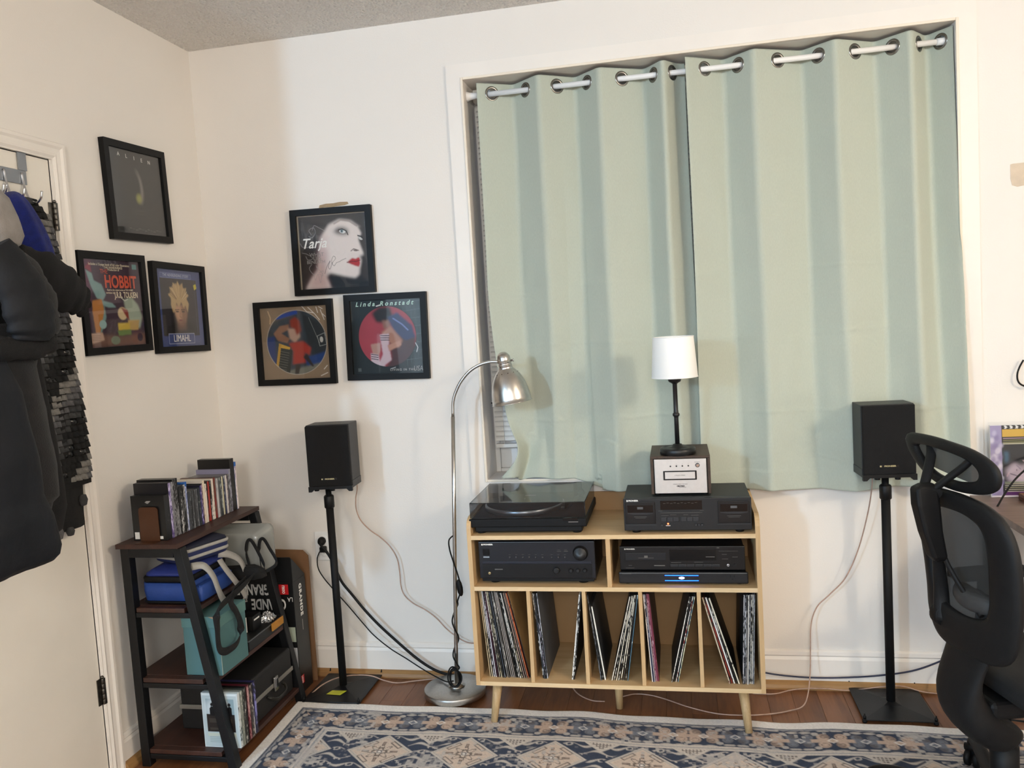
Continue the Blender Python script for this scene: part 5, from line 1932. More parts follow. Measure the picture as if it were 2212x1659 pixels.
MB().lathe([(.002, 0), (.003, .003), (.002, .006)], (0, 0, 0), 8, T=TL @ Matrix.Translation((.077, 0, .185)) @ Matrix.Rotation(PI / 2, 4, 'Y')).build('shade_screw', RUB, t)


def px_on(z, dx=0):
    """pole centre at height z"""
    for (a, c) in zip(arm, arm[1:]):
        if z <= c[2]:
            q = (z - a[2]) / (c[2] - a[2])
            return a[0] + (c[0] - a[0]) * q + dx
    return arm[-1][0] + dx


cpts = [(px_on(.655, -.006), -.176, .657), (px_on(.640, -.020), -.184, .640), (px_on(.605, -.017), -.186, .605), (px_on(.56, -.004), -.186, .56), (px_on(.51, .012), -.184, .51), (px_on(.47, .021), -.182, .478)]
cord = MB().tube(spline(cpts, 6), .003, 8)
cp2 = [(px_on(.42, .020), -.182, .418), (px_on(.39, .012), -.18, .395), (px_on(.36, .008), -.165, .372), (px_on(.33, -.008), -.160, .34), (px_on(.30, -.012), -.178, .31), (px_on(.27, 0), -.186, .28), (px_on(.24, .012), -.178, .25), (px_on(.21, .006), -.160, .22),
       (px_on(.18, -.010), -.162, .19), (px_on(.16, -.010), -.18, .165), (px_on(.13, .006), -.186, .14), (px_on(.11, .014), -.178, .12), (px_on(.09, .006), -.166, .105)]
cord.tube(spline(cp2, 6), .003, 8)
for k, (rx, rz, ph) in enumerate(((.026, .040, 0), (.022, .036, .5), (.018, .040, -.4), (.028, .034, .9))):
    cc = Vector((px_on(.09) + .003 * (k - 1.5), -.183 - .004 * k, .088))
    cord.tube([cc + Vector((rx * math.cos(a + ph) * math.cos(ph * .6), -.006 * math.sin(2 * a) - .010, rz * math.sin(a + ph))) for a in [2 * PI * j / 26 for j in range(26)]], .0030, 8, closed=True)
cord.build('power_cord', RUB, t)
b = MB()
sp = [(.002, -.034), (.007, -.030), (.011, -.018), (.0125, 0), (.011, .018), (.007, .030), (.002, .034)]
b.lathe(sp, (0, 0, 0), 16, T=Matrix.Translation((px_on(.448, .0215), -.182, .448)) @ Matrix.Rotation(-.12, 4, 'Y') @ Matrix.Diagonal((1, .75, 1, 1)))
b.build('cord_switch', RUB, t)


# ================================================================== wall outlet and cords
t = thing('wall_outlet', 'white double wall outlet behind the left speaker stand', 'outlet', (.445, 0, .57))
MB().box((.402, -.006, .507), (.488, -.0002, .633)).build('cover_plate', WHP, t, bevel=.002)
for zc in (.602, .538):
    b = MB()
    b.lathe([(.0, 0), (.0165, 0), (.0165, .0015), (.015, .002), (0, .002)], (0, 0, 0), 24, T=Matrix.Translation((.445, -.006, zc)) @ Matrix.Rotation(PI / 2, 4, 'X'), close=False)
    o = b.build('socket', WHP, t)
    if zc < .55:
        MB().box((.4415, -.0084, zc + .000), (.443, -.0081, zc + .008)).box((.447, -.0084, zc), (.4485, -.0081, zc + .008)).build('slot', DARKP, o)

CLEAR = mat('clear_copper_wire', '#b39584', .35, var=.15, vs=60)


def cordthing(name, label, pts, r, m, cat='cable', per=8, flat=1.0, group=None):
    b = MB()
    b.tube(spline(pts, per), r, 8, flat=flat)
    o = b.build(name, m)
    return tag(o, label, cat, group)


# thick black cord with its round plug
t = thing('black_cable', 'thick black power cord from the upper outlet socket down to the lamp base', 'cord', (.44, -.03, .58))
b = MB()
b.lathe([(.0, 0), (.017, 0), (.018, .006), (.016, .018), (.010, .026), (.0, .030)], (0, 0, 0), 20, T=Matrix.Translation((.437, -.0085, .596)) @ Matrix.Rotation(PI / 2 + .25, 4, 'X') @ Matrix.Rotation(.2, 4, 'Y'))
b.build('plug', RUB, t)
MB().tube(spline([(.437, -.034, .592), (.450, -.040, .575), (.470, -.040, .552), (.496, -.045, .510), (.53, -.05, .43), (.575, -.05, .37), (.63, -.05, .30), (.69, -.05, .235), (.765, -.05, .165), (.835, -.052, .105), (.90, -.055, .062), (.96, -.06, .040), (1.03, -.06, .030), (1.10, -.06, .026), (1.19, -.07, .010)], 7), .0058, 10).build('cord', RUB, t)
t = thing('black_cable', 'thin black cord from the lower outlet plug across the wall to the floor lamp', 'cord', (.44, -.03, .54))
b = MB()
b.box((.432, -.034, .548), (.458, -.0085, .572))
b.build('plug', RUB, t, bevel=.004)
MB().tube(spline([(.440, -.034, .560), (.430, -.036, .545), (.421, -.036, .52), (.425, -.040, .48), (.45, -.045, .44), (.49, -.05, .395), (.55, -.05, .325), (.615, -.05, .245), (.66, -.052, .195), (.73, -.055, .140), (.80, -.06, .10), (.87, -.075, .065), (.94, -.11, .048), (1.0, -.158, .050), (1.035, -.182, .065)], 7), .0042, 8, flat=.6).build('cord', RUB, t)

cordthing('speaker_cable', 'pale clear speaker wire from the left speaker looping down the wall', [(.62, -.098, .98), (.642, -.09, .90), (.644, -.075, .84), (.628, -.06, .79), (.622, -.05, .74), (.634, -.04, .69), (.668, -.03, .645), (.712, -.028, .612), (.752, -.026, .57), (.778, -.026, .52), (.786, -.028, .46), (.788, -.03, .405), (.80, -.03, .365), (.835, -.03, .33), (.89, -.03, .300), (.935, -.03, .265), (.975, -.032, .222), (1.02, -.035, .188), (1.07, -.04, .166), (1.13, -.045, .172), (1.17, -.03, .20), (1.20, -.008, .21)], .0030, CLEAR, flat=.8)
cordthing('speaker_cable', 'pale clear wire lying along the floor behind the left stand and lamp base', [(.43, -.24, .006), (.46, -.17, .024), (.50, -.115, .030), (.56, -.080, .030), (.64, -.075, .028), (.70, -.08, .012), (.76, -.085, .005), (.83, -.065, .006), (.91, -.055, .012), (.95, -.06, .014), (1.0, -.075, .010), (1.06, -.075, .008), (1.13, -.06, .006), (1.25, -.07, .005)], .0030, CLEAR, flat=.8)
cordthing('speaker_cable', 'pale clear wire from the right speaker sweeping down and across the floor to the cabinet', [(2.655, -.085, .96), (2.653, -.09, .86), (2.648, -.09, .79), (2.632, -.08, .69), (2.600, -.06, .555), (2.556, -.05, .45), (2.50, -.045, .385), (2.452, -.045, .335), (2.428, -.05, .27), (2.42, -.07, .19), (2.412, -.10, .11), (2.395, -.15, .045), (2.37, -.19, .012), (2.32, -.215, .0045), (2.25, -.245, .0045), (2.16, -.262, .0045), (2.06, -.258, .0045), (1.96, -.215, .0045), (1.87, -.155, .0045), (1.81, -.125, .0045), (1.75, -.12, .0045), (1.70, -.15, .005)], .0030, CLEAR, flat=.8)
cordthing('speaker_cable', 'pale clear wire resting along the shoe strip right of the record cabinet', [(2.20, -.085, .005), (2.28, -.085, .006), (2.34, -.06, .010), (2.40, -.045, .012), (2.48, -.042, .012), (2.56, -.045, .010), (2.68, -.045, .028), (2.75, -.042, .030), (2.82, -.045, .012), (2.92, -.05, .005)], .0026, CLEAR, flat=.8)
cordthing('speaker_cable', 'pale clear wire under the left part of the record cabinet', [(1.48, -.02, .03), (1.50, -.08, .010), (1.535, -.14, .0045), (1.59, -.185, .0045), (1.64, -.19, .0045)], .0028, CLEAR, flat=.8)
cordthing('network_cable', 'dark blue network cable hanging along the baseboard right of the cabinet', [(2.20, -.03, .075), (2.28, -.03, .060), (2.36, -.03, .052), (2.45, -.032, .050), (2.56, -.035, .056), (2.68, -.035, .068), (2.80, -.035, .092), (2.92, -.035, .145), (3.02, -.035, .20)], .0034, mat('navy_cable', '#262b45', .45))
cordthing('black_cable', 'thin black cord curling on the floor beside the right stand and office chair', [(2.93, -.02, .22), (2.905, -.028, .13), (2.875, -.05, .085), (2.862, -.085, .045), (2.866, -.13, .012), (2.88, -.17, .0045), (2.915, -.205, .0045), (2.955, -.21, .0045), (3.0, -.215, .0045), (3.1, -.24, .0045)], .0032, RUB, 'cord')
# ================================================================== record cabinet
t = thing('record_cabinet', 'light wood mid-century record cabinet on splayed legs under the window', 'cabinet', (1.70, -.21, 0))
CX0, CX1, CY0, CY1 = 1.190, 2.222, -.400, -.012
TK = .0155


def side_profile(back=False):
    P = [(CY1, .152), (CY0, .152), (CY0, .742)]
    for k in range(1, 7):
        a = k / 6 * PI / 2
        P.append((CY0 + .045 * (1 - math.cos(a)), .742 + .038 * math.sin(a)))
    P += [(CY1, .790)]
    return P


for x0 in (CX0, CX1 - TK):
    MB().prism(side_profile(), x0, x0 + TK, 'yz').build('side_panel', BIRCHZ, t, bevel=.001)
for z in (.152, .5105, .7005):
    MB().box((CX0 + TK, CY0 + .0008, z), (CX1 - TK, CY1, z + TK)).build('shelf_board', BIRCH, t)
    MB().box((CX0 + TK, CY0 - .0004, z + .0002), (CX1 - TK, CY0 + .0007, z + TK - .0002)).build('edge_band', BIRCHE, t)
for x0 in (1.7015 - TK / 2,):
    MB().box((x0, CY0 + .004, .526), (x0 + TK, CY1 - .006, .7005)).build('divider', BIRCHZ, t)
DV = (1.404, 1.606, 1.8065, 2.0085)
for xc in DV:
    MB().box((xc - .0065, CY0 + .004, .1675), (xc + .0065, CY1 - .006, .5105)).build('divider', BIRCHZ, t)
MB().box((CX0 + TK, CY1 - .0058, .1675), (CX1 - TK, CY1 - .0008, .5105)).box((CX0 + TK, CY1 - .0058, .526), (CX1 - TK, CY1 - .0008, .7005)).box((CX0 + TK, CY1 - .0058, .716), (CX1 - TK, CY1 - .0008, .790)).build('back_panel', mat('back_board', '#a98459', .6, var=.06), t)
for (tp, bt, zb) in (((1.262, -.355), (1.246, -.386), .0078), ((2.148, -.355), (2.160, -.397), .0078), ((1.700, -.228), (1.700, -.232), .0), ((1.262, -.075), (1.246, -.050), .0), ((2.148, -.075), (2.162, -.050), .0)):
    MB().tube([(bt[0], bt[1], zb), ((tp[0] * .5 + bt[0] * .5), (tp[1] + bt[1]) / 2, .08), (tp[0], tp[1], .152)], [.0125, .0155, .0185], 20).build('leg', wood('leg_wood', '#c9ad83', '#ab8c60', 'z', 1.5, .5, 30), t)

# --- turntable
t = thing('turntable', 'black turntable with smoked dust cover closed, on top of the record cabinet at left', 'turntable', (1.41, -.23, .716))
b = MB()
b.box((1.215, -.372, .722), (1.612, -.040, .742))
b.build('plinth_base', BLK, t, bevel=.004)
pl = MB().box((1.197, -.388, .7425), (1.630, -.035, .774)).build('plinth', BLKM, t, bevel=.005, seg=3)
MB().box((1.545, -.3888, .7655), (1.598, -.372, .7745)).build('control_recess', mat('gloss_black', '#060606', .15), pl)
MB().box((1.215, -.382, .7742), (1.270, -.374, .7752)).build('start_button', BLK, t)
MB().box((1.565, -.3892, .7605), (1.600, -.3886, .7622)).build('silver_line', STEEL, t)
for x in (1.235, 1.59):
    for y in (-.35, -.07):
        MB().lathe([(.016, 0), (.018, .006)], (x, y, .7162), 16).build('foot', RUB, t)
MB().lathe([(.0, 0), (.150, 0), (.152, .002), (.152, .017), (.150, .019), (.0, .019)], (1.375, -.205, .7755), 72, close=False).build('platter', mat('platter_aluminium', '#b9bbbe', .28, metal=1, var=.03), t)
MB().lathe([(.0, 0), (.146, 0), (.146, .003), (.0, .003)], (1.375, -.205, .7950), 64, close=False).build('mat', mat('platter_mat', '#17181a', .85, bump=.2, bs=300), t)
MB().lathe([(.0035, 0), (.0035, .010), (.001, .012)], (1.375, -.205, .798), 12).build('spindle', CHROME, t)
b = MB()
b.lathe([(.022, 0), (.022, .012), (.012, .014), (.012, .028)], (1.575, -.095, .775), 24)
b.tube([(1.575, -.095, .800), (1.575, -.20, .802), (1.562, -.30, .801), (1.545, -.325, .799)], .004, 10)
b.box((1.533, -.345, .795), (1.549, -.322, .803))
b.lathe([(.013, -.016), (.013, .016)], (0, 0, 0), 20, T=Matrix.Translation((1.575, -.070, .800)) @ Matrix.Rotation(PI / 2, 4, 'X'))
b.build('tonearm', BLKS, t)
SMK = glass('smoked_acrylic', (.70, .71, .72), .035, .03)
b = MB()
cx0, cx1, cy0, cy1, cz0, cz1 = 1.204, 1.626, -.382, -.045, .7765, .830
w_ = .003
b.box((cx0, cy0, cz0), (cx1, cy0 + w_, cz1)).box((cx0, cy1 - w_, cz0), (cx1, cy1, cz1 + .004))
b.box((cx0, cy0 + w_, cz0), (cx0 + w_, cy1 - w_, cz1 + .0005)).box((cx1 - w_, cy0 + w_, cz0), (cx1, cy1 - w_, cz1 + .0005))
b.add([(cx0, cy0, cz1 + .0002), (cx1, cy0, cz1 + .0002), (cx1, cy1, cz1 + .0044), (cx0, cy1, cz1 + .0044), (cx0, cy0, cz1 + .003), (cx1, cy0, cz1 + .003), (cx1, cy1, cz1 + .0072), (cx0, cy1, cz1 + .0072)], [(0, 3, 2, 1), (4, 5, 6, 7), (0, 1, 5, 4), (1, 2, 6, 5), (2, 3, 7, 6), (3, 0, 4, 7)])
dc = b.build('dust_cover', SMK, t)
MB().box((1.392, -.275, .8345), (1.432, -.273, .8353)).build('cover_print', GREYP, dc)
b = MB()
ed = mat('acrylic_edge', '#24282b', .2)
for (p0, p1) in (((cx0, cy0, cz1 + .002), (cx1, cy0, cz1 + .002)), ((cx0, cy0, cz0), (cx0, cy0, cz1 + .002)), ((cx1, cy0, cz0), (cx1, cy0, cz1 + .002)), ((cx0, cy0, cz1 + .002), (cx0, cy1, cz1 + .006)), ((cx1, cy0, cz1 + .002), (cx1, cy1, cz1 + .006))):
    b.tube([p0, p1], .0014, 6)
b.build('cover_edge', ed, dc)
for x in (1.27, 1.56):
    MB().box((x - .016, -.043, .764), (x + .016, -.022, .832)).build('hinge', BLK, t, bevel=.002)

# --- cassette deck
DK = mat('deck_black', '#17181a', .38, var=.08)
DKT = mat('deck_top', '#2b2d2d', .55, var=.10, vs=200, bump=.15, bs=900)
PAN = mat('panel_black', '#0d0d0f', .3, var=.05)
GLB = mat('window_black', '#050506', .12)
DGR = mat('dim_print', '#55524e', .6, var=.05)
LGR = mat('light_print', '#bdbab2', .6, var=.03)


def badge(x, y, z, par, s=.0075, m=None):
    m = m or PAPER
    text('PIONEER', (x + s * .9, y, z), s, m, par, align='LEFT', sx=1.25, bold=.00035)
    MB().box((x - .0005, y - .0002, z - s * .42), (x + s * .62, y + .0002, z + s * .42)).build('emblem', m, par)


t = thing('cassette_deck', 'black double cassette deck on top of the record cabinet at right', 'cassette deck', (1.98, -.266, .716))
X0_, X1_, FY = 1.763, 2.198, -.386
MB().box((X0_ + .002, FY + .014, .7275), (X1_ - .002, -.147, .8415)).build('case', DKT, t, bevel=.002)
fr = MB().box((X0_, FY, .7265), (X1_, FY + .0135, .8400)).build('front_panel', DK, t, bevel=.002)
for x in (X0_ + .04, X1_ - .04):
    for y in (-.36, -.175):
        MB().lathe([(.014, 0), (.016, .0105)], (x, y, .7162), 16).build('foot', RUB, t)
for (dx0, dx1) in ((X0_ + .006, X0_ + .110), (X1_ - .112, X1_ - .006)):
    d_ = MB().box((dx0, FY - .004, .752), (dx1, FY - .0002, .829)).build('cassette_door', PAN, t, bevel=.0015)
    MB().box((dx0 + .008, FY - .0046, .792), (dx1 - .008, FY - .0041, .818)).build('window', GLB, d_)
    MB().box((dx0 + .042, FY - .0050, .804), (dx1 - .042, FY - .0047, .812)).build('tape_window', mat('dull_grey', '#5b5b5c', .4), d_)
    MB().prism([(dx0 + .008, .788), (dx0 + .03, .785), (dx1 - .03, .785), (dx1 - .008, .788), (dx1 - .008, .791), (dx0 + .008, .791)], FY - .0050, FY - .0041, 'xz').build('lip', mat('lip_grey', '#3a3b3e', .3, metal=.4), d_)
    b = MB()
    b.box((dx0 + .030, FY - .0046, .7765), (dx1 - .030, FY - .0042, .778)).box((dx0 + .034, FY - .0046, .772), (dx1 - .034, FY - .0042, .7732))
    b.build('door_print', DGR, d_)
    MB().box((dx0 - .002, FY - .0024, .745), (dx1 + .002, FY - .0002, .749)).build('trim', mat('lip_grey', '#3a3b3e', .3, metal=.4), t)
badge(X0_ + .012, FY - .0008, .8335, fr, .0068)
dp = MB().box((X0_ + .128, FY - .0012, .800), (X0_ + .270, FY - .0002, .832)).build('display_window', GLB, t)
b = MB()
for k in range(10):
    b.box((X0_ + .138 + .012 * k, FY - .0015, .822 + .002 * (k % 2)), (X0_ + .146 + .012 * k, FY - .0013, .823 + .002 * (k % 2)))
b.build('display_print', DGR, dp)
for x0, x1 in ((X0_ + .128, X0_ + .190), (X0_ + .196, X0_ + .258)):
    for k in range(3):
        a = x0 + (x1 - x0) / 3 * k
        MB().box((a + .0006, FY - .0045, .759), (a + (x1 - x0) / 3 - .0006, FY - .0002, .774)).build('transport_button', mat('button_grey', '#2c2d30', .35, var=.05), t, bevel=.001)
b = MB()
for (a, c, z) in ((.130, .155, .779), (.160, .182, .781), (.206, .222, .781), (.232, .258, .779), (.120, .134, .7955), (.262, .275, .7955), (.126, .27, .7885)):
    b.box((X0_ + a, FY - .0006, z), (X0_ + c, FY - .0002, z + .0013))
b.build('panel_print', DGR, fr)
MB().lathe([(.0, 0), (.0028, 0), (.0022, .0015), (0, .002)], (0, 0, 0), 12, T=Matrix.Translation((X0_ + .152, FY - .0002, .7505)) @ Matrix.Rotation(PI / 2, 4, 'X'), close=False).build('power_led', mat('red_led', '#ff5a30', .3, emis=9), t)
MB().box((X0_ + .144, FY - .003, .7425), (X0_ + .160, FY - .0002, .7455)).build('power_button', LGR, t, bevel=.0006)
for x in (.131, .247, .257, .268):
    MB().lathe([(.0045, 0), (.0045, .006), (.0035, .007)], (0, 0, 0), 14, T=Matrix.Translation((X0_ + x, FY - .0002, .7465)) @ Matrix.Rotation(PI / 2, 4, 'X')).build('knob', mat('button_grey', '#2c2d30', .35, var=.05), t)

# --- eight track player on the deck
WAL = wood('walnut_vinyl', '#4a3524', '#33241a', 'y', 1.2, .5, 18)
t = thing('tape_player', 'walnut cased tape player with silver front, stacked on the cassette deck', 'tape player', (1.965, -.23, .842))
hx0, hx1, hz0, hz1, hy0, hy1 = 1.862, 2.068, .848, .974, -.352, -.100
b = MB()
b.box((hx0, hy0, hz0), (hx0 + .010, hy1, hz1 - .0005)).box((hx1 - .010, hy0, hz0), (hx1, hy1, hz1 - .0005)).box((hx0, hy0, hz1), (hx1, hy1, hz1 + .0085)).box((hx0 + .010, hy1 - .006, hz0), (hx1 - .010, hy1, hz1))
b.build('wood_case', WAL, t, bevel=.0008)
MB().box((hx0 + .0105, hy0 + .003, hz0 + .002), (hx1 - .0105, hy1 - .007, hz1 - .001)).build('chassis', BLK, t)
for x in (hx0 + .02, hx1 - .02):
    for y in (hy0 + .02, hy1 - .02):
        MB().lathe([(.010, 0), (.010, .006)], (x, y, .8418), 14).build('foot', RUB, t)
SIL = mat('silver_faceplate', '#d6d2ce', .38, metal=.75, var=.03, vs=80)
fp = MB().box((1.8755, hy0 - .004, hz0 + .003), (2.0545, hy0 + .0028, hz1 - .0015)).build('faceplate', SIL, t, bevel=.0012)
fy = hy0 - .0042
MB().box((1.9055, fy - .003, .8985), (2.0205, fy, .9315)).build('slot_frame', PAN, t, bevel=.0015)
dr_ = MB().box((1.9115, fy - .0042, .9035), (2.0145, fy - .0031, .9275)).build('slot_door', SIL, t)
text('8 TRACK STEREO', (1.963, fy - .0044, .9155), .0042, DARKP, dr_, sx=1.1)
for k in range(4):
    x = 1.9315 + .0205 * k
    MB().lathe([(.0, 0), (.0026, 0), (.0026, .0008), (0, .0008)], (0, 0, 0), 14, T=Matrix.Translation((x, fy, .9475 + .0002 * k)) @ Matrix.Rotation(PI / 2, 4, 'X'), close=False).build('program_light', DARKP, fp)
    text(str(k + 1), (x, fy - .0003, .9545), .0038, DGR, fp)
b = MB()
T_ = Matrix.Translation((2.0245, fy, .9495)) @ Matrix.Rotation(PI / 2, 4, 'X')
b.lathe([(.0075, 0), (.0075, .0015), (.006, .0015)], (0, 0, 0), 20, T=T_)
b.build('button_ring', DARKP, t)
MB().lathe([(.0055, .0016), (.0055, .005), (.0045, .006)], (0, 0, 0), 20, T=T_).build('program_button', CHROME, t)
text('PROGRAM', (2.0235, fy - .0003, .9605), .0036, DGR, fp, sx=1.1)
text('8 TRACK STEREO TAPE DECK', (1.9630, fy - .0003, .8835), .0036, DARKP, fp, sx=1.05)
text('CENTREX', (1.9640, fy - .0003, .8765), .0058, DARKP, fp, bold=.0004, sx=1.05)
MB().box((1.9585, fy - .0004, .8722), (1.9825, fy - .0001, .8731)).build('underline', DARKP, fp)

# --- table lamp
t = thing('table_lamp', 'small black table lamp with white drum shade standing on the walnut tape player', 'lamp', (1.959, -.300, .983))
LB = mat('lamp_black', '#141415', .42, var=.1)
MB().lathe([(.0, 0), (.060, 0), (.0625, .002), (.0625, .019), (.060, .022), (.050, .0245), (.047, .023), (.020, .026), (.016, .034), (.010, .036), (.0, .036)], (1.959, -.300, .9828), 56, close=False).build('base', LB, t)
b = MB()
b.lathe([(.0082, .03), (.0078, .125), (.0085, .130), (.0120, .133), (.0125, .137), (.0120, .141), (.0085, .144), (.0085, .150), (.0080, .152), (.0080, .246), (.012, .250), (.021, .255), (.0235, .262), (.0235, .278)], (1.959, -.300, .9855), 32)
b.build('pole', LB, t)
MB().box((1.953, -.3615, .999), (1.965, -.3605, .9995)).build('switch_glint', STEEL, t)
SHD = mat('white_shade', '#fbfaf6', .8, var=.01, bump=.08, bs=500)
b = MB()
pr = [(.0800, 1.2550), (.0805, 1.2570), (.0712, 1.3980), (.0708, 1.4000)]
b.lathe(pr + [(.0692, 1.4000), (.0697, 1.3980), (.0785, 1.2570), (.0782, 1.2550), (.0800, 1.2550)], (1.960, -.300, 0), 64, close=False)
sh_ = b.build('shade', SHD, t)
for r0, z0 in ((.0806, 1.2565), (.0712, 1.3985)):
    MB().tube([(1.960 + r0 * math.cos(a), -.300 + r0 * math.sin(a), z0) for a in [2 * PI * k / 60 for k in range(60)]], .0016, 8, closed=True).build('shade_hem', SHD, sh_)
b = MB()
for k in range(3):
    a = 2 * PI * k / 3
    b.tube([(1.960, -.300, 1.266), (1.960 + .078 * math.cos(a), -.300 + .078 * math.sin(a), 1.262)], .0014, 6)
b.build('spider', STEEL, t)
MB().lathe([(.0, .0), (.012, .0), (.013, .015), (.026, .04), (.028, .06), (.018, .085), (0, .092)], (1.96, -.300, 1.2640), 20, close=False).build('bulb', mat('frosted_bulb', '#efeee8', .3, var=.01), t)

# --- receiver
t = thing('receiver', 'black stereo receiver in the upper left compartment of the record cabinet', 'receiver', (1.438, -.22, .526))
RX0, RX1, RY = 1.223, 1.652, -.372
RCV = mat('receiver_face', '#17181f', .32, var=.06)
MB().box((RX0 + .003, RY + .02, .5365), (RX1 - .003, -.07, .684)).build('case', DK, t, bevel=.002)
fr = MB().box((RX0, RY, .5485), (RX1, RY + .0195, .6860)).build('front_panel', RCV, t, bevel=.003, seg=3)
MB().box((RX0 + .008, RY + .004, .5375), (RX1 - .008, RY + .0195, .5480)).build('lower_lip', BLK, t)
for x in (RX0 + .05, RX1 - .05):
    for y in (RY + .04, -.10):
        MB().lathe([(.018, 0), (.020, .010)], (x, y, .5262), 16).build('foot', RUB, t)
badge(RX0 + .013, RY - .0006, .6755, fr, .0072)
MB().box((RX0 + .017, RY - .0030, .6355), (RX0 + .041, RY - .0002, .6600)).build('power_switch', GLB, t, bevel=.001)
MB().box((RX0 + .018, RY - .0035, .6275), (RX0 + .040, RY - .0002, .6315)).build('switch_bar', mat('blue_grey_bar', '#9aa3ad', .4), t)
for k in range(9):
    x = RX0 + .117 + .0242 * k + (.010 if k > 5 else 0)
    MB().lathe([(.0032, 0), (.0030, .004), (.002, .005)], (0, 0, 0), 12, T=Matrix.Translation((x, RY - .0002, .6290)) @ Matrix.Rotation(PI / 2, 4, 'X')).build('input_button', mat('button_mid', '#4c4b4c', .35), t)
    MB().box((x - .004, RY - .0005, .6365), (x + .004, RY - .0002, .6378)).build('button_label', DGR, fr)
for k in range(2):
    MB().box((RX0 + .292 + .025 * k, RY - .0005, .6485), (RX0 + .307 + .025 * k, RY - .0002, .6505)).box((RX0 + .294 + .025 * k, RY - .0005, .6540), (RX0 + .304 + .025 * k, RY - .0002, .6552)).build('panel_label', DGR, fr)
T_ = Matrix.Translation((RX0 + .377, RY - .0002, .6430)) @ Matrix.Rotation(PI / 2, 4, 'X')
MB().lathe([(.0275, 0), (.0275, .002), (.0245, .003), (.0240, .016), (.0225, .018), (.0, .0175)], (0, 0, 0), 48, T=T_).build('volume_knob', mat('knob_black', '#101012', .4), t)
MB().box((RX0 + .013, RY - .0025, .6045), (RX1 - .013, RY - .0002, .6125)).build('ridge', mat('ridge_dark', '#222430', .3), t, bevel=.001)
lo = MB().box((RX0 + .013, RY - .0018, .5520), (RX1 - .013, RY - .0002, .6035)).build('lower_panel', PAN, t)
MB().lathe([(.0, .001), (.0030, .001), (.0045, .0), (.0055, .002), (.0045, .004), (.003, .0035)], (0, 0, 0), 18, T=Matrix.Translation((RX0 + .038, RY - .0018, .5695)) @ Matrix.Rotation(PI / 2, 4, 'X'), close=False).build('headphone_jack', mat('jack_brass', '#d9c9a0', .25, metal=1), t)
MB().box((RX0 + .058, RY - .0024, .5815), (RX0 + .088, RY - .0019, .5850)).build('switch_label', mat('dim_label', '#6a6560', .5), lo)
for x, r_ in ((.287, .0125), (.340, .0075), (.365, .0075), (.390, .0075)):
    MB().lathe([(r_, 0), (r_ * .95, .008), (r_ * .7, .010)], (0, 0, 0), 24, T=Matrix.Translation((RX0 + x, RY - .0019, .5800)) @ Matrix.Rotation(PI / 2, 4, 'X')).build('tone_knob', mat('knob_black', '#101012', .4), t)

# --- disc player on a power conditioner
t = thing('power_conditioner', 'black rack power conditioner with glowing blue bars under the disc player', 'power strip', (1.956, -.22, .526))
PX0, PX1, PY = 1.733, 2.180, -.374
MB().box((PX0 + .006, PY + .012, .532), (PX1 - .006, -.09, .571)).build('case', DK, t, bevel=.002)
fr = MB().box((PX0, PY, .5315), (PX1, PY + .0115, .5735)).build('front_panel', mat('conditioner_face', '#1b1c1f', .35, var=.05), t, bevel=.005, seg=3)
for x in (PX0 + .03, PX1 - .03):
    MB().lathe([(.012, 0), (.013, .005)], (x, -.345, .5262), 14).lathe([(.012, 0), (.013, .005)], (x, -.12, .5262), 14).build('foot', RUB, t)
GLOW = mat('blue_glow', '#1450ff', .3, var=0, emis=9)
for z in (.5620, .5435):
    MB().box((PX0 + .162, PY - .0012, z - .0010), (PX0 + .278, PY - .0002, z + .0010)).build('light_bar', GLOW, t)
MB().lathe([(.0, 0), (.010, 0), (.009, .0015), (0, .002)], (0, 0, 0), 24, T=Matrix.Translation((PX0 + .220, PY - .0002, .5528)) @ Matrix.Rotation(PI / 2, 4, 'X') @ Matrix.Diagonal((1, .42, 1, 1)), close=False).build('logo_light', mat('white_glow', '#dfe8ff', .3, var=0, emis=5), t)
MB().box((PX0 + .012, PY - .0006, .5665), (PX0 + .045, PY - .0002, .5680)).build('panel_print', DGR, fr)
b = MB()
b.box((PX0 + .385, PY - .0004, .556), (PX0 + .388, PY - .0002, .563)).box((PX0 + .398, PY - .0004, .556), (PX0 + .401, PY - .0002, .563)).box((PX0 + .391, PY - .0004, .547), (PX0 + .395, PY - .0002, .551))
b.build('front_outlet', mat('slot_black', '#020202', .8), fr)

t = thing('disc_player', 'black compact disc player standing on the power conditioner', 'disc player', (1.955, -.21, .5745))
DX0, DX1, DY = 1.739, 2.172, -.362
MB().box((DX0 + .003, DY + .016, .578), (DX1 - .003, -.09, .6605)).build('case', DK, t, bevel=.002)
fr = MB().box((DX0, DY, .5775), (DX1, DY + .0155, .6625)).build('front_panel', PAN, t, bevel=.002)
for x in (DX0 + .05, DX1 - .05):
    for y in (DY + .035, -.12):
        MB().lathe([(.013, 0), (.013, .004)], (x, y, .5738), 14).build('foot', RUB, t)
badge(DX0 + .018, DY - .0006, .6535, fr, .0062, LGR)
MB().box((DX0 + .020, DY - .0025, .6135), (DX0 + .163, DY - .0002, .6400)).build('disc_tray', mat('tray_black', '#15161a', .35), t, bevel=.001)
MB().box((DX0 + .066, DY - .0030, .6215), (DX0 + .120, DY - .0026, .6225)).box((DX0 + .087, DY - .0030, .6230), (DX0 + .099, DY - .0026, .6305)).build('tray_print', mat('dim_label', '#6a6560', .5), fr)
MB().box((DX0 + .176, DY - .0012, .6120), (DX0 + .335, DY - .0002, .6520)).build('display_window', GLB, t)
for k in range(6):
    a = DX0 + .176 + .0285 * k
    MB().box((a + .0006, DY - .0030, .5900), (a + .0279, DY - .0002, .5985)).build('track_button', mat('button_dark', '#232427', .35), t, bevel=.001)
b = MB()
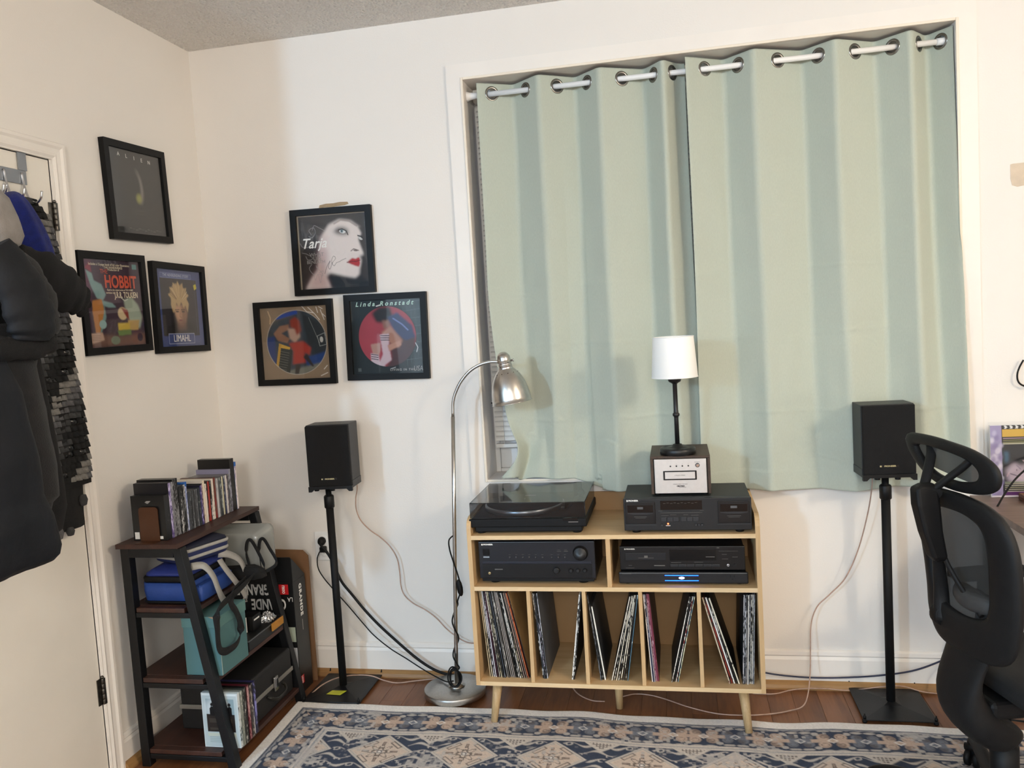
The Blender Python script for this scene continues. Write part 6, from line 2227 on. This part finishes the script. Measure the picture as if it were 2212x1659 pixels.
for (a, c, z, h_) in ((.300, .330, .6240, .0022), (.120, .158, .5925, .0030), (.338, .347, .6560, .0025), (.345, .410, .6450, .0006), (.355, .372, .6330, .0008), (.390, .408, .6240, .001), (.355, .376, .6170, .0008), (.02, .05, .5845, .0008), (.03, .042, .5940, .0008), (.18, .215, .6040, .0008), (.26, .29, .6055, .0008)):
    b.box((DX0 + a, DY - .0034 if a < .02 else DY - .0016, z), (DX0 + c, DY - .0002, z + h_))
b.build('panel_print', mat('dim_label', '#6a6560', .5), fr)['kind'] = 'stuff'
MB().lathe([(.0, .001), (.0030, .001), (.0045, .0), (.0055, .002), (.0045, .004), (.003, .0035)], (0, 0, 0), 18, T=Matrix.Translation((DX0 + .375, DY - .0002, .5955)) @ Matrix.Rotation(PI / 2, 4, 'X'), close=False).build('headphone_jack', mat('jack_steel', '#cfcfd2', .25, metal=1), t)
MB().lathe([(.005, 0), (.005, .006)], (0, 0, 0), 16, T=Matrix.Translation((DX0 + .398, DY - .0002, .5960)) @ Matrix.Rotation(PI / 2, 4, 'X')).build('level_knob', mat('knob_black', '#101012', .4), t)

# --- records
BAYN = ['far left', 'second', 'middle', 'fourth', 'far right']


def records(bay, xb, xt, specs, leanword, start=0, th=None, ztop=.322, front=-.362, flip=False):
    """a leaning group: bottoms spread over xb, tops over xt (left faces); specs of (cover, spine, ink, amount, word)"""
    n = len(specs)
    for k, (cov, sp, ink, amt, word) in enumerate(specs):
        q = k / max(1, n - 1)
        b0 = xb[0] + (xb[1] - xb[0]) * q
        t0 = xt[0] + (xt[1] - xt[0]) * q
        h = ztop if isinstance(ztop, (int, float)) else ztop[k]
        tk = th if isinstance(th, (int, float)) else (th[k] if th else .0036)
        f_ = front + random.uniform(-.004, .004)
        z0 = .1678
        dxx = t0 - b0
        dzz = math.sqrt(max(.01, h * h - dxx * dxx))
        r_ = Vector((dxx, 0, dzz)) / h
        nrm = Vector((r_.z, 0, -r_.x))
        O = Vector((b0, 0, z0 + max(0, tk * r_.x)))
        A, B_ = O, O + nrm * tk
        C, D_ = B_ + r_ * h, A + r_ * h
        mb = MB()
        m1 = mb.prism([(p.x, p.z) for p in (A, B_, C, D_)], f_ + .0012, f_ + .314, 'xz', 0)
        ins = nrm * .0003
        mb.prism([(p.x, p.z) for p in (A + ins, B_ - ins, C - ins, D_ + ins)], f_, f_ + .0011, 'xz', 1)
        o = mb.build('record_sleeve', [mat('sleeve_' + cov[1:], cov, .5, var=.25, vs=9), spine(sp, ink, amt)])
        tag(o, '%s record from left in the %s cabinet bay, %s spine' % (ORD[start + k], BAYN[bay], word), 'record', 'records in the cabinet bays')


BW, KW = ('#0f0f10', '#f0ede6', .5), ('#ece5d6', '#8a8378', .3)
B1 = [('#2a2420', '#c9b48e', '#6a5a40', .4, 'tan'), ('#4a4038', '#ded0b0', '#8a7a5c', .3, 'cream'), ('#241c22', '#1a141a', '#e9e6ea', .75, 'black and white'), ('#241c22', '#161318', '#e6e3ea', .8, 'black and white'), ('#2a1620', '#43202f', '#b89ca8', .45, 'maroon'),
      ('#3a3a38', '#6d6862', '#d9d2c4', .5, 'grey'), ('#3a3a38', '#d8cba8', '#3a3430', .45, 'cream and black'), ('#2a2a2a', '#33302e', '#c9c4ba', .55, 'charcoal'), ('#3a3a40', '#3c4450', '#b5bac0', .4, 'slate'), ('#555', '#8d8780', '#e4ddd0', .4, 'pale grey'),
      ('#444', '#55504c', '#cfc8bc', .5, 'grey'), ('#6a6460', '#9b928c', '#dcd4cc', .3, 'warm grey'), ('#6a6460', '#a59c96', '#7a726c', .3, 'pale taupe'), ('#6a6460', '#8f8782', '#c9c0ba', .3, 'taupe'), ('#161616', '#141313', '#c9c4bc', .35, 'black'),
      ('#1a1a1a', '#101010', '#efece4', .5, 'black and white'), ('#222', '#e8e4dc', '#5a5550', .3, 'white'), ('#333', '#1b1a1a', '#d9c9a8', .4, 'black'), ('#6a5a54', '#a08a80', '#6a5850', .3, 'taupe'), ('#6a5a54', '#8f7a70', '#c9b4a8', .3, 'brown grey'),
      ('#7a3a2a', '#d6764c', '#7a2a1c', .3, 'orange'), ('#b08f62', '#1a1614', '#6a5a48', .3, 'black')]
records(0, (1.2335, 1.3865), (1.2105, 1.3190), B1, 'left', th=.0034, ztop=.328)
B2 = [('#222', *BW, 'black and white'), ('#333', '#3a3f4a', '#c9ced6', .5, 'slate blue'), ('#222', '#151518', '#b9b6c9', .5, 'black'), ('#4a4a4c', '#55565c', '#c4c6cc', .4, 'grey')]
records(1, (1.4345, 1.4505), (1.4115, 1.4275), B2, 'left')
records(1, (1.5420, 1.5475), (1.5850, 1.5905), [('#e4e0d8', '#f4f2ec', '#151515', .42, 'white'), ('#141414', *BW, 'black')], 'right', start=4, th=.0048)
records(2, (1.6480, 1.6620), (1.6130, 1.6265), [('#141414', '#17181a', '#7a7c80', .3, 'black'), ('#1a1a1a', '#141414', '#8a8a8a', .3, 'black'), ('#3a3d40', '#f0ece0', '#c9c4b8', .1, 'white')], 'left', th=(.005, .005, .005), ztop=(.322, .285, .275))
B3 = [('#1a1a1a', *KW, 'cream'), ('#171717', '#141414', '#d9d4c8', .4, 'black'), ('#1a1a1a', '#e2d9c4', '#4a4640', .35, 'cream'), ('#171717', '#151414', '#efe9dc', .55, 'black and white'), ('#191919', '#efe7d2', '#2a2624', .35, 'ivory'), ('#171717', '#d9d0bc', '#3a3632', .4, 'cream and black'),
      ('#151515', '#121212', '#efe9d8', .35, 'black'), ('#203038', '#4f6f80', '#c9dce0', .4, 'blue grey')]
records(2, (1.6870, 1.7440), (1.7665, 1.7940), B3, 'right', start=3)
B4 = [('#1a1a1a', '#efe8e2', '#8a7f78', .3, 'white'), ('#2a2a38', '#2c3450', '#b5bcd0', .4, 'navy'), ('#3a2a34', '#a6a0a6', '#4a3c46', .35, 'grey'), ('#5a3a44', '#c99aa8', '#7a3a4c', .4, 'pink'), ('#4a2a38', '#8f4a62', '#d8b4c0', .4, 'magenta'), ('#3a2a2a', '#7a2f3c', '#d8c4c4', .35, 'wine')]
records(3, (1.8320, 1.8545), (1.8140, 1.8325), B4, 'left')
B4b = [('#1c1c1c', '#ece6da', '#3a3632', .35, 'ivory'), ('#161616', '#121212', '#e4e0d6', .4, 'black'), ('#222', '#e6e2d8', '#7a2a2a', .4, 'white'), ('#2a3a44', '#5a7480', '#d8d4b0', .5, 'blue green')]
records(3, (1.9010, 1.9225), (1.9760, 1.9935), B4b, 'right', start=6)
B5 = [('#2a2420', '#cdbda2', '#6a2a20', .35, 'tan and red'), ('#2a1010', '#8f3024', '#1a0c0a', .45, 'red'), ('#1a1a1a', '#f2efe8', '#a59f96', .15, 'white'), ('#141414', '#101010', '#b9b4ac', .3, 'black'), ('#1c1c1c', '#e0d8c0', '#2a2824', .3, 'cream')]
records(4, (2.1010, 2.1330), (2.0190, 2.0420), B5, 'left', th=.005)
B5b = [('#1d1f22', '#c9c8cc', '#2a2a2c', .5, 'grey'), ('#1a1a1c', '#3a3d44', '#d4d6da', .5, 'slate'), ('#1a1a1c', '#b8b2ae', '#3c3a3a', .4, 'pale grey'), ('#1a1a1c', '#e9e4da', '#6a665e', .3, 'white'), ('#1a1a1c', '#4a4c50', '#c4c6ca', .5, 'grey'), ('#1a1a1c', '#141416', '#d0ccc0', .5, 'black'), ('#55565a', '#d6d3cc', '#55524c', .35, 'ivory'), ('#6a6c70', '#77797d', '#b5b7ba', .35, 'grey')]
records(4, (2.1470, 2.1830), (2.1620, 2.1975), B5b, 'right', start=5)
# ================================================================== desk and magazine at the right edge
t = thing('desk', 'dark brown wood-grain desk at the right edge behind the office chair', 'desk', (3.5, -.35, 0))
DSK = wood('desk_top', '#7d6455', '#5c473b', 'x', 1, .4, 12)
MB().box((3.00, -.66, .728), (4.5, -.02, .752)).build('desk_top', DSK, t, bevel=.002)
for x, y in ((3.05, -.60), (4.44, -.60), (3.05, -.08), (4.44, -.08)):
    MB().box((x - .022, y - .022, .0), (x + .022, y + .022, .728)).build('leg', BLKS, t, bevel=.002)
t = thing('magazine', 'film magazine in clear sleeve leaning on the wall above the desk', 'magazine', (3.16, -.06, .7525))
MW, MH = .222, .258
c = Canvas(100, 116, '#17181c')
c.noise(.05, 6)
c.rect(0, 0, .17, 1, '#a79cc0')
for k in range(26):
    c.ell(random.uniform(.02, .16), random.uniform(0, 1), .03, .04, random.choice(['#cfc8de', '#efeaf2', '#8d80ac']), .7, random.random(), .5)
c.rect(.17, .0, 1, .055, '#141414')
for k in range(9):
    x = .20 + .082 * k
    c.poly([(x, .005), (x + .035, .005), (x + .055, .028), (x + .035, .052), (x, .052), (x + .02, .028)], '#f2f0ea', 1, 0)
c.rect(.18, .06, .50, .165, '#d9ae3c')
for v, col in ((.175, '#d9b0c0'), (.205, '#a9a45a'), (.228, '#a9a45a'), (.252, '#cfcaa8')):
    c.rect(.19, v, .95, v + .010, col, .85)
c.poly([(.2, .37), (.26, .37), (.25, .52), (.21, .52)], '#3d6a86', 1, 2)
c.poly([(.22, .62), (.34, .52), (.44, .58), (.62, .50), (.9, .6), (.96, .78), (.6, .82), (.24, .78)], '#cdbccb', .9, 3)
for k in range(26):
    x0, y0 = random.uniform(.2, .9), random.uniform(.5, .78)
    c.line([(x0, y0), (x0 + random.uniform(-.1, .12), y0 + random.uniform(-.06, .06))], .010, random.choice(['#efe6ec', '#8b7a92', '#d8b8c0', '#4a4054']), .8)
for k in range(6):
    c.rect(.2, .79 + .025 * k, .95, .80 + .025 * k, random.choice(['#e4e0c8', '#8f9a7c', '#c8c4a0']), .8)
c.rect(.18, .93, .97, .975, '#5b2f6a')
c.rect(.0, .975, 1, 1, '#e9e2ea')
p = c.build('cover', (3.060, -.0548, .7535 + MH), (MW, 0, 0), (0, -.010, -MH), PRINT, t)
MB().add([(3.059, -.0630, .7525), (3.283, -.0630, .7525), (3.283, -.0530, .7555 + MH), (3.059, -.0530, .7555 + MH), (3.059, -.0560, .7525), (3.283, -.0560, .7525), (3.283, -.0460, .7555 + MH), (3.059, -.0460, .7555 + MH)],
         [(0, 3, 2, 1), (4, 5, 6, 7), (0, 1, 5, 4), (1, 2, 6, 5), (2, 3, 7, 6), (3, 0, 4, 7)]).build('pages', PAPER, t)
uv = Vector((0, .010, MH)).normalized()
text('movie', (3.0605 + MW * .335, -.0556, .7535 + MH * .885), .030, mat('brown_print', '#4a2410', .6), p, (1, 0, 0), uv, bold=.0012)
text('GHOST & S', (3.0600 + MW * .19, -.0572, .7535 + MH * .70), .026, PAPER, p, (1, 0, 0), uv, 'LEFT', sx=.72, bold=.0004)
b = MB()
b.grid(lambda u, v: (3.052 + .238 * u, -.0665 + .0100 * v - .002 * abs(fbm(u * 8, v * 8, 2)), .7528 + .272 * v), 20, 20, sm=True)
b.build('clear_sleeve', glass('sleeve_film', (.95, .95, .96), .06, .12), t)
t = thing('notebook', 'small brown wooden tray corner on the desk below the magazine', 'tray', (3.2, -.2, .752))
b = MB()
b.box((3.135, -.19, .7525), (3.36, -.095, .7615)).box((3.135, -.19, .762), (3.36, -.183, .775)).box((3.135, -.102, .762), (3.36, -.095, .775)).box((3.135, -.1825, .762), (3.142, -.1025, .775))
b.build('tray', wood('red_wood', '#7a4a30', '#5a3320', 'x', 1, .4, 12), t, bevel=.001)
t = thing('wire_stand', 'black wire stand on the desk in front of the brown tray', 'stand', (3.15, -.3, .752))
b = MB()
b.tube(spline([(3.09, -.33, .7555), (3.095, -.325, .775), (3.12, -.315, .787), (3.17, -.31, .789), (3.22, -.31, .786)], 6), .0026, 8)
b.tube(spline([(3.095, -.335, .7555), (3.12, -.34, .766), (3.16, -.345, .772), (3.22, -.345, .773)], 6), .0022, 8)
b.tube([(3.09, -.33, .775), (3.22, -.332, .777)], .0022, 8)
b.build('wire_frame', RUB, t)
cordthing('cable', 'black cable slanting up in front of the magazine', [(3.03, -.20, .752), (3.06, -.18, .790), (3.10, -.16, .835), (3.15, -.13, .868), (3.22, -.10, .905)], .0032, RUB, 'cable')
cordthing('cable', 'black cable loop hanging on the wall at the right edge above the magazine', [(3.185, -.02, 1.24), (3.172, -.02, 1.215), (3.164, -.022, 1.192), (3.165, -.022, 1.168), (3.176, -.022, 1.152), (3.20, -.02, 1.145), (3.23, -.02, 1.16)], .0032, RUB, 'cable')

# ================================================================== office chair
t = thing('office_chair', 'black mesh office chair with headrest at the right edge, turned towards the desk', 'chair', (2.80, -.86, 0))
CA = math.radians(15)
fv = Vector((math.cos(CA), math.sin(CA), 0))
rv = Vector((math.sin(CA), -math.cos(CA), 0))
CO = Vector((2.665, -.93, 0))
PLS = mat('chair_plastic', '#151516', .6, spec=.3, var=.12, vs=40, bump=.12, bs=500)
PLD = mat('chair_dark', '#0e0e0f', .55, spec=.3, var=.12, vs=40)


def cw(f, r, u):
    return CO + fv * f + rv * r + Vector((0, 0, u))


def mesh_mat(name, col, alpha, sx, sz):
    """woven mesh: threads with real gaps"""
    m = bpy.data.materials.new(name)
    m.use_nodes = True
    nt = m.node_tree
    N, L = nt.nodes, nt.links
    b = N['Principled BSDF']
    b.inputs['Base Color'].default_value = lin(col) + (1,)
    b.inputs['Roughness'].default_value = .8
    tr = N.new('ShaderNodeBsdfTransparent')
    mx = N.new('ShaderNodeMixShader')
    tc = N.new('ShaderNodeTexCoord')
    mp = N.new('ShaderNodeMapping')
    mp.inputs['Scale'].default_value = (sx, sx, sz)
    wv = N.new('ShaderNodeTexWave')
    wv.bands_direction = 'Z'
    wv.inputs['Scale'].default_value = 1
    wv.inputs['Distortion'].default_value = 1.2
    L.new(tc.outputs['Object'], mp.inputs['Vector'])
    L.new(mp.outputs['Vector'], wv.inputs['Vector'])
    rp = N.new('ShaderNodeMapRange')
    rp.inputs['From Min'].default_value = 0
    rp.inputs['From Max'].default_value = 1
    rp.inputs['To Min'].default_value = alpha - .08
    rp.inputs['To Max'].default_value = min(1, alpha + .08)
    L.new(wv.outputs['Fac'], rp.inputs['Value'])
    L.new(rp.outputs[0], mx.inputs[0])
    L.new(tr.outputs[0], mx.inputs[1])
    L.new(b.outputs[0], mx.inputs[2])
    L.new(mx.outputs[0], N['Material Output'].inputs['Surface'])
    return m


def loop_frame(cf, outer, inner, depth, name, m, bev=.006, per=5):
    """closed band between two outlines of (r,u); cf(r,u)=forward offset"""
    Oo = [p for p in spline([(a, b_, 0) for a, b_ in outer + outer[:1]], per)][:-1]
    Ii = [p for p in spline([(a, b_, 0) for a, b_ in inner + inner[:1]], per)][:-1]
    n = len(Oo)
    b = MB()
    rings = []
    for k in range(n + 1):
        o_, i_ = Oo[k % n], Ii[k % n]
        ring = []
        for j in range(12):
            a = 2 * PI * j / 12
            c_ = .5 + .5 * math.copysign(abs(math.cos(a)) ** .7, math.cos(a))
            s_ = math.copysign(abs(math.sin(a)) ** .7, math.sin(a)) * .5
            r_ = i_.x + (o_.x - i_.x) * c_
            u_ = i_.y + (o_.y - i_.y) * c_
            ring.append(cw(cf(r_, u_) + s_ * depth, r_, u_))
        rings.append(ring)
    b.loft(rings, cap=False)
    return b.build(name, m, t)


# headrest
hc = .055


def hf(r, u):
    return -.002 + .35 * r * r - .10 * (u - 1.04)


ho = [(-.235, 1.078), (-.20, 1.100), (-.10, 1.108), (0, 1.106), (.10, 1.096), (.165, 1.072), (.185, 1.040), (.170, 1.005), (.12, .984), (.03, .974), (-.07, .980), (-.15, 1.005), (-.215, 1.045)]
hi = [(-.165, 1.066), (-.15, 1.074), (-.09, 1.078), (0, 1.076), (.07, 1.068), (.105, 1.054), (.118, 1.036), (.105, 1.018), (.07, 1.008), (.015, 1.002), (-.06, 1.006), (-.11, 1.022), (-.15, 1.048)]
loop_frame(hf, ho, hi, .022, 'headrest_frame', PLS)
b = MB()
b.grid(lambda u, v: cw(hf(-.18 + .315 * u, .99 + .10 * v) + .008, -.18 + .315 * u, (.998 + .082 * v) + .012 * (1 - u) * (1 - v) * 2), 24, 10, sm=True)
b.build('headrest_mesh', mesh_mat('headrest_net', '#4b4947', .95, 60, 340), t)
b = MB()
b.tube(spline([cw(-.06, -.04, .955), cw(-.035, -.055, 1.0), cw(.0, -.09, 1.055), cw(.015, -.115, 1.088)], 6), .014, 10, flat=.6)
b.tube(spline([cw(-.06, -.005, .965), cw(-.035, .02, 1.0), cw(-.005, .06, 1.045), cw(.012, .085, 1.078)], 6), .016, 10, flat=.6)
b.tube(spline([cw(-.058, -.05, .965), cw(-.05, -.02, .975), cw(-.052, .02, .972)], 6), .015, 10)
b.build('headrest_arm', PLS, t)
MB().lathe([(.018, -.03), (.020, -.026), (.020, .026), (.018, .03)], (0, 0, 0), 20, T=Matrix.Translation(cw(-.058, -.03, .962)) @ Matrix.Rotation(CA - PI / 2, 4, 'Z') @ Matrix.Rotation(PI / 2, 4, 'Y')).build('headrest_pivot', PLD, t)
# spine
b = MB()
rings = []
for (f0, f1, hw, u) in ((-.086, -.050, .012, .998), (-.106, -.044, .020, .986), (-.103, -.040, .022, .94), (-.086, -.034, .022, .866), (-.064, -.022, .020, .80), (-.052, -.024, .014, .784)):
    rings.append([cw(f0, -hw, u), cw(f0, hw, u), cw(f1, hw, u), cw(f1, -hw, u)])
b.loft(rings, sm=False)
b.build('spine_post', PLD, t, bevel=.009, seg=3)


def bf(r, u):
    return .45 * r * r - .05 * (u - .75)


bo = [(-.185, .925), (-.150, .958), (-.05, .972), (.06, .975), (.15, .962), (.205, .925), (.232, .86), (.236, .76), (.225, .66), (.190, .575), (.10, .540), (0, .535), (-.085, .548), (-.125, .60), (-.125, .68), (-.135, .77), (-.160, .86)]
bi = [(-.110, .890), (-.085, .910), (-.03, .922), (.04, .926), (.095, .918), (.132, .895), (.145, .84), (.144, .76), (.138, .70), (.115, .665), (.06, .650), (0, .648), (-.048, .655), (-.075, .68), (-.085, .73), (-.095, .79), (-.105, .85)]
loop_frame(bf, bo, bi, .030, 'back_frame', PLS)
b = MB()
b.grid(lambda u, v: cw(bf(-.13 + .29 * u, .63 + .31 * v) + .012 + .02 * math.sin(PI * u) * math.sin(PI * v), -.13 + .29 * u, .63 + .31 * v), 26, 26, sm=True)
b.build('back_mesh', mesh_mat('back_net', '#3a3937', .93, 40, 420), t)
# Y shaped brace from the spine to the frame, lumbar pad
b = MB()
b.tube(spline([cw(-.036, .0, .83), cw(-.018, .012, .77), cw(.0, .05, .71), cw(.012, .10, .665)], 7), .011, 10, flat=.6)
b.tube(spline([cw(-.036, -.01, .81), cw(-.010, -.045, .74), cw(.004, -.062, .67), cw(.0, -.055, .60)], 7), [.014 + .0004 * i for i in range(22)], 12, flat=.7)
b.build('back_brace', PLS, t)
b = MB()
b.loft([[cw(-.020 + .03 * abs(s) + e[0], s * .085 + .055, e[1]) for s in (-1, -.6, -.2, .2, .6, 1)] + [cw(.016 + .03 * abs(s), s * .085 + .055, e[1]) for s in (1, .6, .2, -.2, -.6, -1)] for e in ((.012, .665), (0, .685), (0, .705), (.012, .725))])
b.build('lumbar_pad', mat('lumbar_grey', '#3a3a3a', .6, var=.1), t, subsurf=1)
MB().lathe([(.0, 0), (.022, 0), (.024, .006), (.024, .03), (.020, .036), (.0, .036)], (0, 0, 0), 18, T=Matrix.Translation(cw(.004, -.052, .612)) @ Matrix.Rotation(CA + PI / 2, 4, 'Z') @ Matrix.Rotation(PI / 2, 4, 'Y') @ Matrix.Diagonal((1.25, 1, 1, 1))).build('tension_knob', PLD, t, bevel=.002)
# lower shell sweeping from the back down under the seat
b = MB()
rings = []
for (f, u, hw, rc, th) in ((.030, .590, .10, .04, .020), (.018, .545, .085, .03, .026), (.006, .495, .085, .02, .032), (-.004, .445, .085, .015, .038), (.006, .40, .085, .015, .046), (.036, .355, .085, .015, .052), (.085, .315, .075, .01, .054), (.125, .290, .060, .0, .050), (.150, .275, .045, .0, .04)):
    ring = []
    for j in range(20):
        a = 2 * PI * j / 20
        ring.append(cw(f + th * math.sin(a) * .8, rc + hw * math.copysign(abs(math.cos(a)) ** .6, math.cos(a)), u + th * .75 * math.sin(a) * (.3 if u > .5 else .8)))
    rings.append(ring)
b.loft(rings)
b.build('lower_shell', PLS, t, subsurf=1)
# seat
b = MB()
rings = []
for (z, ins) in ((.425, .03), (.432, .008), (.455, .0), (.475, .004), (.486, .022), (.490, .06)):
    rings.append([cw(f, r, z + .02 * max(0, .2 - f)) for f, r in rrect(.075 + ins, .55 - ins, -.21 + ins, .25 - ins, .08)])
b.loft(rings)
b.build('seat', mat('seat_fabric', '#161617', .9, var=.15, vs=40, bump=.3, bs=700), t)
for s in (-.27, .31):
    b = MB()
    b.tube(spline([cw(.24, s * .7, .42), cw(.25, s, .46), cw(.26, s, .56), cw(.26, s, .63)], 5), .016, 10)
    b.build('arm_post', PLD, t)
    b = MB()
    softbox(-.12, .12, -.04, .04, [(0, .01), (.006, 0), (.02, 0), (.028, .012)], .03, b, T=Matrix.Translation(cw(.28, s, .632)) @ Matrix.Rotation(CA, 4, 'Z'), wob=0)
    b.build('arm_pad', PLS, t)
# mechanism, column, star base, castors
cc = CO + fv * .135
MB().box((-.09, -.085, .372), (.13, .085, .424), T=Matrix.Translation((cc.x, cc.y, 0)) @ Matrix.Rotation(CA, 4, 'Z')).build('tilt_mechanism', PLD, t, bevel=.015, seg=3)
MB().lathe([(.036, .115), (.036, .26), (.030, .262), (.030, .30), (.018, .302), (.018, .372)], (cc.x, cc.y, 0), 24).build('gas_column', PLD, t)
MB().lathe([(.0, .075), (.045, .075), (.050, .085), (.048, .112), (.036, .122)], (cc.x, cc.y, 0), 28).build('base_hub', PLD, t)
cast0 = Vector((2.826, -.552, 0))
a0 = math.atan2(cast0.y - cc.y, cast0.x - cc.x)
Lr = (cast0 - Vector((cc.x, cc.y, 0))).length
for k in range(5):
    a = a0 + 2 * PI * k / 5
    d = Vector((math.cos(a), math.sin(a), 0))
    o = Vector((cc.x, cc.y, 0))
    Z = lambda z: Vector((0, 0, z))
    MB().tube(spline([o + d * .03 + Z(.100), o + d * .12 + Z(.104), o + d * (Lr - .08) + Z(.110), o + d * (Lr - .02) + Z(.102), o + d * (Lr + .012) + Z(.080)], 6), [.026 - .0005 * i for i in range(25)], 12, flat=.8).build('base_leg', PLD, t)
    cs_ = o + d * Lr
    tdir = Vector((-d.y, d.x, 0)) if k else Vector((.8, -.6, 0))
    tdir.normalize()
    ang = math.atan2(tdir.y, tdir.x)
    g = MB()
    for s in (-1, 1):
        T = Matrix.Translation(cs_ + Z(.034) + tdir * (s * .013)) @ Matrix.Rotation(ang, 4, 'Z') @ Matrix.Rotation(PI / 2, 4, 'Y')
        g.lathe([(.0, -.008), (.020, -.009), (.0255, -.006), (.0262, 0), (.0255, .006), (.020, .009), (.0, .008)], (0, 0, 0), 24, T=T, close=False)
    g.lathe([(.006, .034), (.006, .082)], (cs_.x, cs_.y, 0), 10)
    g.tube([cs_ + Z(.066) + tdir * -.022, cs_ + Z(.070), cs_ + Z(.066) + tdir * .022], .012, 10)
    g.build('castor', RUB, t)
    MB().lathe([(.0085, 0), (.0085, .005)], (cs_.x, cs_.y, .077), 14).build('castor_stem', CHROME, t)

flush_texts()
bpy.context.view_layer.update()
